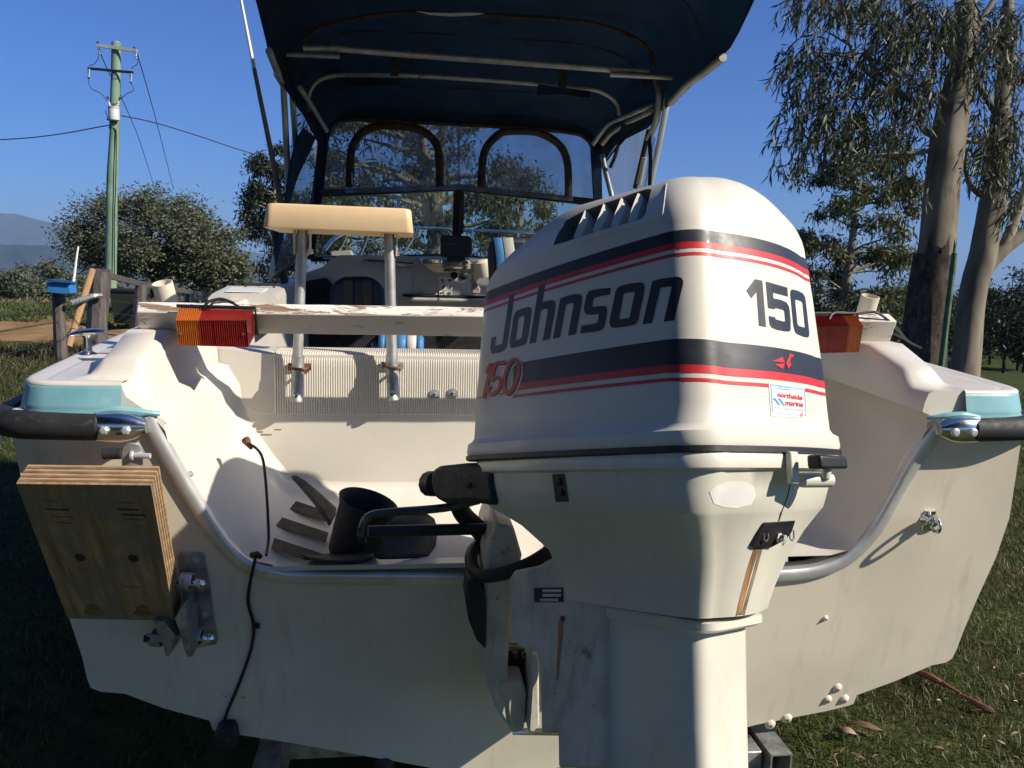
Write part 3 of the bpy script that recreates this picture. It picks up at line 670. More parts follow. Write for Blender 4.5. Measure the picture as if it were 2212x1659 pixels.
# ---- transom skin with the motor-well cut-out
cutL = [(322, 893), (345, 935), (400, 1032), (440, 1097), (468, 1140), (492, 1172), (520, 1200), (552, 1220), (600, 1232), (640, 1237)]
cutR = [(1720, 1232), (1770, 1224), (1815, 1207), (1850, 1180), (1885, 1140), (1915, 1090), (1960, 1010), (2005, 940), (2036, 893)]
cl = [V(PT(*p)) for p in cutL]; crr = [V(PT(*p)) for p in cutR]
hs = secs[0]; nb = len(hs)
outer = [V(p) for p in hs]
tl = V((-1.19, RAKE*(1.28-1.285), 1.285)); trr = V((1.225, RAKE*(1.28-1.285), 1.285))
polyT = outer+[trr, V(crr[-1])]+[V(p) for p in reversed(crr[:-1])]+[V(p) for p in reversed(cl)]+[tl]
def fill(name, pts, mat, parent, thick=None, smooth=30, bevel=0):
    tri = geometry.tessellate_polygon([pts]); b = MB(); b.add(pts, tri)
    if thick is not None:
        t = V(thick); n = len(pts); b.add([p+t for p in pts], [tuple(reversed(x)) for x in tri])
        b2 = len(b.v); b.f += [(i, (i+1) % n, (i+1) % n+n, i+n) for i in range(n)]; b.m += [0]*n
    return b.build(name, mat, parent, smooth=smooth, bevel=bevel)
fill('transom', polyT, gel_hull, boat, thick=(0, .05, .0))
# transom waterline facets: shallow horizontal crease band near the chines is in the hull profile itself

# ---- deck, pods, well liner as lofted sections along Y (one mesh, port then starboard)
YB = .445                                         # aft face of the liner's forward wall
def cut_at(z, side):
    pts = cl if side < 0 else crr
    P = sorted([(p.z, p.x) for p in pts])
    for a, c in zip(P, P[1:]):
        if a[0] <= z <= c[0]: return a[1]+(c[1]-a[1])*(z-a[0])/max(1e-6, c[0]-a[0])
    return P[0][1] if z < P[0][0] else P[-1][1]
FLOOR = .895
def deck_sec(Y, side):
    """outer gunwale edge -> deck -> pod -> inner wall -> well floor"""
    t = min(1, max(0, Y/YB)); s = -1 if side < 0 else 1
    hb = HB(Y)+(.055 if side > 0 else 0)-(.036*(1-Y/.07)**2 if Y < .07 else 0); z0 = SHE(Y)
    pz = min(1, max(0, (Y-.045)/.042)); pz = pz*pz*(3-2*pz)           # pod rises from its end face
    ptop = z0+pz*(.034+.36*max(0, min(Y, .21)-.05))
    xo = 1.035-.02*t; xi = .962-.10*t
    pts = [(hb-.002, z0-.045), (hb-.008, z0-.018), (hb-.028, z0), (hb-.06, z0+.002), (xo+.045, z0+.002), (xo+.020, z0+.006), (xo+.004, z0+(ptop-z0)*.7), (xo-.012, ptop), (xi+.010, ptop), (xi-.002, ptop-.008), (xi-.010, ptop-.03)]
    # inner wall of the pod, shelf, then sloping side of the well
    cx = [abs(cut_at(z, side)) for z in (1.27, 1.20, 1.12, 1.05, .98, .94, .91)]
    sh = .055*t                                                       # well narrows a little going forward
    w = [(min(xi-.014, cx[0]+.018), 1.291+.056*t), (cx[0]-.002-.050*t, 1.275+.060*t), (cx[0]-.028-sh, 1.238+.045*t)]
    for z, x in zip((1.20, 1.12, 1.05, .98, .94, .912), cx[1:]): w.append((x-.004-sh, z))
    fz = FLOOR+.20*max(0, Y-.02)
    w = [(x, max(z, fz+.004+.012*i)) if z < 1.1 else (x, z) for i, (x, z) in reversed(list(enumerate(reversed(w))))][:] if False else [(x, z+(fz-FLOOR)*max(0, (1.2-z)/.3)) for x, z in w]
    w += [(abs(cut_at(.905, side))-.05-sh, fz+.003), (.5, fz), (0.0, fz)]
    return [(s*x, Y+(0 if i > 3 else 0), z) for i, (x, z) in enumerate(pts+w)]
ys = [0.0, .03, .044, .052, .060, .068, .076, .083, .090, .11, .13, .15, .18, .21, .27, .35, .39]
for side, nm in ((-1, 'deck_and_well'), (1, 'deck_and_well')):
    b = MB(); S = []
    for Y in ys:
        sec = deck_sec(Y, side)
        S.append([(x, y+RAKE*(1.28-z)*(1-Y/YB) if z < 1.28 else y, z) for x, y, z in sec])
    # curl round to the forward wall with a generous radius
    last = deck_sec(.445, side); n_deck = 11
    for k in range(1, 5):
        a = k/4*PI/2; row = []
        for i, (x, y, z) in enumerate(last):
            if i <= n_deck: row.append((x, .39+.035*k/4, z)); continue
            row.append((x-(-1 if side < 0 else 1)*.045*(1-math.cos(a))*.9, .39+.045*math.sin(a), z+(.03*(1-math.cos(a)) if z < 1.0 else 0)))
        S.append(row)
    b.loft(S, False); b.build(nm, gel_deck, boat, smooth=55)
    e0 = [V((x, y-.003, z)) for x, y, z in S[0][:14]]; e0 += [V((e0[-1].x-side*-.0, e0[-1].y, 1.262)), V((e0[0].x, e0[0].y, 1.262))]
    fill('deck_end', e0, gel_deck, boat, thick=(0, .003, 0))
# forward wall of the well under the ribbed bulkhead
fwl = [(-.89, 1.36), (-.80, 1.25), (-.76, 1.12), (-.66, 1.02), (-.60, .98), (-.50, .95), (.50, .95), (.62, .98), (.70, 1.02), (.80, 1.12), (.88, 1.25), (.95, 1.36)]
fill('well_wall', [V((x, .4342, z)) for x, z in fwl], gel_deck, boat, thick=(0, .02, 0))

# ---- ribbed bulkhead standing 2 cm proud of the wall
edge = [(416, 749), (421.5, 776), (424, 781), (430, 782), (460, 782), (467, 784), (473, 789), (500, 832), (527, 876), (535, 884), (544, 889), (560, 893.5), (603, 894.5)]
eL = [V(PY(px, py, .432)) for px, py in edge]
zb = eL[-1].z; 
eR = [V((-p.x+.03, .432, p.z)) for p in reversed(eL)]
topz = 1.372
pl = eL+eR+[V((eR[-1].x, .432, topz+.02)), V((.80, .432, topz)), V((-.72, .432, topz)), V((eL[0].x, .432, topz+.02))]
fill('bulkhead_panel', pl, gel_deck, boat, thick=(0, .035, 0), bevel=.004)
# ribs: corrugated skin between x0 and x1, rounded over the top edge
def rib_left(z): return -.700+.055*max(0, (1.34-z)/.14)*.75
b = MB(); pitch = .0066; nr = 150; x0 = -.70; rings = []
profz = [(1.205, .4275), (1.212, .4275), (1.25, .4275), (1.30, .4275), (1.34, .4275), (1.357, .4290), (1.370, .4350), (1.3785, .448), (1.381, .47), (1.3815, .56)]
xs = []; dep = []
for i in range(nr*4+1):
    q = i/4; ph = q % 1
    xs.append(x0+q*pitch); dep.append(.0026*(1-abs(math.sin(PI*ph))**.55))
for z, y in profz:
    k = 1
    r = []
    for x, d_ in zip(xs, dep):
        if z < 1.358: r.append((x, y+d_, z))
        elif z < 1.38: r.append((x, y+d_*.7, z-d_*.7))
        else: r.append((x, y, z-d_))
    rings.append(r)
b.loft(rings, False); b.build('ribbed_face', gel_deck, boat, smooth=25)
# shoulder either side of the ribs
for s in (-1, 1):
    xa = -.70 if s < 0 else x0+nr*pitch
    xb = -.93 if s < 0 else .97
    b = MB(); R_ = []
    for z, y in [(1.30, .4310), (1.345, .4312), (1.362, .435), (1.374, .447), (1.378, .47), (1.379, .56)]:
        R_.append([(xa+.001*s*-1, y, z), (xa+s*.05, y+.004, z+.002), (xa+s*.10, y+.012, z+.006), (xb, y+.018, z+.02)])
    b.loft(R_, False); b.build('bulkhead_shoulder', gel_deck, boat, smooth=60)
b = MB(); b.box((-.03, .60, 1.358), (1.74, .10, .03)); b.build('bulkhead_top', gel_deck, boat)
# stainless washers with bolts on the ribbed face
for px, py in ((939, 852), (978, 850)):
    c = V(PY(px, py, .4265))
    wsh = MB().lathe(c, (0, -1, 0), [(.0150, 0), (.0150, .0025), (.012, .0030)], 22).build('washer', alu_dull, boat)
    MB().lathe(c+V((0, -.003, 0)), (.15, -1, .1), [(.005, 0), (.005, .004), (.0036, .0045), (.0036, .012), (.002, .013)], 8).build('washer_bolt', chrome, wsh)
for px, py, ww, hh in ((552, 933, .040, .004), (575, 939, .03, .003), (600, 928, .02, .002)):
    c = V(PY(px, py, .4335)); MB().box(c, (ww, .0004, hh)).build('scuff_mark', stain, boat)

# ---- aluminium trim strip over the cut-out edge, screws along it
def strip(pxs, name, side):
    ctr = [V(PT(*p)) for p in pxs]; ctr = smooth_path(ctr, 4)
    prof2 = [(-.008, .052), (.004, .053), (.0065, .046), (.0065, .040), (.0042, .037), (.0065, .034), (.0042, .031), (.0065, .028), (.0042, .025), (.0065, .022), (.0042, .019), (.0065, .016), (.0065, .002), (.0072, -.003), (.0060, -.008), (.0015, -.0115), (-.005, -.0125), (-.022, -.0085), (-.026, -.006), (-.026, -.002), (-.006, .0)]
    rings = []
    for i, p in enumerate(ctr):
        t = (ctr[min(i+1, len(ctr)-1)]-ctr[max(i-1, 0)]).normalized()
        nrm_ = V((t.z, 0, -t.x)) if True else None
        nrm_ = Vector((t.z*-1, 0, t.x)); 
        if nrm_.z < 0: nrm_ = -nrm_
        # inward/up normal of the notch
        rings.append([p+nrm_*h+Vector((0, d_+ (RAKE*0), 0)) for h, d_ in prof2])
    b = MB(); b.loft(rings, True, True, True)
    return b.build(name, alu, boat, smooth=35), ctr
sL, cLc = strip([(326, 897)]+cutL[1:]+[(760, 1239), (1040, 1240)], 'trim_strip', -1)
sR, cRc = strip([(1560, 1236), (1660, 1235)]+cutR[:-1]+[(2028, 905)], 'trim_strip', 1)
for px, py, o in [(352, 915, sL), (411, 1024, sL), (463, 1117, sL), (850, 1216, sL), (2004, 924, sR), (1947, 1028, sR), (1883, 1134, sR), (1793, 1205, sR)]:
    c = V(PPL(px, py, TO+np.array([0, .022, 0]), TN))
    side = -1 if px < 1100 else 1
    nn = V((-side*.8, -.1, .55)) if 880 < py < 1180 else V((0, -.1, 1))
    MB().lathe(c-nn.normalized()*.006, nn, [(.007, 0), (.007, .010), (.004, .0115)], 12).build('trim_screw', alu_dull, o)

# ---- teal corner bands
for s in (-1, 1):
    x0 = .957 if s < 0 else 1.054
    path = [(x0, -.010), (1.06 if s < 0 else 1.09, -.011), (1.115 if s < 0 else 1.125, -.009), (1.148, .002), (1.170, .024), (1.184, .07), (1.198, .2), (1.24, .7), (1.285, 1.3), (1.296, 2.2), (1.296, 3.2)]
    if s > 0: path = [p if i < 3 else (p[0]+.055, p[1]) for i, p in enumerate(path)]; path[2] = (1.165, -.010)
    def offs(i, k):
        x, y = path[i]
        if i == 0: return (x, y-k)
        if i < 3: return (x, y-k)
        if i == 3: return (x+k*.6, y-k*.8)
        if i == 4: return (x+k*.85, y-k*.5)
        return (x+k, y)
    b = MB(); rows = []
    for z, k in ((1.3405, -.001), (1.3395, .001), (1.333, .003), (1.315, .007), (1.298, .011), (1.290, .0125), (1.286, .0115), (1.276, .016), (1.268, .016)):
        rows.append([(s*offs(i, k)[0], offs(i, k)[1], z+(SHE(path[i][1])-1.345)) for i in range(len(path))])
    b.loft(rows, False); b.build('teal_band', teal_m, boat, smooth=60)
    b = MB(); rows = []
    for z, k in ((1.3395, .0015), (1.343, .001), (1.3475, -.004), (1.3486, -.014), (1.3460, -.05)):
        rows.append([(s*offs(i, k)[0], offs(i, k)[1], z+(SHE(path[i][1])-1.345)) for i in range(len(path))])
    b.loft(rows, False); b.build('deck_lip', gel_deck, boat, smooth=60)
# ---- black gunwale rubber and chrome end caps
for s, inner in ((-1, -1.005), (1, 1.075)):
    path = [(inner if s < 0 else inner, -.018, 1.250), (s*1.12, -.018, 1.252), (s*1.175, -.010, 1.253), (s*1.215, .02, 1.255), (s*1.232, .08, 1.258), (s*1.255, .4, 1.272), (s*1.30, 1.0, 1.30), (s*1.33, 1.8, 1.335), (s*1.33, 3.2, 1.40), (s*1.14, 4.4, 1.42), (s*.75, 5.3, 1.43), (0, 5.98, 1.44)]
    if s > 0: path = [p if i == 0 else (p[0]+.05*min(1, 6.0-p[1]), p[1], p[2]) for i, p in enumerate(path)]
    rings = []; pp = smooth_path([V(p) for p in path], 5)
    for i, p in enumerate(pp):
        t = (pp[min(i+1, len(pp)-1)]-pp[max(0, i-1)]).normalized(); n_ = Vector((t.y, -t.x, 0)).normalized()
        if n_.dot(Vector((s, -.6, 0))) < 0: n_ = -n_
        rings.append([p+n_*a+Vector((0, 0, c)) for a, c in [(-.02, .030), (.004, .031), (.020, .024), (.029, .008), (.029, -.010), (.020, -.025), (.004, -.031), (-.02, -.030)]])
    b = MB(); b.loft(rings, True, True, True); b.build('gunwale_rubber', rubber, boat, smooth=45)
    # cap
    cx0 = -1.008 if s < 0 else 1.088; cx1 = -.905 if s < 0 else .985
    cap = MB(); rg = []
    for k in range(9):
        t = k/8; x = cx0+(cx1-cx0)*t; q = (1-max(0, (t-.45)/.55)**2*.55); w_ = .033*q
        yo = -.020-.016*math.sin(PI*min(1, .25+t*.65)); 
        rg.append([(x, .012, 1.250+w_), (x, yo+.006, 1.250+w_), (x, yo-.004, 1.250+w_*.72), (x, yo-.008, 1.250), (x, yo-.004, 1.250-w_*.72), (x, yo+.006, 1.250-w_), (x, .012, 1.250-w_)])
    cap.loft(rg, False, False, False)
    cap.add(rg[-1], [tuple(range(7))]); cap.add(rg[0], [tuple(range(7))])
    co = cap.build('rail_end_cap', chrome, boat, smooth=50)
    for xx in ((-.985, -.94) if s < 0 else (1.012, 1.060)):
        MB().lathe((xx, -.044, 1.247), (0, -1, 0), [(.0105, 0), (.0105, .004), (.007, .006), (.007, .010) if s < 0 else (.008, .0055), (.003, .0105) if s < 0 else (.002, .006)], 6 if s < 0 else 16).build('cap_screw', alu, co)
    # smear of teal sealant above the cap
    b = MB(); b.tube(smooth_path([V((cx0-.02*-s, -.016, 1.279)), V((cx0*.6+cx1*.4, -.022, 1.288)), V((cx1, -.012, 1.281)), V((cx1-s*.022, .0, 1.276))], 5), [.006]*5+[.008]*5+[.006]*6, 8); b.build('sealant', teal_m, boat)

# ---- rod holders (pvc tube ends), cleats
for c, tip in ((PY(358, 640, .55), (-.14, -.35, 1)), (PY(1873, 665, .62), (.05, -.30, 1))):
    c = V(c); ax = V(tip).normalized(); rr = .0285
    t_ = MB(); t_.lathe(c-ax*.09, ax, [(rr, 0), (rr, .13), (rr-.003, .1305), (rr-.0035, .128), (rr-.0045, .05), (0, .049)], 28, caps=False)
    t_.lathe(c-ax*.095, ax, [(rr+.006, 0), (rr+.006, .055), (rr, .056)], 24, caps=False); t_.build('rod_holder', pvc, boat, smooth=35)
for c, yaw_ in ((V(PZ(190, 768, 1.362)), .18), (V(PY(2012, 774, .75)), .35)):
    b = MB(); cz = c.z
    if c.x > 0: cz = SHE(.75)+.0
    c = Vector((c.x, c.y, cz)) if c.x < 0 else Vector((1.185, .62, cz-.02)); d = Vector((math.sin(yaw_)*.9*(1 if c.x > 0 else 1), 1, 0)).normalized()
    b.lathe(c, (0, 0, 1), [(.030, 0), (.026, .005), (.012, .012), (.010, .045), (.015, .056)], 14)
    pts = [c+d*t+Vector((0, 0, .062-.012*abs(t/.085)**1.6*(-1 if False else 1)+ .010*abs(t/.085))) for t in (-.088, -.07, -.04, 0, .04, .07, .088)]
    b.tube(pts, [.003, .009, .014, .017, .014, .009, .003], 10, flat=.6)
    b.build('mooring_cleat', chrome, boat, smooth=50)
# ---- antiskid strips on the well side/floor, drain bungs, sealant bolts
FO = np.array([0, 0.02, FLOOR+.006]); FN = np.array([0, -.20, 1.0]); FN = FN/np.linalg.norm(FN)
def zz5(x, y): return ((900+x*1200/2212)/1.82278, (1700+y*1200/2212)/1.82278)
for q in ([(330, 455), (345, 457), (660, 562), (740, 655), (700, 650), (295, 515)], [(310, 600), (322, 602), (725, 735), (705, 805), (275, 660)], [(330, 775), (345, 778), (660, 880), (760, 935), (560, 932), (310, 850)]):
    MB().prism([V(PPL(*zz5(*p), FO, FN)) for p in q], V(FN)*.0015).build('antiskid_strip', rubber, boat)
b = MB(); b.prism([V(PY(px, py, .24)) for px, py in ((1720, 1150), (1768, 1082), (1800, 1072), (1838, 1082), (1850, 1108), (1840, 1148), (1804, 1162), (1775, 1145), (1740, 1165))], (.01, .12, 0)); b.build('well_boot', rubber, boat, bevel=.015)
MB().box((0, .10, .892), (1.30, .09, .012)).build('well_sill', gel_deck, boat)
bolts = [(1783, 1335, .006), (1809, 1486, .011), (1788, 1511, .010), (1824, 1510, .011), (1664, 1565, .012), (1700, 1552, .012), (489, 1500, .006), (528, 1503, .006)]
for px, py, r_ in bolts:
    c = V(PT(px, py)); 
    bl = MB().lathe(c, TN, [(r_*1.35, -.001), (r_*1.1, .003), (r_*.6, .0065), (.0005, .0075)], 14).build('sealed_bolt', gel_hull, boat, smooth=60)
    MB().lathe(c+V(TN)*.0068, TN, [(r_*.38, 0), (r_*.3, .0022), (.0004, .003)], 8).build('bolt_head', stain if px < 1790 else alu_dull, bl)
c = V(PT(831, 1655)); MB().lathe(c, TN, [(.026, -.002), (.026, .006), (.018, .012), (.012, .016)], 18).build('drain_bung', rubber, boat)
c = V(PT(295, 1497))
# ---- cockpit, gunwale tops forward of the well
fl = MB(); fl.box((0, 2.0, .72), (2.2, 3.0, .04)); fl.build('cockpit_floor', dark_in, boat)
for s in (-1, 1):
    b = MB(); R1 = []
    for Y in (.445, .8, 1.3, 1.9, 2.5, 3.3, 4.2):
        hb = HB(Y)+(.055 if s > 0 else 0); z = SHE(Y); k = min(1, max(0, (Y-.9)/.5))
        ci = .93
        R1.append([(s*(hb-.002), Y, z-.045), (s*(hb-.02), Y, z-.006), (s*(hb-.05), Y, z+.002), (s*(ci+.10), Y, z+.004), (s*(ci+.085), Y, z+.05), (s*(ci+.06), Y, z+.085), (s*(ci+.01), Y, z+.088), (s*ci, Y, z+.075), (s*(ci-.012), Y, z+.0), (s*(ci-.02), Y, z-.5)])
    b.loft(R1, False); b.build('side_deck', gel_deck, boat, smooth=40)
    lin = MB(); lin.box((s*.925, 2.0, 1.06), (.012, 2.9, .62)); lin.build('side_lining', dark_in, boat)
# raised white hatch box at the end of the port coaming
hx = [PY(440, 662, .95), PY(615, 655, 1.5), PY(617, 622, 1.5), PY(598, 611, 1.5)]
A0, A1 = V(PY(478, 655, 1.05)), V(PY(617, 618, 1.62))
b = MB(); ringsx = []
for t in (0, .15, .5, .85, .96, 1.0):
    p = Vector((-1.015, 1.30, 1.512)).lerp(Vector((-1.045, 1.72, 1.535)), t); k = 1 if t < .97 else .9
    w1, w0 = .195*k, 0
    ringsx.append([(p.x-.06*k, p.y, 1.40), (p.x-.06*k, p.y, p.z-.02), (p.x-.045*k, p.y, p.z-.003), (p.x+w1-.03, p.y, p.z), (p.x+w1-.008, p.y, p.z-.008), (p.x+w1, p.y, p.z-.03), (p.x+w1, p.y, 1.40)])
b.loft(ringsx, False, False, False); b.add(ringsx[-1], [tuple(range(7))]); b.add(ringsx[0], [tuple(range(7))]); hb_ = b.build('coaming_box', gel_deck, boat, smooth=40)
MB().prism([(-1.02, 1.34, 1.516), (-.89, 1.34, 1.516), (-.90, 1.56, 1.528), (-1.04, 1.56, 1.528)], (0, 0, .003)).build('coaming_lid', white_v, hb_)
MB().tube([(-1.0, 1.62, 1.529), (-1.0, 1.62, 1.542), (-.89, 1.64, 1.543), (-.89, 1.64, 1.530)], .006, 8).build('coaming_handle', black_pl, hb_)
# ================================================================== LIGHT BOARD across the stern
lb = thing('trailer_light_board', 'weathered timber board with flaking white paint carrying two tail lights, lying across the stern', 'light board', (0, 0, 1.46))
FL, FR = -.03, -.03
ft0, ft1 = V(PY(294.6, 674, .212)), V(PY(1938, 694, .212))
fb0, fb1 = V(PY(303, 717.5, .252)), V(PY(1922, 740, .252))
bt0, bt1 = V(PY(297, 650.5, .240)), V(PY(1920, 677.5, .240))
bb0, bb1 = fb0+(bt0-ft0), fb1+(bt1-ft1)
b = MB(); N = 40; rings = []
for i in range(N+1):
    t = i/N; j = lambda s_: Vector((0, (rnd.random()-.5)*s_, (rnd.random()-.5)*s_))
    rings.append([ft0.lerp(ft1, t)+j(.0012), bt0.lerp(bt1, t)+j(.0012), bb0.lerp(bb1, t), fb0.lerp(fb1, t)+j(.0012)])
b.loft(rings, True, True, True)
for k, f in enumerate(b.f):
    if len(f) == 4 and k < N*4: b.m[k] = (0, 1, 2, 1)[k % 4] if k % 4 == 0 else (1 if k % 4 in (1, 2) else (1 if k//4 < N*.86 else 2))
bm_ = b.build('beam', [beam_top, beam_face, beam_face2], lb, smooth=20, bevel=.003)
# right hand end is painted whiter on its face
for px, py in ((655, 682), (430, 700)):
    pass
def lamp(front, back, splits, mats, rim):
    f = [V(PY(px, py, .132+(.02 if i_ > 1 else 0))) for i_, (px, py) in enumerate(front)]; k = [V(PY(px, py, .200+(.035 if i_ > 1 else 0))) for i_, (px, py) in enumerate(back)]
    L = thing
    hs = MB(); hs.prism([p+Vector((0, .012, 0)) for p in k], (0, .016, 0)); h_ = hs.build('tail_light', black_pl, lb, bevel=.003)
    edge = [0]+splits+[1]
    for i, m_ in enumerate(mats):
        a, c = edge[i], edge[i+1]
        F = [f[0].lerp(f[1], a), f[0].lerp(f[1], c), f[3].lerp(f[2], c), f[3].lerp(f[2], a)]
        K = [k[0].lerp(k[1], a), k[0].lerp(k[1], c), k[3].lerp(k[2], c), k[3].lerp(k[2], a)]
        b = MB(); n_ = 14 if m_ is not None else 6; nu = max(5, int((c-a)*34))
        # front face with fine vertical flutes, sloped top with ribs
        rows = []
        for r_ in range(5):
            row = []
            for u_ in range(nu*2+1):
                t = u_/(nu*2); p = F[0].lerp(F[1], t).lerp(F[3].lerp(F[2], t), r_/4); row.append(p+Vector((0, .0026*(u_ % 2)+.0012*(r_ % 2), 0)))
            rows.append(row)
        b.loft(rows, False)
        rows = []
        for r_ in range(2):
            rows.append([F[0].lerp(F[1], u_/(nu*2)).lerp(K[0].lerp(K[1], u_/(nu*2)), r_)+Vector((0, .0, -.0026*(u_ % 2))) for u_ in range(nu*2+1)])
        b.loft(rows, False)
        b.loft([[F[3], F[2]], [K[3], K[2]]], False); b.loft([[F[0], F[3]], [K[0], K[3]]], False); b.loft([[F[1], F[2]], [K[1], K[2]]], False)
        b.build('amber_lens' if m_ is amber else 'red_lens', m_, h_, smooth=15)
    rb = MB(); rb.tube([k[0]+Vector((-.004, -.002, .004)), k[1]+Vector((.004, -.002, .004)), k[2]+Vector((.005, 0, -.001))], .0045, 6); rb.build('lens_gasket', black_pl, h_)
    return h_
h1_ = lamp([(380, 692), (532, 692), (537, 750), (386, 746)], [(386, 664), (548, 668), (551, 722), (400, 722)], [.325, .54], [amber, redl, redl], None)
h2_ = lamp([(1715, 704), (1865, 704), (1855, 761), (1712, 764)], [(1700, 680), (1848, 680), (1850, 735), (1700, 735)], [.52, .80], [redl, redl, amber], None)
for c, hh in ((PY(389, 721, .141), h1_), (PY(525, 722, .141), h1_)):
    MB().lathe(c, (0, -1, 0), [(.0035, -.002), (.0035, .0005), (.001, .0006)], 10).build('lens_screw', rust, hh)
for pts in ([(405, 661), (440, 650), (470, 648), (500, 653)], [(430, 662), (455, 652), (480, 651), (520, 664)]):
    pass
b = MB()
b.tube(smooth_path([PY(440, 668, 0.19), PY(446, 656, 0.19), PY(455, 650, 0.20), PY(478, 646, 0.21), PY(505, 655, 0.21)], 5), .004, 7)
b.tube(smooth_path([PY(450, 668, 0.19), PY(458, 656, 0.19), PY(470, 653, 0.20), PY(495, 652, 0.21), PY(515, 662, 0.21)], 5), .003, 7)
b.build('lamp_cable', black_pl, lb)
b = MB(); b.tube(smooth_path([PY(1790, 690, 0.18), PY(1800, 677, 0.19), PY(1825, 676, 0.21), PY(1850, 683, 0.21)], 5), .0045, 7)
b.tube(smooth_path([PY(1855, 678, 0.21), PY(1880, 674, 0.21), PY(1900, 678, 0.21), PY(1935, 706, 0.24), PY(1960, 735, 0.39), PY(1990, 752, 0.49)], 5), .0035, 7)
b.tube(smooth_path([PY(1920, 715, 0.24), PY(1950, 730, 0.39), PY(1975, 745, 0.49)], 5), .003, 7); b.build('lamp_cable', black_pl, lb)
# ================================================================== BAIT BOARD on two posts
bb_ = thing('bait_board', 'tan plastic tray raised on two aluminium pipes clamped to the ribbed bulkhead', 'bait board', (-.5, .39, 1.25))
Yt = .27
c = [V(PY(px, py, Yt)) for px, py in [(574, 437), (888, 450), (893, 503), (566, 490)]]
b = MB(); rings = []
W0 = (c[0]+c[3])/2; W1 = (c[1]+c[2])/2
zt0, zt1, zb0, zb1 = c[0].z, c[1].z, c[3].z, c[2].z
def tray_ring(ins, k):
    out = []; x0, x1, y0, y1 = c[3].x+(c[0].x-c[3].x)*k+ins, c[2].x+(c[1].x-c[2].x)*k-ins, Yt+ins, Yt+.30-ins
    r_ = .018
    for cx, cy, a0 in ((x0+r_, y0+r_, PI), (x1-r_, y0+r_, 1.5*PI), (x1-r_, y1-r_, 0), (x0+r_, y1-r_, .5*PI)):
        for q in range(7):
            a = a0+q/6*PI/2; x = cx+r_*math.cos(a); t = (x-x0)/(x1-x0)
            out.append((x, cy+r_*math.sin(a), (zb0+(zb1-zb0)*t)*(1-k)+(zt0+(zt1-zt0)*t)*k))
    return out
b.loft([tray_ring(.02, .0), tray_ring(.001, .0), tray_ring(0, .04), tray_ring(.0, .5), tray_ring(.0, .90), tray_ring(.003, .97), tray_ring(.010, 1.0), tray_ring(.02, 1.0), tray_ring(.03, .6)], True, True, True)
b.build('tray', tan_m, bb_, smooth=50)
Yp = .388
for top, beam_, so_, bot in (((653, 500), (648, 650), (643, 772), (641, 868)), ((841, 505), (845, 655), (847, 772), (849, 864))):
    p0, p1, p2 = V(PY(*top, Yp)), V(PY(so_[0], so_[1], Yp)), V(PY(bot[0], bot[1], Yp))
    up_ = (p0-p2).normalized()
    MB().tube([p0+up_*.01, p0.lerp(p1, .5), p1-up_*.02], .0140, 20).build('post', alu_dull, bb_, smooth=50)
    so2 = MB().lathe(p2, up_, [(.0155, 0), (.0175, .001), (.0175, .006), (.0168, .007), (.0168, .126), (.0155, .127)], 22).build('post_socket', galv, bb_, smooth=40)
    cb2 = p2+up_*.022+Vector((-.001, -.0165, 0))
    MB().lathe(cb2, (0, -1, 0), [(.0075, 0), (.0075, .002), (.0058, .0022), (.0058, .007), (.003, .008)], 6).build('socket_bolt', chrome, so2)
    uc = p2+up_*.093
    b = MB(); 
    arc = [uc+Vector((math.cos(a)*.021, -math.sin(a)*.0215, -.002*math.cos(a))) for a in [PI*k/12 for k in range(13)]]
    b.tube([arc[0]+Vector((0, .04, 0))]+arc+[arc[-1]+Vector((0, .04, 0))], .0042, 8); b.build('u_bolt', rust, bb_)
    b = MB(); b.box(uc+Vector((0, .034, 0)), (.062, .006, .020)); b.build('clamp_plate', alu_dull if top[0] > 700 else rust, bb_, bevel=.001)
    for dx in (-.019, .019):
        b = MB(); pp_ = p0+Vector((dx, -.0, 0)); q = MB().prism([pp_+Vector((0, -.02, .012)), pp_+Vector((0, .02, .012)), pp_+Vector((0, .012, -.060)), pp_+Vector((0, -.012, -.060))], (.003 if dx > 0 else -.003, 0, 0)); q.build('post_bracket', pvc, bb_)
    b = MB(); b.tube([p0+Vector((.016, -.002, -.052)), p0+Vector((.029, -.002, -.052))], .006, 8); b.build('bracket_bolt', chrome, bb_)

# ================================================================== AUXILIARY OUTBOARD BRACKET
ob = thing('outboard_bracket', 'worn plywood motor pad on a sprung galvanised bracket at the port transom corner', 'motor bracket', (-.95, 0, .95))
d0, d1 = 1.62, 1.93
f = [V(PD(34.7, 1045, d0)), V(PD(325.7, 1048.4, d0)), V(PD(377, 1341, d1)), V(PD(145.5, 1336, d1))]
nf = (f[1]-f[0]).cross(f[3]-f[0]).normalized()
if nf.y < 0: nf = -nf
TH = .052
body = MB()
def face_pt(u, v): return f[0].lerp(f[1], u).lerp(f[3].lerp(f[2], u), v)
holes = [(.30, .50), (.745, .50), (.27, .93), (.73, .93)]
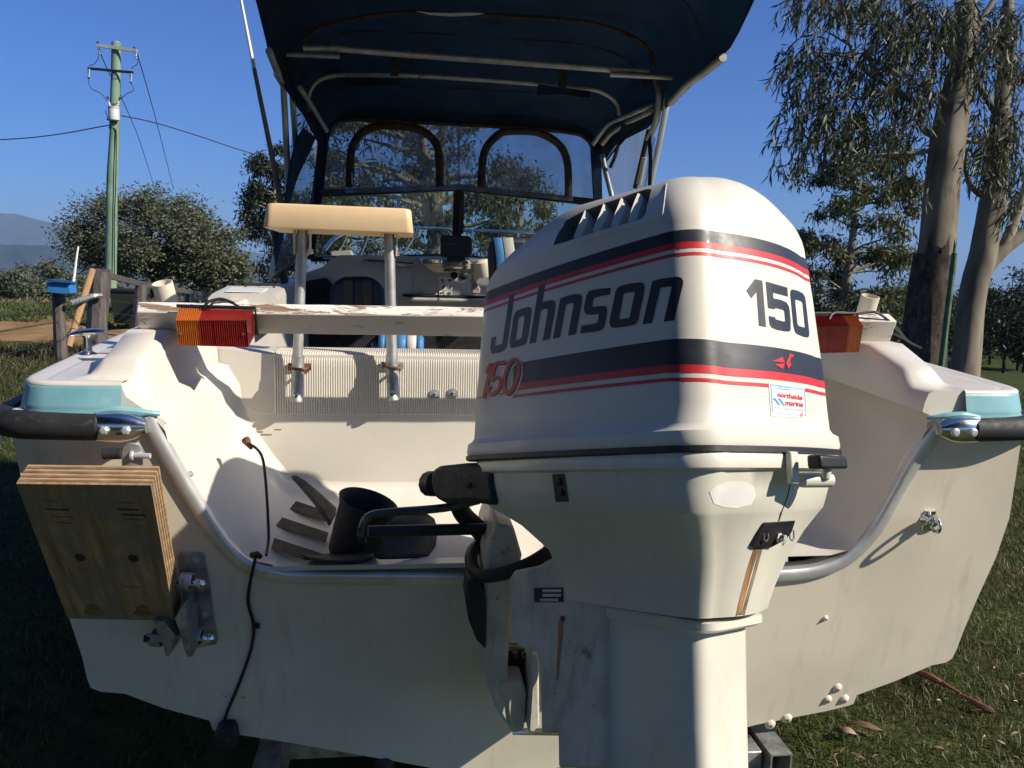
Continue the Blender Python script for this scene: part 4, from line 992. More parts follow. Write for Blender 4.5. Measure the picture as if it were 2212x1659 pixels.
# front lamination carries the bolt holes
import itertools
hl = []
for hu, hv in holes:
    hl.append([(hu+.045*math.cos(a), hv+.030*math.sin(a)) for a in [2*PI*k/14 for k in range(14)]])
loops = [[Vector((0, 0, 0)), Vector((1, 0, 0)), Vector((1, 1, 0)), Vector((0, 1, 0))]]+[[Vector((x, y, 0)) for x, y in h] for h in hl]
flat = [p for l in loops for p in l]
tri = geometry.tessellate_polygon(loops)
hole_parts = []; blk = MB(); blk.add([face_pt(p.x, p.y) for p in flat], tri)
bcore = None
for h in hl:
    rim = [face_pt(x, y) for x, y in h]; blk.loft([rim, [p+nf*.020 for p in rim]], True)
    HB_ = MB(); HB_.prism([p+nf*.0012 for p in rim], nf*.003); hole_parts.append(HB_)
nl = 9; lam = TH/nl
q0 = [face_pt(0, 0), face_pt(1, 0), face_pt(1, 1), face_pt(0, 1)]
blk.loft([q0, [p+nf*lam for p in q0]], True, False, True)
wb = blk.build('wood_pad', ply_face, ob, smooth=0)
for q_ in hole_parts: q_.build('bolt_hole_shade', black_pl, wb, smooth=0)  # black discs paint the shade inside the holes
for hu, hv in holes[2:]:
    b = MB(); b.prism([face_pt(hu+(.085+.02*math.sin(5*a))*math.cos(a), hv-.005+(.05+.012*math.sin(3*a))*math.sin(a))-nf*.0004 for a in [2*PI*k/20 for k in range(20)]], nf*.0003); b.build('rust_mark', ply_dark, wb, smooth=0)
for i in range(1, nl):
    jit = (.0006 if i % 2 else -.0004)
    cen = sum(q0, Vector())/4
    q = [p+(p-cen).normalized()*jit+nf*lam*i for p in q0]
    if i > nl-4:                                     # lower corner has broken away
        pass
    b = MB(); b.prism([p+nf*.0002 for p in q], nf*(lam-.0004)); b.build('ply_layer', ply_light if i % 2 == 0 else ply_dark, wb, smooth=0)
# clamp dents pressed into the face
for (u0, v0, w_) in ((.16, .10, .11), (.15, .155, .19), (.17, .205, .19), (.20, .245, .13), (.74, .105, .11), (.71, .15, .17), (.73, .185, .19), (.74, .215, .16), (.79, .262, .10), (.60, .715, .15)):
    b = MB(); p = [face_pt(u0, v0), face_pt(u0+w_, v0+.004), face_pt(u0+w_*.97, v0+.013), face_pt(u0+.02, v0+.010)]
    b.prism([x-nf*.0006 for x in p], nf*.0012); b.build('clamp_dent', black_pl if v0 in (.15, .185, .155) else ply_dark, wb, smooth=0)
plp = [(384, 1200), (388, 1192), (436, 1192), (442, 1197), (452, 1250), (471, 1380), (468, 1389), (432, 1396), (412, 1396)]
pq = [V(PT(px, py, .001)) for px, py in plp]; plate = MB().prism(pq, V(TN)*.006).build('mounting_plate', galv, ob, bevel=.0015)
for px, py in ((422, 1208), (434, 1268), (442, 1325)):
    MB().lathe(V(PT(px, py, .007)), TN, [(.0125, 0), (.0125, .002), (.0095, .0022), (.0095, .009), (.004, .011)], 6).build('plate_bolt', alu_dull, plate)
def spring(cpt, ax, r_, n_, L_):
    ax = V(ax).normalized(); a = ax.cross(Vector((0, 0, 1))).normalized(); c_ = ax.cross(a)
    return [cpt+ax*(L_*(i/(n_*14)-.5))+a*math.cos(2*PI*i/14)*r_+c_*math.sin(2*PI*i/14)*r_ for i in range(n_*14+1)]
for (px, py, r_) in ((403, 1257, .020), (423, 1375, .020), (341, 1378, .018)):
    cc_ = V(PT(px, py, .045)); s_ = MB(); s_.tube(spring(cc_, (1, -.12, -.06), r_, 5, .028), .0028, 6, caps=True); s_.build('coil_spring', alu_dull, ob, smooth=60)
    b = MB(); b.tube([cc_-Vector((.03, 0, 0)), cc_+Vector((.030, -.003, -.002))], .009, 12); b.lathe(cc_+Vector((.022, -.003, -.002)), (1, -.12, -.06), [(.012, 0), (.012, .008), (.009, .011), (.0095, .016), (.006, .022), (.001, .024)], 10); b.build('pivot_bolt', chrome if px > 380 else black_pl, ob)
for pl_, y0 in (([(377, 1336), (398, 1302), (402, 1330), (410, 1395), (414, 1418), (406, 1420), (399, 1408), (390, 1370)], .10), ([(330, 1340), (352, 1342), (380, 1375), (372, 1392), (364, 1418), (358, 1418), (352, 1395), (342, 1370)], .09), ([(398, 1290), (412, 1300), (420, 1340), (416, 1352), (402, 1340)], .05)):
    b = MB(); b.prism([V(PT(px, py, y0)) for px, py in pl_], Vector((.004, .07, .0))); b.build('pivot_arm', galv, ob, bevel=.001)
b = MB(); b.tube([V(PT(318, 1372, .06)), V(PT(352, 1374, .07)), V(PT(385, 1375, .07)), V(PT(402, 1370, .06))], .004, 8); b.build('spring_tail', alu_dull, ob)
# locking lever with knob and pin above the pad
b = MB(); lv = [(262, 1015), (262, 975), (266, 962), (276, 956), (290, 958), (297, 972), (299, 1015)]
b.prism([V(PT(px, py, .10)) for px, py in lv], Vector((.010, .004, 0))); b.build('lever_plate', alu_dull, ob, bevel=.002)
b = MB(); b.lathe(V(PT(264, 980, .10)), (-1, 0, 0), [(.006, 0), (.012, .002), (.0125, .03), (.0135, .036), (.012, .038)], 14); b.build('lever_knob', rubber, ob)
b = MB(); b.lathe(V(PT(284, 984, .10)), (1, -.1, 0), [(.011, 0), (.0105, .004), (.0062, .006), (.0060, .038), (.0055, .040)], 14); b.build('lever_pin', alu, ob)

# ================================================================== CHROME TOW EYE
te = thing('tow_eye', 'chrome ring bolt on the starboard side of the transom, casting a long shadow', 'ring bolt', tuple(PT(2008, 1122)))
c = V(PT(2006, 1122)); n_ = V(TN); up_ = Vector((0, RAKE, 1)).normalized() if False else (Vector((0, 0, 1))-n_*n_.z).normalized(); sd = n_.cross(up_)
b = MB(); b.lathe(c, n_, [(.024, 0), (.022, .004), (.013, .010), (.012, .016), (.013, .022), (.008, .027)], 18)
b.tube([c+up_*.026+n_*.002, c-up_*.030+n_*.002], [.016, .016], 12, flat=.35); b.build('base_plate', chrome, te, smooth=50)
b = MB(); ring = []
for k in range(26):
    a = 2*PI*k/26; x, y = math.cos(a)*.030, math.sin(a)*.018
    ring.append(c+n_*(.036+x*.85)+up_*(y+.004)*1.0+sd*(.006+.004*math.cos(a)))
ring.append(ring[0]); b.tube(ring, .0052, 9, caps=False); b.build('ring', chrome, te, smooth=60)

# ================================================================== SPARE PROPELLER lying in the well
pr = thing('propeller', 'spare black three-bladed propeller lying in the well beside the motor', 'propeller', (-.42, .2, .91))
hb0, ht0 = V(PD(756, 1200, 2.06)), V(PD(797, 1084, 2.03))
ax = (ht0-hb0).normalized()
b = MB(); L_ = (ht0-hb0).length
b.lathe(hb0, ax, [(.052, 0), (.058, .01), (.064, L_*.5), (.068, L_*.85), (.0765, L_), (.0745, L_+.002), (.066, L_-.012), (.058, L_-.09), (.02, L_-.10)], 32, caps=True); b.build('hub', rubber, pr, smooth=50)
def z5(x, y): return ((900+x*1200/2212)/1.82278, (1700+y*1200/2212)/1.82278)
def blade(poly, deps, thick, mat_=None):
    pts = [V(PD(*z5(x, y), d-.13)) for (x, y), d in zip(poly, deps)]
    tri = geometry.tessellate_polygon([[Vector((x, y, 0)) for x, y in poly]])
    bm = bmesh.new(); vsx = [bm.verts.new(p) for p in pts]
    for t in tri:
        try: bm.faces.new([vsx[i] for i in t])
        except ValueError: pass
    for _ in range(2): bmesh.ops.subdivide_edges(bm, edges=bm.edges[:], cuts=1, use_grid_fill=True)
    for _ in range(3): bmesh.ops.smooth_vert(bm, verts=[v for v in bm.verts if not v.is_boundary], factor=.5, use_axis_x=True, use_axis_y=True, use_axis_z=True)
    me = bpy.data.meshes.new('blade'); bm.to_mesh(me); bm.free(); me.materials.append(rubber)
    for v in me.vertices: v.co -= Vector(WL[pr])
    me.polygons.foreach_set("use_smooth", [True]*len(me.polygons))
    o = bpy.data.objects.new('blade', me); col.objects.link(o); o.parent = pr; WL[o] = WL[pr]
    m_ = o.modifiers.new('thick', 'SOLIDIFY'); m_.thickness = thick; m_.offset = 0
    return o
blade([(455, 325), (490, 322), (560, 365), (650, 440), (780, 560), (775, 610), (735, 680), (690, 610), (600, 490), (520, 400)], [2.32, 2.33, 2.32, 2.30, 2.25, 2.22, 2.16, 2.18, 2.24, 2.29], .006)
blade([(522, 886), (600, 905), (800, 880), (950, 820), (1055, 890), (1050, 915), (960, 940), (850, 944), (700, 936), (590, 918)], [2.12, 2.16, 2.20, 2.16, 2.08, 2.05, 2.03, 2.03, 2.05, 2.09], .005)
blade([(960, 640), (1090, 600), (1250, 590), (1430, 592), (1490, 635), (1516, 720), (1500, 830), (1450, 905), (1330, 915), (1100, 920), (960, 860), (900, 760)], [2.18, 2.24, 2.28, 2.30, 2.30, 2.28, 2.24, 2.20, 2.18, 2.14, 2.14, 2.16], .007)

# ================================================================== CABLES on the transom
cab = MB().tube(smooth_path([PY(535, 958, .16), PY(553, 968, .15), PY(567, 990, .13), PY(574, 1040, .11), PY(579, 1120, .10), PY(580, 1165, .10), PY(575, 1200, .05)], 6), .0035, 8).build('well_cable', black_pl, None)
tag(cab, 'thin black cable hanging from a brown plug on the port wall of the motor well', 'cable')
pg = MB(); pg.lathe(PY(532, 952, .17), (.6, -.5, -.75), [(.010, -.006), (.011, 0), (.008, .010), (.006, .018), (.004, .026)], 10); pgo = pg.build('plug', rust, cab)
tc = MB().tube(smooth_path([V(PT(552, 1204, .035)), V(PT(548, 1222, .05)), V(PT(540, 1260, .012)), V(PT(536, 1300, .006)), V(PT(546, 1340, .006)), V(PT(548, 1365, .008)), V(PT(540, 1410, .006)), V(PT(515, 1480, .006)), V(PT(490, 1540, .006)), V(PT(478, 1580, .012))], 6), .0042, 8).build('transducer_cable', black_pl, None)
tag(tc, 'black cable running down the shaded port half of the transom to the depth sounder', 'cable')
b = MB(); b.tube([V(PT(545, 1352, .006)), V(PT(561, 1352, .006))], .007, 8); b.lathe(V(PT(556, 1352, .012)), TN, [(.005, 0), (.004, .003)], 8); b.build('cable_clip', black_pl, tc)
b = MB(); b.tube([V(PT(543, 1200, .03)), V(PT(556, 1196, .035)), V(PT(562, 1203, .03))], .007, 8); b.build('cable_knot', rubber, tc)
tdp = [(470, 1562), (480, 1552), (510, 1552), (516, 1565), (520, 1592), (488, 1604), (468, 1590)]
td = MB().prism([V(PT(px, py, .002)) for px, py in tdp], V(TN)*.04).build('transducer', rubber, None, bevel=.006)
tag(td, 'small black depth sounder fixed at the bottom edge of the port transom', 'depth sounder')

# ================================================================== TRAILER under the hull
trl = thing('boat_trailer', 'galvanised steel trailer rails just showing under the transom', 'trailer', (0, .3, .2))
def hollow(c0, wx, wz, L_, th, name):
    b = MB(); o_ = [(-wx/2, -wz/2), (wx/2, -wz/2), (wx/2, wz/2), (-wx/2, wz/2)]; i_ = [(x*(1-2*th/wx), z*(1-2*th/wz)) for x, z in o_]
    r0 = [c0+Vector((x, 0, z)) for x, z in o_]; r1 = [c0+Vector((x, L_, z)) for x, z in o_]; q0_ = [c0+Vector((x, 0, z)) for x, z in i_]; q1_ = [c0+Vector((x, L_, z)) for x, z in i_]
    b.loft([q1_, q0_, r0, r1], True); return b.build(name, galv, trl, smooth=0)
tz = V(PY(1678, 1655, .12))
hollow(Vector((tz.x+.002, .10, tz.z-.02)), .062, .135, 4.6, .005, 'side_rail')
hollow(Vector((-tz.x-.0, .10, tz.z-.02)), .062, .135, 4.6, .005, 'side_rail')
MB().box((tz.x-.075, .2, tz.z-.02), (.07, .14, .12)).build('rail_gusset', galv, trl, bevel=.004)
MB().box((0, .45, tz.z-.06), (1.5, .07, .07)).build('cross_member', galv, trl)
for s in (-1, 1):
    w_ = MB(); w_.lathe((s*1.02-.09, 2.3, .33), (1, 0, 0), [(.12, 0), (.27, 0), (.32, .03), (.325, .09), (.32, .15), (.27, .18), (.12, .18)], 32); wo_ = w_.build('wheel', rubber, trl)
    MB().box((s*.95, 2.3, .33), (.2, .06, .06)).build('axle_stub', galv, trl)
# ================================================================== CABIN, WINDSCREEN AND DASH (parts of the boat)
YW = 3.2
def fillY(name, pl, Y, mat, parent, th=.012, smooth=0): return fill(name, [V(PY(px, py, Y)) for px, py in pl], mat, parent, thick=(0, th, 0), smooth=smooth)
# forward cabin bulkhead / dashboard moulding
dash = fillY('dashboard', [(560, 690), (560, 655), (600, 610), (660, 590), (700, 575), (712, 562), (735, 551), (870, 551), (905, 558), (925, 580), (940, 588), (1080, 592), (1300, 600), (1300, 690)], 2.95, gel_cream, boat, th=.02, smooth=30)
b = MB(); b.box((0, 3.02, .95), (2.1, .02, .95)); b.build('cabin_bulkhead', dark_in, boat)
# dash top shelf towards the windscreen
b = MB(); b.loft([[V(PY(700, 560, 2.96)), V(PY(930, 560, 2.96)), V(PY(1300, 596, 2.96))], [V(PY(690, 552, 3.5)), V(PY(990, 553, 3.7)), V(PY(1330, 575, 3.5))]], False); b.build('dash_top', gel_cream, boat)
# cabin hatch doors, grab rail, switches, instruction sticker
hx_ = fillY('cabin_hatch', [(780, 578), (882, 580), (890, 586), (891, 640), (884, 646), (780, 642)], 2.935, gel_cream, boat, th=.012, smooth=30)
b = MB(); b.tube(smooth_path([PY(785, 566, 2.95), PY(787, 565, 2.88), PY(800, 564, 2.87), PY(880, 571, 2.87), PY(892, 572, 2.88), PY(894, 572, 2.95)], 4), .012, 8); b.build('grab_rail', chrome, boat)
b = MB(); b.tube([PY(880, 646, 2.92), PY(1180, 653, 2.92)], .012, 8); b.build('dash_trim', alu, boat)
b = MB(); b.tube([PY(870, 638, 2.92), PY(1180, 645, 2.92)], .008, 8); b.build('dash_trim', black_pl, boat)
for px, py in ((981, 595), (1001, 597)):
    MB().lathe(PY(px, py, 2.948), (0, -1, 0), [(.022, 0), (.020, .006), (.012, .010)], 16).build('dash_knob', black_pl, boat)
for i in range(3):
    for j in range(2):
        x0, y0 = 949+j*15, 598.5+i*14.5; stc = fillY('pictogram', [(x0, y0), (x0+14, y0+.4), (x0+14, y0+13.6), (x0, y0+13.2)], 2.944, white_v, boat, th=.002)
        for k in range(4):
            ax_, ay_ = x0+2+rnd.random()*7, y0+2+rnd.random()*6; ww, hh = 2+rnd.random()*5, 1.5+rnd.random()*5
            fillY('pictogram_mark', [(ax_, ay_), (ax_+ww*.6, ay_-.8), (ax_+ww, ay_+hh*.5), (ax_+ww*.5, ay_+hh), (ax_-.6, ay_+hh*.7)], 2.9425, grey_v, stc, th=.0012)
# port side dark moulding under the windscreen and lockers
fillY('side_console', [(566, 690), (590, 650), (640, 610), (705, 600), (740, 640), (740, 690)], 2.90, dark_in, boat, th=.02)
# windscreen: V of two framed panes with a centre post
posts = {}
lo_l, lo_c, lo_r = V(PY(672, 560, 3.15)), V(PY(985, 552, 3.75)), V(PY(1305, 590, 3.15))
up_l, up_c, up_r = V(PY(690, 418, 3.15)), V(PY(990, 405, 3.55)), V(PY(1290, 438, 3.15))
for a, c_, A_, C_ in ((lo_l, lo_c, up_l, up_c), (lo_c, lo_r, up_c, up_r)):
    g = MB(); g.prism([a, c_, C_, A_], (0, .005, 0)); fr_ = g.build('windscreen_pane', glass, boat, smooth=0)
    for q0_, q1_, r_ in ((A_, C_, .022), (a, c_, .014)):
        d_ = Vector((0, -.012, 0)); bx = MB(); bx.prism([q0_+d_+Vector((0, 0, r_)), q1_+d_+Vector((0, 0, r_)), q1_+d_-Vector((0, 0, r_)), q0_+d_-Vector((0, 0, r_))], (0, .03, 0)); bx.build('windscreen_frame', blackframe, boat, bevel=.003)
for a, A_, wd in ((lo_l, up_l, .018), (lo_c, up_c, .030), (lo_r, up_r, .018)):
    b = MB(); b.prism([a+Vector((-wd, -.02, 0)), a+Vector((wd, -.02, 0)), A_+Vector((wd*1.1, -.02, 0)), A_+Vector((-wd*1.1, -.02, 0))], (0, .035, 0)); b.build('windscreen_post', blackframe, boat, bevel=.003)
b = MB(); b.prism([V(PY(995, 418, 3.46)), V(PY(1003, 418, 3.46)), V(PY(1001, 505, 3.60)), V(PY(990, 505, 3.60))], (0, .01, 0)); b.build('post_cover', black_pl, boat)
# foredeck and cabin top
fd = MB(); rows = []
for Y in (3.0, 3.4, 3.8, 4.4, 5.0, 5.5, 5.9):
    hb = HB(Y); z = SHE(Y)+.0; row = []
    for k in range(-6, 7):
        t = k/6; crown = .17*(1-t*t)*(1 if Y < 4.4 else max(0, (5.9-Y)/1.5))
        row.append((t*hb*.97, Y, z+.02+crown))
    rows.append(row)
fd.loft(rows, False); fd.build('foredeck', gel_deck, boat, smooth=60)
# bow rail
rl = smooth_path([PY(700, 540, 3.6), PY(740, 505, 3.9), PY(830, 492, 4.6), PY(895, 492, 5.2), PY(960, 494, 5.6), PY(1000, 497, 5.6), PY(1180, 505, 4.6), PY(1260, 520, 4.0)], 5)
b = MB(); b.tube(rl, .014, 8); 
for a, c_, Y in (((752, 500), (728, 552), 4.0), ((800, 495), (776, 556), 4.3), ((905, 492), (868, 556), 5.2), ((1020, 498), (1022, 520), 5.4), ((1118, 503), (1128, 590), 4.8)): b.tube([PY(*a, Y), PY(*c_, Y)], .010, 7)
b.build('bow_rail', chrome, boat)
# white block and timber seen on the foredeck, starboard screen
fillY('foredeck_box', [(716, 543), (756, 540), (760, 556), (717, 560)], 3.9, gel_cream, boat, th=.25)
# ---- electronics: things that sit on the dash
cp = thing('chart_plotter', 'black chart plotter under a cover on a bracket, in the middle of the dash', 'chart plotter', tuple(PY(985, 556, 2.86)))
pl = [(952, 512), (956, 508), (1010, 509), (1017, 512), (1020, 519), (1020, 552), (1017, 556), (957, 555), (952, 551)]
cpo = MB().prism([V(PY(px, py, 2.80)) for px, py in pl], (0, .09, 0)).build('cover', black_pl, cp, bevel=.008)
cpb = BVHTree.FromPolygons([v.co+Vector(WL[cp]) for v in cpo.data.vertices], [p.vertices[:] for p in cpo.data.polygons])
text_decal('cover_lettering', "Raymarine", (960, 529), (27, 0), (.02, -1), grey_v, 7, cp, bvh=cpb, off=.0015, tf=lambda x, y: (x, y), bold=.01)
MB().box(PY(985, 560, 2.84), (.10, .05, .03)).build('bracket', black_pl, cp)
ra = thing('marine_radio', 'beige two-way radio with small screen and coiled cord below the chart plotter', 'radio', tuple(PY(986, 580, 2.86)))
rb_ = MB().prism([V(PY(px, py, 2.82)) for px, py in [(957, 560), (1013, 562), (1016, 566), (1016, 580), (1012, 583), (959, 581), (956, 577)]], (0, .10, 0)).build('case', radio_m, ra, bevel=.006)
MB().prism([V(PY(px, py, 2.816)) for px, py in [(979, 563), (998, 564), (999, 575), (979, 574)]], (0, .006, 0)).build('screen', lcd, ra)
for i in range(4): MB().prism([V(PY(px, py, 2.8165)) for px, py in [(961, 564+i*3.2), (973, 564.4+i*3.2), (973, 565.6+i*3.2), (961, 565.2+i*3.2)]], (0, .005, 0)).build('speaker_slot', black_pl, ra)
for px, py, r_ in ((1007, 567, .011), (1006, 577, .009)): MB().lathe(PY(px, py, 2.82), (0, -1, 0), [(r_, 0), (r_*.9, .012)], 12).build('dial', black_pl, ra)
b = MB(); b.tube([V(PY(958+i*.45, 584+1.6*math.sin(i*1.3), 2.82-.012*math.cos(i*1.3))) for i in range(60)], .0022, 5); b.tube(smooth_path([PY(984, 584, 2.82), PY(1010, 588, 2.82), PY(1022, 597, 2.80), PY(1016, 610, 2.80)], 5), .003, 6); b.build('coiled_cord', black_pl, ra)
mi = MB().prism([V(PY(px, py, 2.76)) for px, py in [(1022, 603), (1027, 607), (1038, 624), (1037, 633), (1030, 636), (1020, 634), (1018, 627), (1019, 612)]], (0, .03, 0)).build('hand_microphone', radio_m, None, bevel=.006)
tag(mi, 'cream hand microphone hanging from the dash beside the cowl', 'microphone')
for i in range(6): MB().prism([V(PY(px, py, 2.7595)) for px, py in [(1021, 611+i*2.6), (1030+i*.9, 612+i*2.7), (1030+i*.9, 612.7+i*2.7), (1021, 611.7+i*2.6)]], (0, .002, 0)).build('grille_slot', black_pl, mi)
b = MB(); b.lathe(PY(1046, 586, 2.7), (-.2, -.1, 1), [(.05, -.03), (.055, 0), (.052, .05), (.03, .065)], 16); wv_ = b.build('steering_boss', pvc, boat)
# ---- seats
def seat(name, label, pl, Y, depth, mats, nst, loc):
    t = thing(name, label, 'seat', loc); pts = [V(PY(px, py, Y)) for px, py in pl]
    b = MB(); b.prism(pts, (0, depth, 0)); o = b.build('backrest', mats[0], t, bevel=.03, bseg=3)
    return t, o
s1_, o1_ = seat('helm_seat', 'blue and white striped helm seat back rising behind the outboard cowl', [(1056, 540), (1060, 524), (1072, 514), (1095, 511), (1135, 513), (1150, 530), (1140, 640), (1062, 640)], 2.0, .12, [dark_seat], 2, tuple(PY(1090, 640, 2.0)))
for px0, px1, m_ in ((1068, 1086, blue_seat), (1088, 1110, white_seat)):
    b = MB(); rows = []
    for t in range(9):
        y = 516+t*13; q0_, q1_ = px0-2+t*.2+6*math.sin(t*.35), px1-2+t*.2+6*math.sin(t*.35); yy = y-(3 if t == 0 else 0)
        rows.append([V(PY(q0_, yy, 1.99)), V(PY((q0_+q1_)/2, yy, 1.982)), V(PY(q1_, yy, 1.99))])
    b.loft(rows, False); b.build('stripe_panel', m_, s1_, smooth=60)
s2_, o2_ = seat('passenger_seat', 'dark blue passenger seat back with faint stripes behind the bait board', [(712, 690), (712, 630), (720, 608), (742, 598), (790, 597), (815, 605), (828, 625), (832, 690)], 2.3, .12, [dark_seat], 2, tuple(PY(770, 690, 2.3)))
for px0, px1 in ((742, 762), (784, 803)):
    b = MB(); b.loft([[V(PY(px0, 606, 2.29)), V(PY(px1, 606, 2.29))], [V(PY(px0, 688, 2.29)), V(PY(px1, 688, 2.29))]], False); b.build('stripe_panel', pm('grey_seat_stripe', (.035, .035, .034), rough=.6), s2_)
rs = thing('stern_cushion', 'blue and white striped roll cushion low behind the ribbed bulkhead', 'cushion', tuple(PY(855, 765, 1.0)))
ca, ce = V(PY(818, 748, 1.02)), V(PY(915, 752, 1.02))
segs = [0, .14, .36, .60, .83, 1.0]
for i in range(5):
    p, q = ca.lerp(ce, segs[i]), ca.lerp(ce, segs[i+1]); b = MB(); 
    prf = [(.045, 0), (.052, .006), (.052, (q-p).length-.004), (.047, (q-p).length)] if i < 4 else [(.045, 0), (.052, .006), (.050, (q-p).length*.7), (.036, (q-p).length)]
    b.lathe(p, (q-p), prf, 18); b.build('cushion_band', (blue_seat, white_seat)[i % 2] if i else blue_seat, rs, smooth=60)
b = MB(); b.prism([V(PY(px, py, 1.0)) for px, py in [(800, 742), (808, 740), (820, 755), (838, 763), (896, 764), (896, 775), (815, 775)]], (0, .05, 0)); b.build('cushion_base', blue_seat, rs, bevel=.004)

# ================================================================== CANOPY
cn = thing('boat_canopy', 'navy canvas boat canopy on aluminium tubes with clear zip windows, seen from below', 'canopy', (0, 2.4, 1.4))
kc = ([.95, 1.3, 1.6, 2.2, 2.5, 2.8, 3.05, 3.25], [2.93, 2.93, 2.92, 2.90, 2.83, 2.74, 2.63, 2.545])
kl = ([.95, 1.3, 1.68, 2.01, 2.34, 2.8, 3.05, 3.25], [2.92, 2.82, 2.69, 2.56, 2.50, 2.44, 2.37, 2.29])
kr = ([.95, 1.1, 1.36, 1.47, 2.25, 2.8, 3.05, 3.25], [2.84, 2.76, 2.61, 2.555, 2.49, 2.44, 2.37, 2.29])
kw = ([.95, 1.5, 2.2, 2.5, 2.8, 3.05, 3.25], [.95, .95, .955, .93, .90, .87, .84])
def cz(Y, u):
    z = np.interp(Y, *kc); e = np.interp(Y, *(kl if u < 0 else kr)); hw = np.interp(Y, *kw)
    return (u*hw, Y, e+(z-e)*(1-abs(u)**6)**(1/2.1))
b = MB(); rows = []
us = [math.sin(PI/2*k/16) for k in range(-16, 17)]
for i in range(28):
    Y = .95+i*(2.30/27); rows.append([Vector(cz(Y, u))+Vector((0, 0, .007*math.sin(Y*8+u*3)*math.cos(u*9+Y)+.004*math.sin(u*17+Y*5))) for u in us])
b.loft(rows, False)
# short valance along the sides
for s in (-1, 1):
    rv_ = []
    for i in range(28):
        Y = .95+i*(2.30/27); p = Vector(cz(Y, s)); rv_.append([p, p+Vector((s*.005, 0, -.008)), p+Vector((s*.003, 0, -.016-.003*math.sin(i*1.7)))])
    b.loft(rv_, False)
co_ = b.build('canvas', canvas, cn, smooth=50)
m_ = co_.modifiers.new('thick', 'SOLIDIFY'); m_.thickness = .004
# seam and zip arch on the rear bow, silver badge at its crown
def arch(Y, u0, u1, dz, n=30): return [Vector(cz(Y, u0+(u1-u0)*k/n))+Vector((0, 0, dz)) for k in range(n+1)]
for Ys in (1.75, 2.52, 2.98):
    b = MB(); b.tube(arch(Ys, -.985, .985, -.006, 40), .0045, 5); b.build('seam', zipm, cn)
def flatband(pts, w_, name, mat, parent):
    b = MB(); b.loft([[p+Vector((0, -w_/2, 0)) for p in pts], [p+Vector((0, w_/2, -.002)) for p in pts]], False); return b.build(name, mat, parent)
zipa = [V(PY(px, py, Y)) for px, py, Y in [(650, 95, 2.2), (668, 75, 2.2), (700, 58, 2.2), (745, 45, 2.2), (800, 34, 2.2), (860, 28, 2.2), (900, 26, 2.2), (975, 30, 2.2), (1050, 33, 2.2), (1150, 38, 2.2), (1250, 46, 2.2), (1300, 56, 2.2), (1350, 72, 2.2), (1385, 92, 2.2), (1403, 110, 2.2), (1412, 130, 2.2), (1409, 143, 2.2)]]
zs = smooth_path(zipa, 4)
b = MB(); b.tube(zs, .011, 8); b.build('rear_bow', zipm, cn)
bdg = [V(PY(px, py, 2.18)) for px, py in [(900, 24), (930, 27), (975, 28), (1020, 27), (1046, 29), (1020, 33), (975, 35), (930, 32)]]
MB().prism(bdg, (0, .004, 0)).build('bow_badge', white_v, cn)
# tubes
def tb(name, pts, r_, mat=alu_dull, sm=0, n=10):
    q = smooth_path([V(p) for p in pts], sm) if sm else [V(p) for p in pts]
    b = MB(); b.tube(q, r_, n); return b.build(name, mat, cn, smooth=50)
tb('cross_tube', [PY(655, 103, 2.2), PY(720, 104, 2.2), PY(880, 117, 2.2), PY(1130, 135, 2.2), PY(1300, 148, 2.2), PY(1400, 155, 2.2)], .0165)
tb('cross_tube', [PY(620, 117, 2.22), PY(733, 122, 2.17)], .012, alu_dull)
tb('cross_tube', [PY(1318, 160, 2.17), PY(1470, 168, 2.2)], .0135, alu_dull)
tb('bow_tube', [PY(668, 240, 2.8), PY(665, 215, 2.8), PY(672, 190, 2.8), (PY(690, 172, 2.8)), PY(720, 163, 2.8), PY(770, 161, 2.8), PY(900, 163, 2.8), PY(1100, 176, 2.8), PY(1240, 188, 2.8), PY(1290, 195, 2.8), PY(1320, 210, 2.8), PY(1335, 228, 2.8), PY(1338, 248, 2.8)], .014, alu_dull, 4)
tb('upright_tube', [PX(598, 160, -.955), PX(612, 185, -.955), PX(618, 300, -.955), PX(624, 430, -.955), PX(628, 520, -.955)], .016, alu_dull)
tb('upright_tube', [PX(642, 120, -.93), PX(631, 130, -.935), PX(628, 160, -.935), PX(634, 250, -.935), PX(640, 330, -.935)], .015, alu_dull)
tb('upright_tube', [PX(1452, 158, .955), PX(1446, 172, .955), PX(1438, 235, .955), PX(1424, 310, .955), PX(1404, 405, .955), PX(1385, 490, .955)], .016, alu)
tb('upright_tube', [PX(1395, 160, .92), PX(1415, 168, .925), PX(1421, 185, .925), PX(1424, 205, .925), PX(1418, 260, .925), PX(1400, 300, .925)], .018, alu_dull, 3)
tb('side_rail_tube', [PY(1562, 124, 1.5), PY(1520, 158, 1.75), PY(1488, 180, 1.95), PY(1448, 222, 2.2)], .017, alu_dull)
tb('side_rail_tube', [PY(581, 110, 1.85), PY(603, 165, 2.15)], .016, alu_dull)
tb('brace_tube', [PY(1412, 226, 2.4), PY(1390, 235, 2.5), PY(1335, 258, 2.9), PY(1315, 268, 3.0), PY(1300, 285, 3.08), PY(1281, 312, 3.15)], .014, alu_dull, 3)
tb('brace_tube', [PY(1408, 240, 2.4), PY(1350, 268, 2.9), PY(1318, 290, 3.0), PY(1300, 312, 3.05)], .014, alu_dull)
tb('brace_tube', [PY(648, 190, 2.4), PY(665, 215, 2.6), PY(705, 282, 3.1)], .014, alu_dull)
tb('brace_tube', [PY(1301, 335, 3.05), PY(1308, 370, 3.0), PY(1322, 425, 2.95)], .016, alu_dull)
tb('brace_tube', [PY(1340, 300, 2.95), PY(1328, 340, 2.95), PY(1318, 362, 2.98)], .011, zipm)
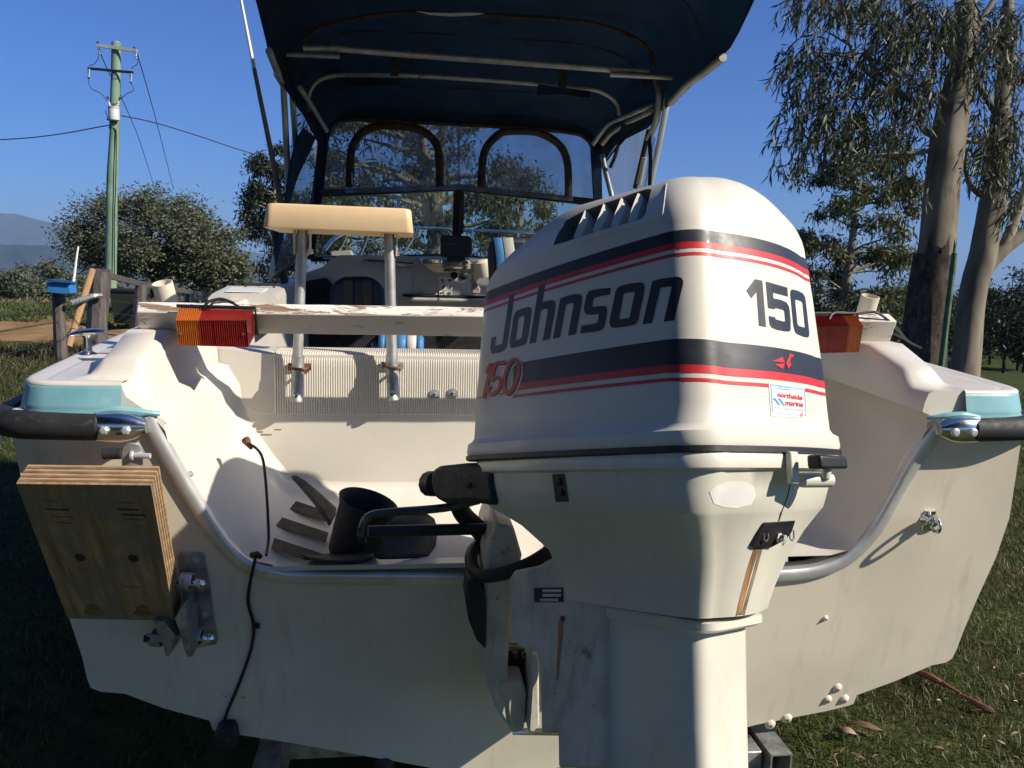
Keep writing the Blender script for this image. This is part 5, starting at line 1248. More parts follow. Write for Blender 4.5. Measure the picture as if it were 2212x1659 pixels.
tb('brace_tube', [PY(1402, 280, 2.5), PY(1390, 330, 2.55), PY(1372, 405, 2.7)], .014, zipm)
# canvas flaps rolled on the second bow, straps
for pl_, Y in (([(741, 168), (866, 170), (866, 186), (820, 185), (780, 187), (742, 190)], 2.75), ([(1163, 182), (1276, 196), (1275, 212), (1220, 205), (1162, 206)], 2.75)):
    MB().prism([V(PY(px, py, Y)) for px, py in pl_], (0, .03, 0)).build('rolled_flap', canvas, cn, bevel=.004)
for pl_, Y in (([(842, 122), (862, 122), (861, 165), (844, 164)], 2.45), ([(1206, 150), (1224, 151), (1222, 190), (1205, 188)], 2.45)):
    MB().prism([V(PY(px, py, Y)) for px, py in pl_], (0, .004, 0)).build('strap', zipm, cn)
tb('cord', [PY(917, 115, 2.2), PY(922, 135, 2.2), PY(912, 165, 2.25)], .003, black_pl, 4, 5); tb('cord', [PY(893, 105, 2.2), PY(895, 125, 2.2), PY(908, 172, 2.25)], .003, black_pl, 4, 5)
tb('cord', [PY(768, 103, 2.2), PY(765, 130, 2.2), PY(745, 150, 2.25)], .003, black_pl, 4, 5)
# ---- front window panel above the windscreen
arcT = [(693, 415), (703, 330), (708, 290), (722, 268), (750, 258), (850, 262), (980, 268), (1120, 276), (1230, 286), (1265, 298), (1281, 325), (1285, 380), (1287, 435)]
hd = [V(PY(px, py, 3.2)) for px, py in [(693, 300), (708, 285), (722, 266), (750, 255), (980, 264), (1230, 283), (1265, 296), (1281, 318), (1300, 330), (1310, 270), (1250, 225), (980, 205), (730, 200), (680, 250)]]
fill('header', hd, canvas, cn, thick=(0, .006, 0))
wpl = [V(PY(px, py, 3.205)) for px, py in [(693, 418), (703, 330), (708, 285), (722, 262), (750, 252), (980, 262), (1230, 282), (1265, 294), (1283, 320), (1289, 440), (990, 410)]]
fill('front_clear', wpl, vinyl, cn, thick=(0, .0015, 0), smooth=0)
tb('front_bow', [PY(px, py, 3.19) for px, py in arcT], .013, zipm, 3)
def ziparch(pl_, name='zip_arch'):
    pts = smooth_path([V(PY(px, py, 3.195)) for px, py in pl_], 5)
    b = MB(); b.tube(pts, .024, 8, flat=1.0); o = b.build(name, zipm, cn)
    b = MB(); b.tube([p+Vector((0, -.016, 0)) for p in pts], .005, 5); b.build('zip', blackframe, o)
ziparch([(755, 403), (757, 345), (762, 315), (780, 288), (805, 275), (830, 271), (880, 274), (915, 284), (938, 305), (948, 335), (950, 403)])
ziparch([(1040, 405), (1042, 355), (1050, 320), (1075, 292), (1095, 284), (1150, 284), (1185, 296), (1212, 318), (1226, 355), (1228, 425)])
tb('zip_pull', [PY(760, 372, 3.17), PY(761, 398, 3.17)], .004, pvc, 0, 6)
tb('centre_seam', [PY(991, 270, 3.2), PY(991, 405, 3.2)], .006, vinyl, 0, 6)
# dark corner strips of the front panel
for pl_ in ([(686, 300), (708, 285), (700, 400), (690, 440), (676, 440)], [(1276, 322), (1299, 318), (1302, 445), (1283, 440)]):
    MB().prism([V(PY(px, py, 3.17)) for px, py in pl_], (0, .02, 0)).build('corner_strip', canvas, cn, bevel=.004)
# ---- side curtains
def curt(s, clear_pl, head_pl, strips):
    fill('side_clear', [V(PX(px, py, s*.925)) for px, py in clear_pl], vinyl, cn, thick=(s*.0015, 0, 0), smooth=0)
    fill('curtain_heading', [V(PX(px, py, s*.922)) for px, py in head_pl], canvas, cn, thick=(s*.006, 0, 0), smooth=0)
    for pl_ in strips: MB().prism([V(PX(px, py, s*.918)) for px, py in pl_], (s*.004, 0, 0)).build('curtain_binding', canvas, cn)
curt(1, [(1398, 270), (1345, 296), (1305, 322), (1318, 440), (1406, 440), (1416, 300)], [(1407, 233), (1332, 264), (1286, 312), (1303, 330), (1345, 303), (1398, 276), (1412, 262)],
     [[(1396, 282), (1405, 280), (1408, 350), (1405, 410), (1399, 410), (1401, 340)]])
curt(-1, [(640, 195), (662, 215), (698, 290), (686, 440), (655, 560), (583, 600), (612, 470), (630, 300)], [(634, 190), (644, 190), (668, 225), (704, 284), (698, 300), (660, 232), (640, 205)],
     [[(606, 497), (612, 480), (620, 480), (600, 560), (588, 603), (579, 603), (588, 560)], [(690, 300), (697, 300), (668, 530), (648, 575), (640, 575), (662, 520)]])
# loose dark blue flap hanging on the port side
fl_ = [(653, 277), (679, 297), (664, 330), (640, 380), (626, 420), (619, 440), (612, 440), (618, 400), (627, 345), (637, 303)]
b = MB(); pts = [V(PX(px, py, -.90)) for px, py in fl_]; b.prism(pts, (.012, .0, 0)); b.build('hanging_flap', canvas, cn, bevel=.003)
tb('light_stick', [PY(1392, 340, 2.55), PY(1380, 398, 2.6)], .016, pvc)
# ================================================================== WHIP AERIAL
wa = thing('whip_aerial', 'tall thin whip aerial, white above and brown below, beside the port edge of the canopy', 'aerial', tuple(PY(606, 520, 2.35)))
a0, a1, a2, a3 = [V(PY(px, py, 2.35)) for px, py in ((518, -14), (549, 148), (590, 350), (614, 480))]
MB().tube([a0, a1], [.006, .009], 8).build('upper_whip', white_v, wa); MB().tube([a1, a2, a3], [.010, .013, .015], 8).build('lower_whip', pm('aerial_brown', (.22, .16, .12), rough=.5), wa)
MB().lathe(a3+Vector((0, 0, -.3)), a2-a3, [(.02, 0), (.02, .3), (.014, .33)], 10).build('aerial_base', black_pl, wa)
# ================================================================== LAND
def sstep(a, b_, x): t = np.clip((x-a)/(b_-a), 0, 1); return t*t*(3-2*t)
def gh(x, y):
    x = np.asarray(x, float); y = np.asarray(y, float)
    r = np.hypot(x-CAM[0], y-CAM[1]); th = np.arctan2(x-CAM[0], y-CAM[1])
    left = -sstep(36, 60, r)*.5-np.clip(r-40, 0, 110)*.040-np.clip(r-150, 0, 450)*.036-np.clip(r-600, 0, 1500)*.016
    right = -np.clip(r-12, 0, 44)*.072-np.clip(r-150, 0, 450)*.035-np.clip(r-600, 0, 1500)*.016
    k = sstep(.20, .48, th)*(1-sstep(1.7, 2.4, th)); 
    z = left*(1-k)+right*k
    z = z+.05*np.sin(x*.35+1)*np.cos(y*.28)*sstep(7, 14, r)+.012*np.sin(x*1.9)*np.cos(y*1.6+.5)*sstep(3.5, 6, r)
    return z
def ghf(x, y): return float(gh(x, y))
rads = np.concatenate([np.linspace(.0, 14, 57)[1:], 14*np.exp(np.linspace(0, math.log(13000/14), 90))[1:]])
nth = 220; ths = np.linspace(0, 2*PI, nth, endpoint=False)
Vg = [(CAM[0], CAM[1], 0.0)]
rr_g, tt_g = np.meshgrid(rads, ths, indexing='ij'); xg = CAM[0]+rr_g*np.sin(tt_g); yg = CAM[1]+rr_g*np.cos(tt_g); zg = gh(xg, yg)
Vg = np.concatenate([np.array(Vg), np.stack([xg, yg, zg], -1).reshape(-1, 3)])
Fg = []
for i in range(len(rads)-1):
    for j in range(nth):
        k = (j+1) % nth; Fg.append((1+i*nth+j, 1+i*nth+k, 1+(i+1)*nth+k, 1+(i+1)*nth+j))
for j in range(nth): Fg.append((0, 0, 1+(j+1) % nth, 1+j))
Fg = np.array(Fg); core = Fg[Fg[:, 0] == Fg[:, 1]]; Fg = Fg[Fg[:, 0] != Fg[:, 1]]
m, n, b, out = newmat("paddock"); p = pos_node(n)
n1 = noise(n, p, .9, 6, .62); n2 = noise(n, p, 9, 5, .7); n3 = noise(n, p, .05, 4, .6)
c1 = ramp(n, n2.outputs[0], [(.3, (.022, .026, .010)), (.55, (.045, .052, .018)), (.75, (.10, .085, .045))])
c2 = ramp(n, n2.outputs[0], [(.3, (.030, .045, .010)), (.6, (.075, .100, .026)), (.8, (.15, .14, .07))])
r1 = ramp(n, n1.outputs[0], [(.42, 0.), (.60, 1.)])
cc = mixc(n, r1.outputs[0], c1.outputs[0], c2.outputs[0])
far = ramp(n, n3.outputs[0], [(.35, (.035, .048, .020)), (.52, (.070, .095, .032)), (.66, (.150, .130, .070))])
geo = n.nodes.new("ShaderNodeVectorMath"); geo.operation = 'DISTANCE'; geo.inputs[1].default_value = tuple(CAM)
g2 = n.nodes.new("ShaderNodeNewGeometry"); n.links.new(g2.outputs['Position'], geo.inputs[0])
mr = n.nodes.new("ShaderNodeMapRange"); mr.inputs[1].default_value = 40; mr.inputs[2].default_value = 120; n.links.new(geo.outputs['Value'], mr.inputs[0])
n.links.new(mixc(n, mr.outputs[0], cc, far.outputs[0]), b.inputs['Base Color']); b.inputs['Roughness'].default_value = 1; b.inputs['Specular IOR Level'].default_value = .1
bump(n, b, n2.outputs[0], 1.0, .03)
paddock = m
gr = npmesh('ground', Vg, Fg, paddock, smooth=True); gr['kind'] = 'structure'
# bare dirt track beyond the fence
def blob_patch(name, px_poly, mat, dz, res=46, zfun=None):
    pts = []
    for px, py in px_poly:
        q = PZ(px, py, 0.0); pts.append((q[0], q[1]))
    cx = sum(p[0] for p in pts)/len(pts); cy = sum(p[1] for p in pts)/len(pts)
    sp = [(p.x, p.y) for p in smooth_path([Vector((x, y, 0)) for x, y in pts+[pts[0]]], 8)][:-1]
    V_, F_ = [], []; nr_ = 14
    for k in range(nr_+1):
        f = k/nr_
        for (x, y) in sp:
            j = 1+.05*math.sin(x*3.1+y*2.3)+.04*math.sin(x*7.7-y*5.1)
            X = cx+(x-cx)*f*(j if f > .7 else 1); Y = cy+(y-cy)*f*(j if f > .7 else 1)
            V_.append((X, Y, ghf(X, Y)+dz*(1 if f < .97 else -.5)+(zfun(X, Y) if zfun and f < .97 else 0)))
    N_ = len(sp)
    for k in range(nr_):
        for i in range(N_): F_.append((k*N_+i, k*N_+(i+1) % N_, (k+1)*N_+(i+1) % N_, (k+1)*N_+i))
    o = npmesh(name, np.array(V_), np.array(F_), mat, smooth=True); o['kind'] = 'structure'; return o
dirt = pm("ochre_dirt", (.30, .185, .085), rough=1, var=.18, vs=1.2, bmp=.8, bs=5, dirt=(.16, .10, .05), dirt_s=3.2, dirt_lo=.56, spec=.1)
blob_patch('dirt_track', [(-260, 775), (-60, 768), (100, 768), (250, 760), (420, 742), (520, 720), (500, 700), (360, 696), (210, 690), (60, 684), (-120, 684), (-300, 690)], dirt, .03, zfun=lambda X, Y: .05*math.sin(X*1.3)*math.sin(Y*1.1)+(.10*max(0, math.sin(X*2.1+Y)) if Y > 21 else 0))
# ---- far hills: three ridges
hillm = pm("far_forest", (.026, .038, .030), rough=1, var=.30, vs=.004, c2=(.014, .022, .02), spec=.05)
def ridge(name, prof_, D, base_z, depth, seedv):
    rs = random.Random(seedv); V_, F_ = [], []
    xs_ = np.linspace(prof_[0][0], prof_[-1][0], 160); ys_ = np.interp(xs_, [p[0] for p in prof_], [p[1] for p in prof_])
    nrow = 10
    for x, y in zip(xs_, ys_):
        top_ = PD(x, y+1.2*math.sin(x*.13)+.8*math.sin(x*.41+1), D); d_ = np.array([top_[0]-CAM[0], top_[1]-CAM[1]]); d_ = d_/np.hypot(*d_)
        for k in range(nrow+1):
            f = k/nrow; h = base_z+(top_[2]-base_z)*(f**1.25); off = -(1-f)*depth*(1+.25*math.sin(x*.09+f*5))
            V_.append((top_[0]+d_[0]*off, top_[1]+d_[1]*off, h+(top_[2]-base_z)*.05*math.sin(x*.21+f*9)*(1-f)))
        V_.append((top_[0]+d_[0]*depth, top_[1]+d_[1]*depth, base_z))
    N_ = nrow+2
    for i in range(len(xs_)-1):
        for k in range(N_-1): F_.append((i*N_+k, (i+1)*N_+k, (i+1)*N_+k+1, i*N_+k+1))
    o = npmesh(name, np.array(V_), np.array(F_), hillm, smooth=True); o['kind'] = 'structure'; return o
ridge('mountains', [(-1200, 500), (-600, 470), (-300, 452), (-100, 455), (0, 460), (40, 464), (80, 474), (120, 484), (150, 489), (170, 488), (185, 491), (230, 500), (330, 512), (450, 528), (540, 543), (620, 552), (800, 572), (1000, 585), (1300, 596), (1600, 604), (1780, 622), (1830, 640), (2000, 648), (2400, 655), (3000, 640), (3600, 655)], 8200, -46, 1500, 3)
ridge('hills', [(-1200, 556), (-500, 540), (-200, 536), (0, 528), (90, 530), (200, 543), (300, 548), (450, 560), (560, 575), (700, 588)], 4200, -46, 700, 5)
# ================================================================== TREES
def leafmat(name, c, c2, trans=.25, var=.5):
    m = bpy.data.materials.new(name); m.use_nodes = True; n = m.node_tree; n.nodes.clear()
    out = n.nodes.new("ShaderNodeOutputMaterial"); g = n.nodes.new("ShaderNodeNewGeometry")
    r = ramp(n, g.outputs['Random Per Island'], [(.0, c2), (.5, c), (1., tuple(min(1, x*1.45) for x in c))])
    d = n.nodes.new("ShaderNodeBsdfPrincipled"); d.inputs['Roughness'].default_value = .5; d.inputs['Specular IOR Level'].default_value = .35
    t = n.nodes.new("ShaderNodeBsdfTranslucent"); mx = n.nodes.new("ShaderNodeMixShader"); mx.inputs[0].default_value = trans
    n.links.new(r.outputs[0], d.inputs['Base Color']); n.links.new(r.outputs[0], t.inputs[0])
    n.links.new(d.outputs[0], mx.inputs[1]); n.links.new(t.outputs[0], mx.inputs[2]); n.links.new(mx.outputs[0], out.inputs[0]); return m
lf_gum = leafmat("gum_leaf", (.052, .066, .030), (.022, .030, .014))
lf_gum2 = leafmat("olive_gum_leaf", (.085, .092, .030), (.034, .042, .015))
lf_dark = leafmat("dark_leaf", (.028, .036, .018), (.012, .017, .008))
lf_bush = leafmat("wattle_leaf", (.125, .138, .080), (.058, .066, .038))
lf_near = leafmat("near_gum_leaf", (.072, .082, .040), (.022, .028, .015), trans=.28)
bark_s = pm("smooth_gum_bark", (.25, .22, .165), rough=.85, var=.26, vs=2.6, stretch=(1.5, 1.5, .35), bmp=.25, bs=30, dirt=(.12, .10, .078), dirt_s=3.2, dirt_lo=.54, spec=.2)
bark_d = pm("rough_dark_bark", (.075, .062, .052), rough=1, var=.3, vs=16, stretch=(1, 1, .45), bmp=1.0, bs=24, dirt=(.20, .19, .165), dirt_s=20, dirt_lo=.60, spec=.1)
bark_f = pm("pale_bark", (.30, .27, .22), rough=.9, var=.25, vs=3, spec=.1)
bark_b = pm("brown_bark", (.07, .058, .045), rough=.95, var=.3, vs=8, spec=.1)
def leaves(cent, L, W, rs, droop=.75):
    """cent (n,3) -> quads: hanging narrow leaves"""
    n_ = len(cent); az = rs.uniform(0, 2*PI, n_); el = np.clip(rs.normal(-1.0*droop, .55, n_), -1.5, 1.2)
    d = np.stack([np.cos(az)*np.cos(el), np.sin(az)*np.cos(el), np.sin(el)], -1)
    q = rs.normal(0, 1, (n_, 3)); s_ = np.cross(d, q); s_ /= np.linalg.norm(s_, axis=1, keepdims=True)
    l = (L*rs.uniform(.65, 1.3, n_))[:, None]; w_ = (W*rs.uniform(.7, 1.3, n_))[:, None]
    v = np.stack([cent, cent+d*l*.45+s_*w_*.5, cent+d*l, cent+d*l*.5-s_*w_*.5], 1).reshape(-1, 3)
    return v, np.arange(n_*4).reshape(-1, 4)
def limb(b, p, q, r0, r1, rs, wob=.12, n=6, seg=6):
    p = Vector(p); q = Vector(q); L = (q-p).length; pts = []
    for i in range(seg+1):
        t = i/seg; w_ = wob*L*math.sin(PI*t)*.6
        pts.append(p.lerp(q, t)+Vector((rs.uniform(-1, 1)*w_*.6, rs.uniform(-1, 1)*w_*.6, (rs.uniform(-.2, .8))*w_)) if 0 < i < seg else p.lerp(q, t))
    b.tube(pts, [r0+(r1-r0)*(i/seg) for i in range(seg+1)], n, caps=True); return pts
def tree(name, label, cat, base, H, r0, crown, nclump, nleaf, L, W, lm, bm_, seed, clump_r=.7, fork=.35, group=None, top_shell=True, droop=.75, lean=(0, 0), nstem=1):
    rs = np.random.RandomState(seed); rp = random.Random(seed)
    base = Vector([float(c) for c in base]); t = thing(name, label, cat, tuple(base), group)
    tb_ = MB(); cl_ = []
    cx, cy, cz_, rx, ry, rz = crown
    top = base+Vector((lean[0], lean[1], H*.86)); mid = base.lerp(top, fork)+Vector((rp.uniform(-.1, .1), rp.uniform(-.1, .1), 0))
    tb_.tube([base-Vector((0, 0, .3)), base+Vector((0, 0, .05)), base.lerp(mid, .5), mid], [r0*1.5, r0*1.2, r0, r0*.85], 10)
    stems = [mid]
    tops = [top] if nstem == 1 else [top+Vector((rp.uniform(-.35, .35)*rx, rp.uniform(-.35, .35)*ry, -rp.uniform(0, .15)*H)) for _ in range(nstem)]
    spine = []
    for tp in tops: spine += limb(tb_, mid, tp, r0*.85/(nstem**.4), r0*.12, rp, .10, 8, 8)
    for k in range(nclump):
        while True:
            u = rs.uniform(-1, 1, 3)
            if .30 < np.dot(u, u) <= 1: break
        c_ = base+Vector((cx+u[0]*rx, cy+u[1]*ry, cz_+u[2]*rz)); cl_.append(c_)
        s_ = min(spine, key=lambda q: (q-c_).length+max(0, q.z-c_.z+.3)*1.4)
        if rp.random() < .75: limb(tb_, s_, c_, r0*.22, r0*.05, rp, .16, 5, 4)
    tb_.build('trunk', bm_, t, smooth=60)
    P_ = []
    for c_ in cl_:
        k = max(6, int(nleaf/nclump*rp.uniform(.5, 1.5))); rr_ = clump_r*rp.uniform(.6, 1.3)
        g = rs.normal(0, .42, (k, 3))*np.array([rr_, rr_, rr_*.72]); P_.append(g+np.array(c_))
    v, f = leaves(np.concatenate(P_), L, W, rs, droop); npmesh('crown', v, f, lm, t)
    return t
def gp(px, D, dz=0.0):
    q = PD(px, 600, D); return (q[0], q[1], ghf(q[0], q[1])+dz)
def pxh(D): return D/FPX
# wattle bush behind the fence
bz = gp(335, 40); 
tree('wattle_bush', 'broad dense grey-green bush in front of the pole base', 'bush', bz, 5.4, .22, (-.15, 0, 3.35, 4.0, 2.6, 2.15), 150, 34000, .19, .075, lf_bush, bark_b, 21, clump_r=.95, fork=.22, droop=.1, nstem=4)
tree('wattle_bush', 'lower rounded right shoulder of bushes beside the boat windscreen, below the dark gum', 'bush', gp(475, 41), 3.0, .16, (0, 0, 1.75, 1.5, 1.4, 1.1), 34, 5200, .24, .085, lf_bush, bark_b, 22, clump_r=.8, fork=.22, droop=.1, nstem=3)
tree('gum_tree', 'dark gum tree partly hidden behind the port posts of the canopy', 'tree', gp(592, 46), 9.6, .24, (0, 0, 5.4, 1.55, 1.5, 3.7), 52, 9000, .30, .085, lf_dark, bark_f, 23, clump_r=.75)
# gums seen through the clear front panel
tree('gum_tree', 'tall pale-trunked gum seen through the middle of the windscreen', 'tree', gp(938, 26), 10.2, .46, (-.6, 0, 5.3, 3.5, 2.6, 4.0), 74, 13000, .24, .060, lf_gum2, bark_s, 24, clump_r=.72, fork=.26, nstem=3)
tree('gum_tree', 'smaller olive gum seen through the starboard half of the windscreen', 'tree', gp(1120, 30), 6.6, .20, (-.1, 0, 3.4, 1.7, 1.6, 2.5), 40, 8000, .24, .060, lf_gum2, bark_s, 25, clump_r=.7, fork=.3)
tree('gum_tree', 'leafy gum low behind the bait board, seen through the port windscreen', 'tree', gp(745, 33), 6.4, .20, (0, 0, 3.6, 2.2, 1.8, 2.3), 42, 8000, .24, .060, lf_gum2, bark_s, 26, clump_r=.75, fork=.3)
# gum between the cowl and the two large trunks
tree('gum_tree', 'open-crowned gum standing between the outboard cowl and the two large trunks', 'tree', gp(1826, 33), 10.6, .24, (.25, 0, 5.6, 2.75, 2.2, 4.3), 92, 17000, .27, .070, lf_gum2, bark_s, 27, clump_r=.62, fork=.34)
tree('gum_tree', 'young olive gum low behind the starboard tail light', 'tree', gp(1930, 37), 4.6, .14, (0, 0, 2.4, 1.7, 1.5, 1.7), 32, 5600, .25, .060, lf_gum2, bark_s, 28, clump_r=.65)
# trees along the far edge of the paddock, left
gl = 'trees along the far paddock edge, left of the bush'
for i in range(15):
    px = -70+i*17+rnd.uniform(-7, 7); D = 96+rnd.uniform(-14, 34); H = (3.3+rnd.random()*2.4)*(D/100)
    tree('paddock_tree', ('rounded', 'spreading', 'narrow', 'thin-leaved', 'bushy')[i % 5]+' grey-green tree with a pale trunk at the far edge of the paddock', 'tree', gp(px, D), H+1.2, .10, (0, 0, H*.66, 1.25+rnd.random()*.7, 1.3, H*.40), 15, 1250, .50, .20, lf_bush if i % 3 else lf_gum, bark_f, 40+i, clump_r=.85, group=gl, droop=.4)
gr_ = 'dark trees of the wood on the right'
for i in range(26):
    px = 1955+i*13+rnd.uniform(-8, 8); D = 46+rnd.uniform(-5, 24); H = 3.7+rnd.random()*1.7
    if i % 9 == 4: H += 1.1
    tree('woodland_tree', 'dark thin-trunked tree in the wood beyond the starboard gunwale', 'tree', gp(px, D), H+.9, .075, (0, 0, H*.60, 1.0+rnd.random()*.5, 1.1, H*.44), 17, 1700, .30, .10, lf_dark if i % 4 else lf_gum, bark_b, 80+i, clump_r=.8, group=gr_, droop=.4)
# two trees far out on the valley floor, behind the bush, and the distant treeline
V_, F_ = [], []; rs_ = np.random.RandomState(5); Pf = []
for i in range(900):
    px = rs_.uniform(-300, 2600); D = rs_.uniform(260, 900)
    q = PD(px, 600, D); z = ghf(q[0], q[1]); k = 26
    Pf.append(np.array([q[0], q[1], z+3.0])+rs_.normal(0, 1, (k, 3))*np.array([3.4, 3.4, 1.7]))
v, f = leaves(np.concatenate(Pf), 2.2, 1.4, rs_, .1); ft = npmesh('valley_trees', v, f, lf_dark); tag(ft, 'hazy mass of trees dotted over the valley floor far behind the fence', None, kind='stuff')

# added unseen trees behind and left of the viewpoint, blocking sky light
Pb = []; rs_ = np.random.RandomState(15)
for i in range(330):
    a = R(rs_.uniform(138, 308)); d_ = rs_.uniform(7.5, 13); hh = rs_.uniform(.3, 1)**.8*9.5
    Pb.append(np.array([.2+math.sin(a)*d_, -.5+math.cos(a)*d_, hh])+rs_.normal(0, .55, (80, 3)))
v, f = leaves(np.concatenate(Pb), .55, .26, rs_, .3); wbk = npmesh('added_wood_behind', v, f, lf_dark); tag(wbk, 'unseen belt of dense trees added behind the viewpoint to deepen the shade', None, kind='stuff')
# ---- the two large trees on the right, trunks and limbs traced at about 8.5 m
def trunkpath(pl, D): return [V(PD(px, py, D)) for px, py, w_ in pl], [w_/2/FPX*D for px, py, w_ in pl]
def bumpy(b, pts, rad, n=18, amp=.0, seed=1, sub=5):
    q = smooth_path(pts, sub); rr = np.interp(np.linspace(0, len(rad)-1, len(q)), range(len(rad)), rad)
    rs = random.Random(seed); ph = [rs.uniform(0, 6) for _ in range(6)]
    rings = []
    for i, p in enumerate(q):
        t = (q[min(i+1, len(q)-1)]-q[max(0, i-1)]).normalized(); a = t.cross(Vector((0, 1, 0))).normalized(); c_ = a.cross(t)
        rings.append([p+(a*math.cos(k*2*PI/n)+c_*math.sin(k*2*PI/n))*rr[i]*(1+amp*math.sin(3*k*2*PI/n+ph[0]+i*.25)+amp*.7*math.sin(5*k*2*PI/n+ph[1]-i*.4)) for k in range(n)])
    b.loft(rings, True, True, True)
DA = 8.6
ta = thing('large_gum_tree', 'large gum tree with rough dark bark low on its trunk and drooping leafy branches', 'tree', tuple(PD(1985, 960, DA)))
pts, rad = trunkpath([(1975, 960, 108), (1984, 860, 100), (1995, 745, 90), (2008, 624, 82), (2020, 545, 78)], DA)
b = MB(); bumpy(b, pts, [r*1.03 for r in rad], 40, .03, 3)
for i_ in range(40): x_, y_, z_ = b.v[len(b.v)-40+i_]; k_ = .16*math.sin(i_*.9)*math.sin(i_*2.3+1)+.10*math.sin(i_*5.1); b.v[len(b.v)-40+i_] = (x_+.05*k_, y_, z_+k_-.03)
b.f = b.f[:-1]; b.m = b.m[:-1]; b.build('lower_trunk', bark_d, ta, smooth=70)
pts, rad = trunkpath([(2019, 560, 74), (2026, 508, 73), (2035, 402, 71), (2048, 301, 72), (2067, 201, 64), (2080, 134, 52), (2086, 0, 42), (2094, -120, 34), (2108, -260, 20)], DA)
b = MB(); bumpy(b, pts, rad, 20, .02, 4)
def br(b, pl, D, n=8):
    pts, rad = trunkpath(pl, D); q = smooth_path(pts, 4); rr = np.interp(np.linspace(0, len(rad)-1, len(q)), range(len(rad)), rad); b.tube(q, [float(x) for x in rr], n)
b1 = [(2030, 300, 26), (2012, 290, 17), (1994, 278, 14), (1984, 234, 12), (1940, 197, 11), (1883, 164, 10), (1845, 126, 9), (1836, 98, 7), (1820, 84, 4)]
b2 = [(2015, 322, 11), (1990, 330, 9), (1953, 331, 8), (1905, 334, 6), (1878, 336, 4)]
b3 = [(1982, 232, 9), (1950, 210, 8), (1910, 200, 7), (1880, 204, 7), (1850, 214, 6), (1830, 206, 5), (1786, 211, 3)]
b4 = [(2058, 120, 22), (2020, 77, 14), (2004, 45, 12), (1985, 18, 11), (1967, 3, 10), (1930, -30, 8)]
b5 = [(1886, 166, 7), (1880, 135, 6), (1868, 110, 5), (1870, 84, 4), (1850, 72, 3)]
b6 = [(1843, 124, 6), (1800, 118, 5), (1760, 112, 4), (1736, 128, 2)]
b7 = [(1835, 98, 5), (1800, 76, 4), (1775, 62, 3), (1752, 66, 2)]
b8 = [(2082, 120, 24), (2110, 60, 16), (2140, 10, 12), (2170, -40, 8)]
b9 = [(1990, 250, 8), (1960, 265, 6), (1935, 290, 5), (1925, 250, 3)]
b10 = [(2060, -60, 18), (1960, -70, 12), (1850, -60, 8), (1760, -40, 5)]
for q in (b1, b2, b3, b4, b5, b6, b7, b8, b9, b10): br(b, q, DA)
b.build('trunk', bark_s, ta, smooth=70)
def sprays(zones, D, rs, L=.135, W=.017, name='crown', parent=None, mat=lf_near):
    C_, tw = [], MB(); pr_ = random.Random(9)
    V0, F0 = [], []
    Pl, Dl = [], []
    for (px, py, rx, ry, n_) in zones:
        for i in range(n_):
            a = rs.uniform(0, 2*PI); r_ = math.sqrt(rs.uniform(0, 1)); s_ = PD(px+math.cos(a)*r_*rx, py+math.sin(a)*r_*ry, D+rs.uniform(-.7, .7))
            s_ = np.array(s_); d_ = np.array([rs.uniform(-1.0, .45), rs.uniform(-.6, .6), rs.uniform(-.5, .5)]); p_ = s_.copy(); path = [p_.copy()]
            k = rs.randint(4, 8)
            for j in range(k):
                d_ = d_*.86+np.array([0, 0, -.24]); p_ = p_+d_/np.linalg.norm(d_)*.056; path.append(p_.copy())
                for side in range(2):
                    Pl.append(p_.copy()); Dl.append(d_/np.linalg.norm(d_)+rs.normal(0, .50, 3))
            V0.append(path)
    for path in V0: tw.tube([tuple(p_) for p_ in path], .0022, 3, caps=False)
    tw.build('twigs', bark_b, parent, smooth=0, fixn=False)['kind'] = 'stuff'
    c_ = np.array(Pl); d = np.array(Dl); d[:, 2] -= .38; d /= np.linalg.norm(d, axis=1, keepdims=True); n_ = len(c_)
    q = rs.normal(0, 1, (n_, 3)); s_ = np.cross(d, q); s_ /= np.linalg.norm(s_, axis=1, keepdims=True); nn = np.cross(d, s_)
    l = (L*rs.uniform(.6, 1.25, n_))[:, None]; w_ = (W*rs.uniform(.75, 1.3, n_))[:, None]; cv = (rs.uniform(-.18, .18, n_))[:, None]*l
    v = np.stack([c_, c_+d*l*.35+s_*w_*.5+nn*cv*.5, c_+d*l*.35-s_*w_*.5+nn*cv*.5, c_+d*l*.72+s_*w_*.36+nn*cv*.3, c_+d*l*.72-s_*w_*.36+nn*cv*.3, c_+d*l-nn*cv*.4], 1).reshape(-1, 3)
    f0 = np.arange(n_)[:, None]*6
    f = np.concatenate([f0+np.array([[0, 2, 1, 1]]), f0+np.array([[1, 2, 4, 3]]), f0+np.array([[3, 4, 5, 5]])])
    # triangles as degenerate quads are avoided: split into tris
    f = np.concatenate([f0+np.array([[0, 2, 1]]), f0+np.array([[1, 2, 4]]), f0+np.array([[1, 4, 3]]), f0+np.array([[3, 4, 5]])])
    o = npmesh(name, v, f, mat, parent); o['kind'] = 'stuff'; return o
rsn = np.random.RandomState(31)
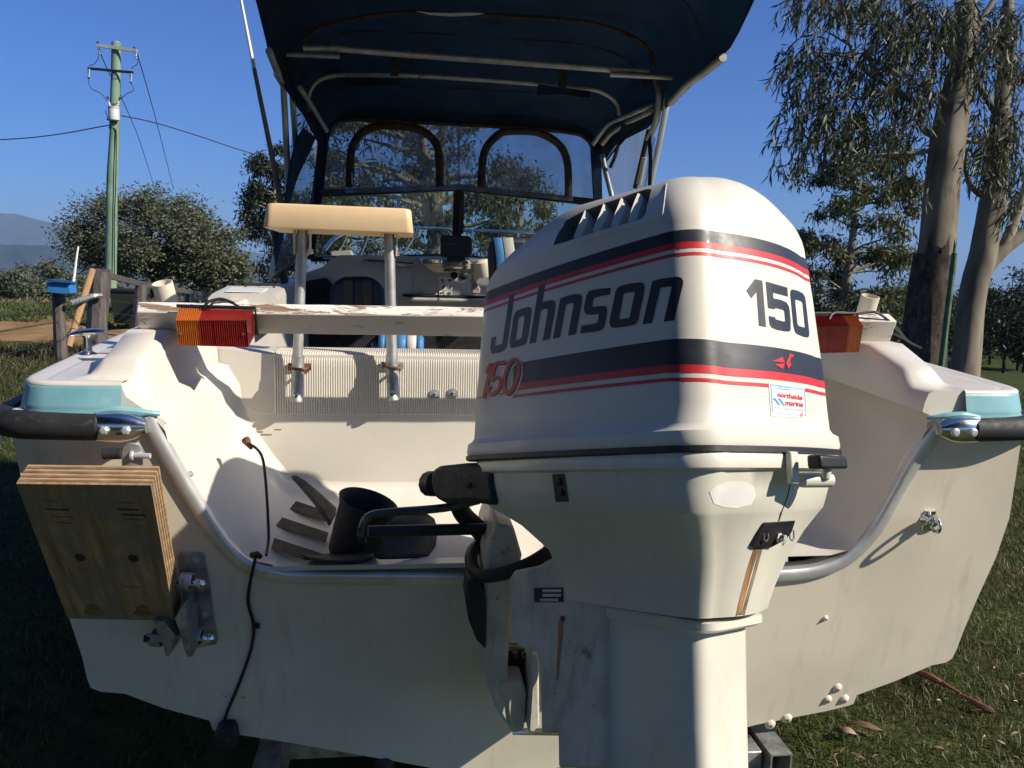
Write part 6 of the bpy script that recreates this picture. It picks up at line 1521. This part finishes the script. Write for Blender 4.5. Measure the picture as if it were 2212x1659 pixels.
sprays([(1745, 105, 45, 40, 17), (1722, 165, 34, 45, 13), (1716, 255, 34, 55, 15), (1705, 320, 26, 45, 8), (1770, 140, 40, 45, 20), (1800, 95, 55, 30, 26), (1760, 230, 40, 55, 26), (1815, 180, 45, 40, 26), (1840, 240, 50, 40, 28), (1795, 280, 40, 40, 18),
        (1880, 120, 55, 45, 34), (1920, 170, 50, 45, 34), (1960, 120, 45, 60, 40), (1930, 60, 60, 45, 40), (1985, 55, 45, 45, 34), (1985, 190, 30, 45, 22), (1990, 260, 25, 35, 14), (1890, 270, 40, 30, 18), (1950, 320, 40, 30, 16),
        (1790, -15, 90, 25, 60), (1880, -10, 60, 22, 36), (1960, 0, 50, 25, 34), (2030, 20, 45, 45, 34), (2040, 110, 32, 55, 18), (2020, 175, 22, 40, 14), (2090, 30, 45, 50, 30), (2140, 40, 45, 45, 28), (2190, 40, 40, 50, 30), (2120, 110, 30, 40, 20), (1995, 380, 16, 40, 8)], DA, rsn, parent=ta)
DB = 9.1
tb2 = thing('large_gum_tree', 'smooth pale gum tree forking to the right of the green post', 'tree', tuple(PD(2080, 960, DB)))
b = MB(); pts, rad = trunkpath([(2060, 960, 76), (2074, 860, 66), (2086, 775, 58), (2097, 670, 55), (2110, 601, 54), (2122, 555, 56), (2133, 485, 50), (2145, 439, 56), (2150, 400, 46), (2156, 320, 40), (2163, 228, 34), (2170, 150, 28), (2176, 60, 24), (2180, -60, 18)], DB); bumpy(b, pts, rad, 20, .03, 8)
for q in ([(2112, 605, 40), (2140, 565, 34), (2175, 533, 29), (2212, 505, 27), (2260, 468, 24), (2330, 400, 20)], [(2150, 560, 28), (2170, 530, 24), (2190, 480, 22), (2207, 430, 20), (2240, 360, 16)],
          [(2128, 425, 18), (2108, 412, 14), (2094, 395, 12), (2086, 360, 10), (2090, 330, 8)], [(2150, 240, 18), (2134, 215, 15), (2118, 190, 12)], [(2166, 205, 16), (2195, 180, 13), (2225, 140, 10)], [(2150, 268, 12), (2128, 300, 10), (2105, 306, 9), (2080, 300, 8), (2066, 300, 7)]): br(b, q, DB)
b.build('trunk', bark_s, tb2, smooth=70)
sprays([(2150, 270, 40, 40, 30), (2140, 330, 35, 45, 34), (2180, 320, 35, 60, 40), (2195, 240, 30, 50, 30), (2205, 400, 25, 45, 22), (2110, 230, 25, 35, 16), (2110, 150, 30, 40, 22), (2190, 130, 35, 45, 34), (2200, 450, 20, 30, 8), (2150, 80, 40, 40, 26)], DB, rsn, parent=tb2)
gpst = MB(); gb = PD(2032, 800, 8.3); gpst.lathe(gb, (np.array(PD(2062, 548, 8.3))-gb), [(.030, -.6), (.030, 0), (.029, np.linalg.norm(np.array(PD(2062, 548, 8.3))-gb)), (.026, np.linalg.norm(np.array(PD(2062, 548, 8.3))-gb)+.004)], 12)
green_p = pm("green_painted_post", (.075, .15, .085), rough=.7, var=.2, vs=10, spec=.3)
tag(gpst.build('green_post', green_p, None), 'slim green post leaning beside the rough dark trunk', 'post')
# ================================================================== UTILITY POLE AND LINES
pole_g = pm("green_treated_pole", (.20, .30, .20), rough=.85, var=.16, vs=2.5, stretch=(1, 1, .3), bmp=.3, bs=12, dirt=(.10, .13, .09), dirt_s=2.2, dirt_lo=.60, spec=.2)
arm_g = pm("grey_crossarm", (.42, .42, .40), rough=.7, var=.1, vs=5)
wire_m = pm("dark_wire", (.03, .03, .035), rough=.6)
porc = pm("porcelain", (.62, .62, .60), rough=.3, var=.1, vs=5)
DP = 34.0
up = thing('utility_pole', 'tall green timber power pole with two cross-arms and a grey transformer', 'power pole', tuple(PD(241, 662, DP)))
def pp(px, py, d=0.0): return V(PD(px, py, DP+d))
b = MB(); pts = [pp(241, 668), pp(239, 600), pp(241, 500), pp(242, 400), pp(244, 350), pp(248, 290), pp(247, 250), pp(250, 170), pp(251, 93)]
b.tube(smooth_path(pts, 4), [.235-.055*i/32 for i in range(33)], 16); b.build('shaft', pole_g, up, smooth=60)
MB().lathe(pp(251, 93), (0, 0, 1), [(.15, -.03), (.155, 0), (.13, .05), (.02, .07)], 12).build('pole_cap', arm_g, up)
def armb(a, c, h, mat, dd): 
    a, c = pp(*a, -dd), pp(*c, -dd); b = MB(); b.prism([a+Vector((0, 0, h)), c+Vector((0, 0, h)), c-Vector((0, 0, h)), a-Vector((0, 0, h))], (0, .10, 0)); return b.build('cross_arm', mat, up)
armb((208, 97), (295, 109), .065, arm_g, .28); armb((189, 147), (287, 156), .045, black_pl, .30)
for px, py in ((211, 94), (290, 106)): MB().lathe(pp(px, py, -.24), (0, 0, 1), [(.03, 0), (.05, .02), (.05, .06), (.02, .09)], 8).build('pin_insulator', black_pl, up)
for x0, y0, x1, y1 in ((213, 104, 216, 118), (293, 114, 296, 130)):
    a, c = pp(x0, y0, -.2), pp(x1, y1, -.1); b = MB(); b.lathe(a, c-a, [(.02, 0), (.05, .03), (.03, .08), (.055, .12), (.03, .17), (.05, .21), (.02, .26)], 8); b.build('strain_insulator', porc, up)
for px, py in ((191, 158), (282, 168)):
    b = MB(); a = pp(px, py-8, -.25); b.lathe(a, (0, 0, -1), [(.03, 0), (.035, .05), (.045, .08), (.03, .12), (.045, .16), (.03, .20), (.035, .26), (.02, .28)], 8); b.tube([a+Vector((.06, -.06, .02)), a+Vector((.02, -.05, -.32))], .018, 6); b.build('fuse', porc, up); MB().box(a+Vector((0, 0, -.33)), (.07, .06, .08)).build('fuse_cap', black_pl, up)
tr_ = MB(); tc_ = pp(246, 246, -.34); tr_.lathe(tc_-Vector((0, 0, .28)), (0, 0, 1), [(.14, 0), (.215, .03), (.215, .46), (.20, .50), (.12, .54)], 18); to_ = tr_.build('transformer', pm("transformer_grey", (.56, .58, .58), rough=.5, var=.06, vs=4), up)
b = MB(); b.lathe(tc_+Vector((0, 0, .20)), (0, 0, 1), [(.222, 0), (.222, .06), (.21, .08)], 18); b.build('transformer_lid', arm_g, to_)
for s_, q in ((-1, (232, 209)), (1, (259, 211))):
    a = tc_+Vector((s_*.13, -.02, .24)); c = pp(*q, -.34); b = MB(); b.lathe(a, c-a, [(.03, 0), (.05, .05), (.032, .08), (.05, .13), (.032, .16), (.05, .21), (.03, .25)], 8); b.build('bushing', porc, to_)
    MB().lathe(c, c-a, [(.03, -.10), (.045, -.06), (.03, .02)], 8).build('bushing_cap', black_pl, to_)
for pl_ in ([(191, 170), (193, 184), (202, 194), (215, 200), (225, 209), (232, 220)], [(283, 178), (288, 190), (287, 196), (272, 204), (258, 216)], [(213, 112), (213, 124), (207, 134), (200, 140), (192, 141)], [(296, 120), (298, 134), (292, 142), (283, 148)], [(228, 238), (231, 250), (240, 262), (244, 266)]):
    b = MB(); b.tube(smooth_path([pp(px, py, -.25) for px, py in pl_], 4), .016, 5); b.build('jumper_wire', wire_m, up)
for i, (px, py) in enumerate(((237, 180), (235, 295), (234, 316), (233, 341), (233, 366))):
    a = pp(px+6, py, -.1); MB().tube([a, pp(px, py, -.1)], .014, 5).build('step_peg', galv, up)
MB().box(pp(248, 164, -.20), (.14, .03, .22)).build('number_plate', alu_dull, up)
b = MB(); b.tube(smooth_path([pp(245, 276, -.20), pp(250, 282, -.20), pp(251, 300, -.21), pp(250, 400, -.22), pp(247, 470, -.22), pp(247, 600, -.23)], 4), .022, 6); b.build('down_cable', black_pl, up)
b = MB(); b.lathe(pp(234, 258, -.15), (0, -1, 0), [(.05, 0), (.05, .05), (.02, .06)], 8); b.lathe(pp(239, 276, -.15), (0, -1, 0), [(.06, 0), (.06, .05), (.02, .06)], 8); b.build('cable_clamp', black_pl, up)
def line(label, pl_, Ds, r_=.020):
    q = smooth_path([V(PD(px, py, D)) for (px, py), D in zip(pl_, Ds)], 6); b = MB(); b.tube(q, r_, 5); o = b.build('power_line', wire_m, None); tag(o, label, 'power line', 'overhead lines from the pole'); return o
line('service line sagging from the pole away to the left edge', [(-40, 304), (60, 298), (140, 288), (200, 277), (238, 270)], [36, 35, 34.5, 34, 34], .024)
line('service line running from the transformer down right to the dark gum', [(262, 250), (330, 264), (420, 291), (500, 318), (545, 332)], [34, 36, 39, 42, 44], .026)
line('conductor dropping steeply from the right end of the upper cross-arm behind the bush', [(296, 116), (318, 190), (345, 290), (375, 410)], [34, 42, 54, 70], .022)
line('conductor from the left end of the upper cross-arm passing behind the pole', [(214, 108), (232, 150), (262, 210), (300, 300), (335, 410)], [34, 38, 44, 56, 74], .022)
# ================================================================== TIMBER AND WIRE FENCE
fe = thing('fence', 'grey timber and barbed wire fence with a top rail, beyond the port gunwale', 'fence', tuple(PZ(215, 760, 0)))
def fpost(bx, tx, ty, wpx, D, by, rough=True, name='post'):
    bs = V(PD(bx, by, D)); tp = V(PD(tx, ty, D)); w_ = wpx/FPX*D/2; b = MB(); rings = []
    for i in range(9):
        t = i/8; p = bs.lerp(tp, t); k = w_*(1.05-.10*t); rings.append([p+Vector((k*math.cos(a)*(1+.08*math.sin(3*a+i)), k*.9*math.sin(a)*(1+.06*math.cos(2*a+i)), (.03*math.sin(a*2) if i == 8 else 0))) for a in [2*PI*q/9+.3 for q in range(9)]])
    b.loft(rings, True, True, True); return b.build(name, fence_w, fe, smooth=25)
fpost(133, 124, 606, 26, 13.4, 792)
fpost(205, 216, 584, 44, 14.2, 800)
fpost(298, 305, 612, 26, 19.0, 720)
for i, (px, D) in enumerate(((352, 24), (405, 29), (455, 33))): fpost(px, px+1, 627+i*3, 10, D, 680)
b = MB(); 
ra_, rb2 = V(PD(212, 590, 14.1)), V(PD(335, 622, 22)); b.prism([ra_+Vector((0, 0, .06)), rb2+Vector((0, 0, .06)), rb2-Vector((0, 0, .06)), ra_-Vector((0, 0, .06))], (.02, .08, 0)); b.build('rail', fence_w, fe, bevel=.01)
b = MB(); ra_, rb2 = V(PD(300, 613, 18.9)), V(PD(512, 648, 38)); b.prism([ra_+Vector((0, 0, .07)), rb2+Vector((0, 0, .07)), rb2-Vector((0, 0, .07)), ra_-Vector((0, 0, .07))], (.02, .10, 0)); b.build('rail', fence_w, fe, bevel=.01)
def fwire(pl_, Ds, r_=.006, barbs=True):
    q = smooth_path([V(PD(px, py, D)) for (px, py), D in zip(pl_, Ds)], 6); b = MB(); b.tube(q, r_, 4)
    if barbs:
        L = 0
        for a, c in zip(q, q[1:]):
            for t in (.25, .75):
                p = a.lerp(c, t); d_ = (c-a).normalized(); s_ = d_.cross(Vector((0, 0, 1))).normalized()
                b.tube([p+s_*.03+Vector((0, 0, .025)), p-s_*.03-Vector((0, 0, .025))], r_*.8, 3, caps=False)
    return b.build('wire', wire_m, fe)
fwire([(-80, 638), (0, 628), (60, 632), (118, 633)], [12, 12.6, 13, 13.3])
fwire([(-80, 690), (0, 683), (60, 681), (122, 676)], [12, 12.6, 13, 13.3])
fwire([(-60, 724), (0, 716), (60, 706), (124, 696)], [12, 12.6, 13, 13.3])
fwire([(-30, 775), (40, 758), (90, 748), (126, 738)], [12, 12.6, 13, 13.3])
fwire([(136, 660), (160, 690), (190, 724), (205, 742)], [13.3, 13.5, 13.8, 14])
fwire([(134, 735), (160, 706), (190, 690)], [13.3, 13.7, 14])
fwire([(215, 648), (260, 652), (300, 656)], [14.1, 16, 18.8], .005, False)
fwire([(212, 668), (255, 678), (300, 683)], [14.1, 16, 18.8], .005, False)
fwire([(300, 650), (360, 652), (480, 655)], [18.8, 24, 34], .006, False)
fwire([(300, 640), (360, 644), (480, 650)], [18.8, 24, 34], .006, False)
for px in (381, 411, 432): b = MB(); b.tube([V(PD(px, 632, 28)), V(PD(px, 690, 28))], .02, 5); b.build('picket', galv, fe)
b = MB(); b.tube(smooth_path([V(PD(150, 655, 13.3)), V(PD(175, 648, 13.6)), V(PD(198, 640, 13.9)), V(PD(221, 638, 14.0))], 4), .045, 8); b.build('pipe_brace', galv, fe)
bx = thing('letter_box', 'small blue metal box on top of the shorter fence post', 'box', tuple(V(PD(124, 633, 13.25))))
b = MB(); q = [V(PD(px, py, 13.1)) for px, py in [(101, 607), (104, 604), (151, 609), (152, 634), (140, 636), (101, 632)]]; b.prism(q, (0, .25, 0)); bxo = b.build('box', pm("blue_paint", (.03, .20, .50), rough=.5, var=.08, vs=6), bx, bevel=.01)
b = MB(); b.prism([V(PD(px, py, 13.05)) for px, py in [(100, 608), (104, 603), (153, 608), (153, 612), (116, 609), (102, 612)]], (0, .26, 0)); b.build('lid', pm("dark_blue_paint", (.02, .10, .26), rough=.5), bxo)
b = MB(); b.tube([V(PD(158, 612, 13.2)), V(PD(160, 600, 13.2)), V(PD(165, 560, 13.2)), V(PD(169, 532, 13.2))], [.022, .020, .016, .013], 6); tag(b.build('white_rod', white_v, None), 'thin white rod rising from behind the blue box', 'rod')
b = MB(); b.tube([V(PD(148, 748, 13.6)), V(PD(175, 660, 13.8)), V(PD(200, 581, 13.9))], [.055, .06, .055], 9); tag(b.build('stake', stake_w, None), 'pale peeled timber stake leaning against the thick fence post', 'stake')
wbn = thing('wheelie_bin', 'dark green wheelie bin standing behind the fence', 'bin', tuple(PD(277, 695, 22)))
b = MB(); c = V(PD(277, 697, 22)); b.loft([[c+Vector((x*.26, y*.28, 0)) for x, y in ((-1, -1), (1, -1), (1, 1), (-1, 1))], [c+Vector((x*.34, y*.36, .82)) for x, y in ((-1, -1), (1, -1), (1, 1), (-1, 1))]], True, True, True); b.build('body', pm("bin_green", (.012, .022, .016), rough=.6), wbn, bevel=.02)
b = MB(); b.box(c+Vector((0, 0, .86)), (.76, .80, .09)); b.build('lid', black_pl, wbn, bevel=.03)
# ================================================================== GRASS, LITTER, HAZE
rg = np.random.RandomState(77)
def blades(n_, xr, yr, hmin, hmax, wmin, wmax, mat, name, label, keep=None):
    x = rg.uniform(*xr, n_); y = rg.uniform(*yr, n_)
    if keep is not None: k = keep(x, y); x, y = x[k], y[k]
    n_ = len(x); z = gh(x, y); tuft = .5+.5*np.sin(x*5.1+1.3*np.sin(y*4.3))*np.cos(y*6.2+1.1*np.sin(x*3.7)); h = (hmin+(hmax-hmin)*rg.uniform(0, 1, n_)**1.6)*(.55+.75*tuft)
    az = rg.uniform(0, 2*PI, n_); w_ = rg.uniform(wmin, wmax, n_); ln = rg.uniform(.25, 1.15, n_)*h; a2 = rg.uniform(0, 2*PI, n_)
    s_ = np.stack([np.cos(az), np.sin(az), np.zeros(n_)], -1)*w_[:, None]/2; base = np.stack([x, y, z-.004], -1); lean = np.stack([np.cos(a2), np.sin(a2), np.zeros(n_)], -1)
    up_ = np.zeros((n_, 3)); up_[:, 2] = h; mid = base+up_*.6+lean*(ln*.30)[:, None]; tip = base+up_+lean*ln[:, None]
    v = np.stack([base-s_, base+s_, mid+s_*.7, mid-s_*.7, tip], 1).reshape(-1, 3); f0 = np.arange(n_)[:, None]*5
    f = np.concatenate([f0+np.array([[0, 1, 2]]), f0+np.array([[0, 2, 3]]), f0+np.array([[3, 2, 4]])])
    o = npmesh(name, v, f, mat); return tag(o, label, None, kind='stuff')
gm1 = leafmat("grass_blade", (.085, .108, .034), (.038, .050, .016), trans=.3)
gm2 = leafmat("dry_grass_blade", (.20, .16, .085), (.09, .075, .04), trans=.25)
under = lambda x, y: ~((np.abs(x) < .9) & (y > .1) & (y < 5.2))
blades(110000, (1.0, 4.6), (-1.1, 4.5), .015, .055, .003, .0065, gm1, 'grass', 'short mown green grass beside the starboard side of the hull', under)
blades(60000, (1.0, 4.6), (-1.1, 4.5), .012, .045, .003, .006, gm2, 'dry_grass', 'dry straw blades among the short grass', under)
blades(60000, (2.0, 12.0), (4.5, 16), .03, .11, .008, .016, gm1, 'grass', 'grass further along the starboard side of the boat')
blades(55000, (-5.0, -1.0), (-.8, 6.0), .015, .06, .004, .009, gm1, 'grass', 'shaded grass beside the port side of the hull', under)
gm3 = leafmat('olive_grass_blade', (.080, .080, .032), (.035, .035, .015), trans=.25)
blades(56000, (-12, -2.0), (6.0, 14), .03, .13, .008, .018, gm3, 'grass', 'grass and weeds along the foot of the fence')
blades(9000, (-9.5, -4.0), (12.6, 14.4), .06, .24, .010, .022, gm3, 'weeds', 'taller weeds around the fence posts')
blades(45000, (-26, -3), (21.5, 34), .08, .24, .03, .06, gm1, 'grass', 'bright green grass strip beyond the dirt track', lambda x, y: (np.hypot(x-CAM[0], y-CAM[1]) > 23.5))
blades(40000, (-38, -4), (33, 52), .10, .40, .04, .08, gm2, 'dry_grass', 'pale dry grass below the paddock trees')
# fallen leaves and bark, each its own object
leafm = [pm("fallen_leaf_tan", (.36, .24, .13), rough=.7, var=.2, vs=20), pm("fallen_leaf_brown", (.16, .085, .045), rough=.7, var=.2, vs=20), pm("fallen_leaf_pale", (.52, .42, .30), rough=.7, var=.15, vs=20)]
protos = []
for k in range(5):
    L = (.09, .12, .07, .10, .055)[k]; W = (.020, .022, .018, .030, .02)[k]; b = MB(); r0_, r1_, r2_ = [], [], []
    for i in range(7):
        t = i/6; wv = W*math.sin(PI*min(1, t*.94+.05))**.8; bend = .06*L*math.sin(t*4+k); zz = .004+.012*math.sin(PI*t)*((-1)**k*.3+.7)
        r0_.append((L*(t-.5), bend-wv/2, zz+.004)); r1_.append((L*(t-.5), bend, zz)); r2_.append((L*(t-.5), bend+wv/2, zz+.005))
    b.loft([r0_, r1_, r2_], False); me_o = b.build('fallen_leaf', leafm[k % 3], None, smooth=60); protos.append(me_o)
ln = 0
lab = ('curled tan gum leaf lying on the grass right of the hull', 'dark brown gum leaf lying on the grass right of the hull', 'bleached pale gum leaf lying on the grass right of the hull', 'broad tan gum leaf lying on the grass right of the hull', 'short brown gum leaf lying on the grass right of the hull')
grp = ('curled tan leaves on the grass', 'dark brown leaves on the grass', 'bleached leaves on the grass', 'broad tan leaves on the grass', 'short brown leaves on the grass')
for i in range(150):
    k = i % 5; px = rnd.uniform(1700, 2215); py = rnd.uniform(1180, 1660)
    if px < 2212-(py-1000)*.62+120 and px < 1880+(1560-py)*1.1: continue
    q = PZ(px, py, .03); q = PZ(px, py, ghf(q[0], q[1])+.03)
    if protos[k].get('label') is None: o = protos[k]
    else: o = protos[k].copy(); col.objects.link(o)
    o.location = tuple(q); o.rotation_euler = (rnd.uniform(-.5, .5), rnd.uniform(-.4, .4), rnd.uniform(0, 6.28)); s_ = rnd.uniform(.22, .52); o.scale = (s_,)*3; tag(o, lab[k], 'leaf', grp[k])
for (px, py, L, m_, l_) in ((1868, 1578, .13, 1, 'large curled brown strip of bark on the grass below the transom corner'), (1830, 1590, .07, 0, 'small folded tan leaf beside the curled brown bark strip')):
    b = MB(); rows = []
    for i in range(9):
        t = i/8; rows.append([(L*(t-.5), .022*math.cos(a)*math.sin(PI*t+.05), .012+.020*math.sin(a)*math.sin(PI*t+.05)) for a in [2.6*q/5 for q in range(6)]])
    b.loft(rows, False); o = b.build('bark_strip', leafm[m_], None, smooth=60); q = PZ(px, py, .02); o.location = tuple(q); o.rotation_euler = (0, 0, -.5); tag(o, l_, 'bark')
b = MB(); st_ = [PZ(1975, 1448, .03), PZ(2010, 1462, .05), PZ(2050, 1485, .035), PZ(2090, 1508, .04), PZ(2125, 1528, .03), PZ(2148, 1538, .02)]
b.tube(smooth_path([V(p) for p in st_], 4), [.010+.006*math.sin(i*.5) for i in range(21)], 8); b.tube(smooth_path([V(PZ(2028, 1466, .04)), V(PZ(2048, 1482, .05)), V(PZ(2075, 1498, .045))], 4), .006, 6)
bstk = b.build('fallen_branch', pm("reddish_stick", (.20, .085, .045), rough=.8, var=.3, vs=12, bmp=.4, bs=60), None); tag(bstk, 'reddish fallen branch lying on the grass right of the transom', 'branch')
# haze: one closed box of thin air round everything
hb2 = MB(); hb2.box((0, 0, 300), (26400, 26400, 860)); hz = bpy.data.materials.new("haze_air"); hz.use_nodes = True; hn = hz.node_tree; hn.nodes.clear()
ho = hn.nodes.new("ShaderNodeOutputMaterial"); pv = hn.nodes.new("ShaderNodeVolumePrincipled"); pv.inputs['Density'].default_value = .000085; pv.inputs['Color'].default_value = (.46, .68, 1.0, 1); pv.inputs['Anisotropy'].default_value = .0
hn.links.new(pv.outputs[0], ho.inputs['Volume'])
hzo = hb2.build('haze', hz, None, smooth=0); tag(hzo, 'thin blue haze over the valley and mountains', None, kind='stuff')
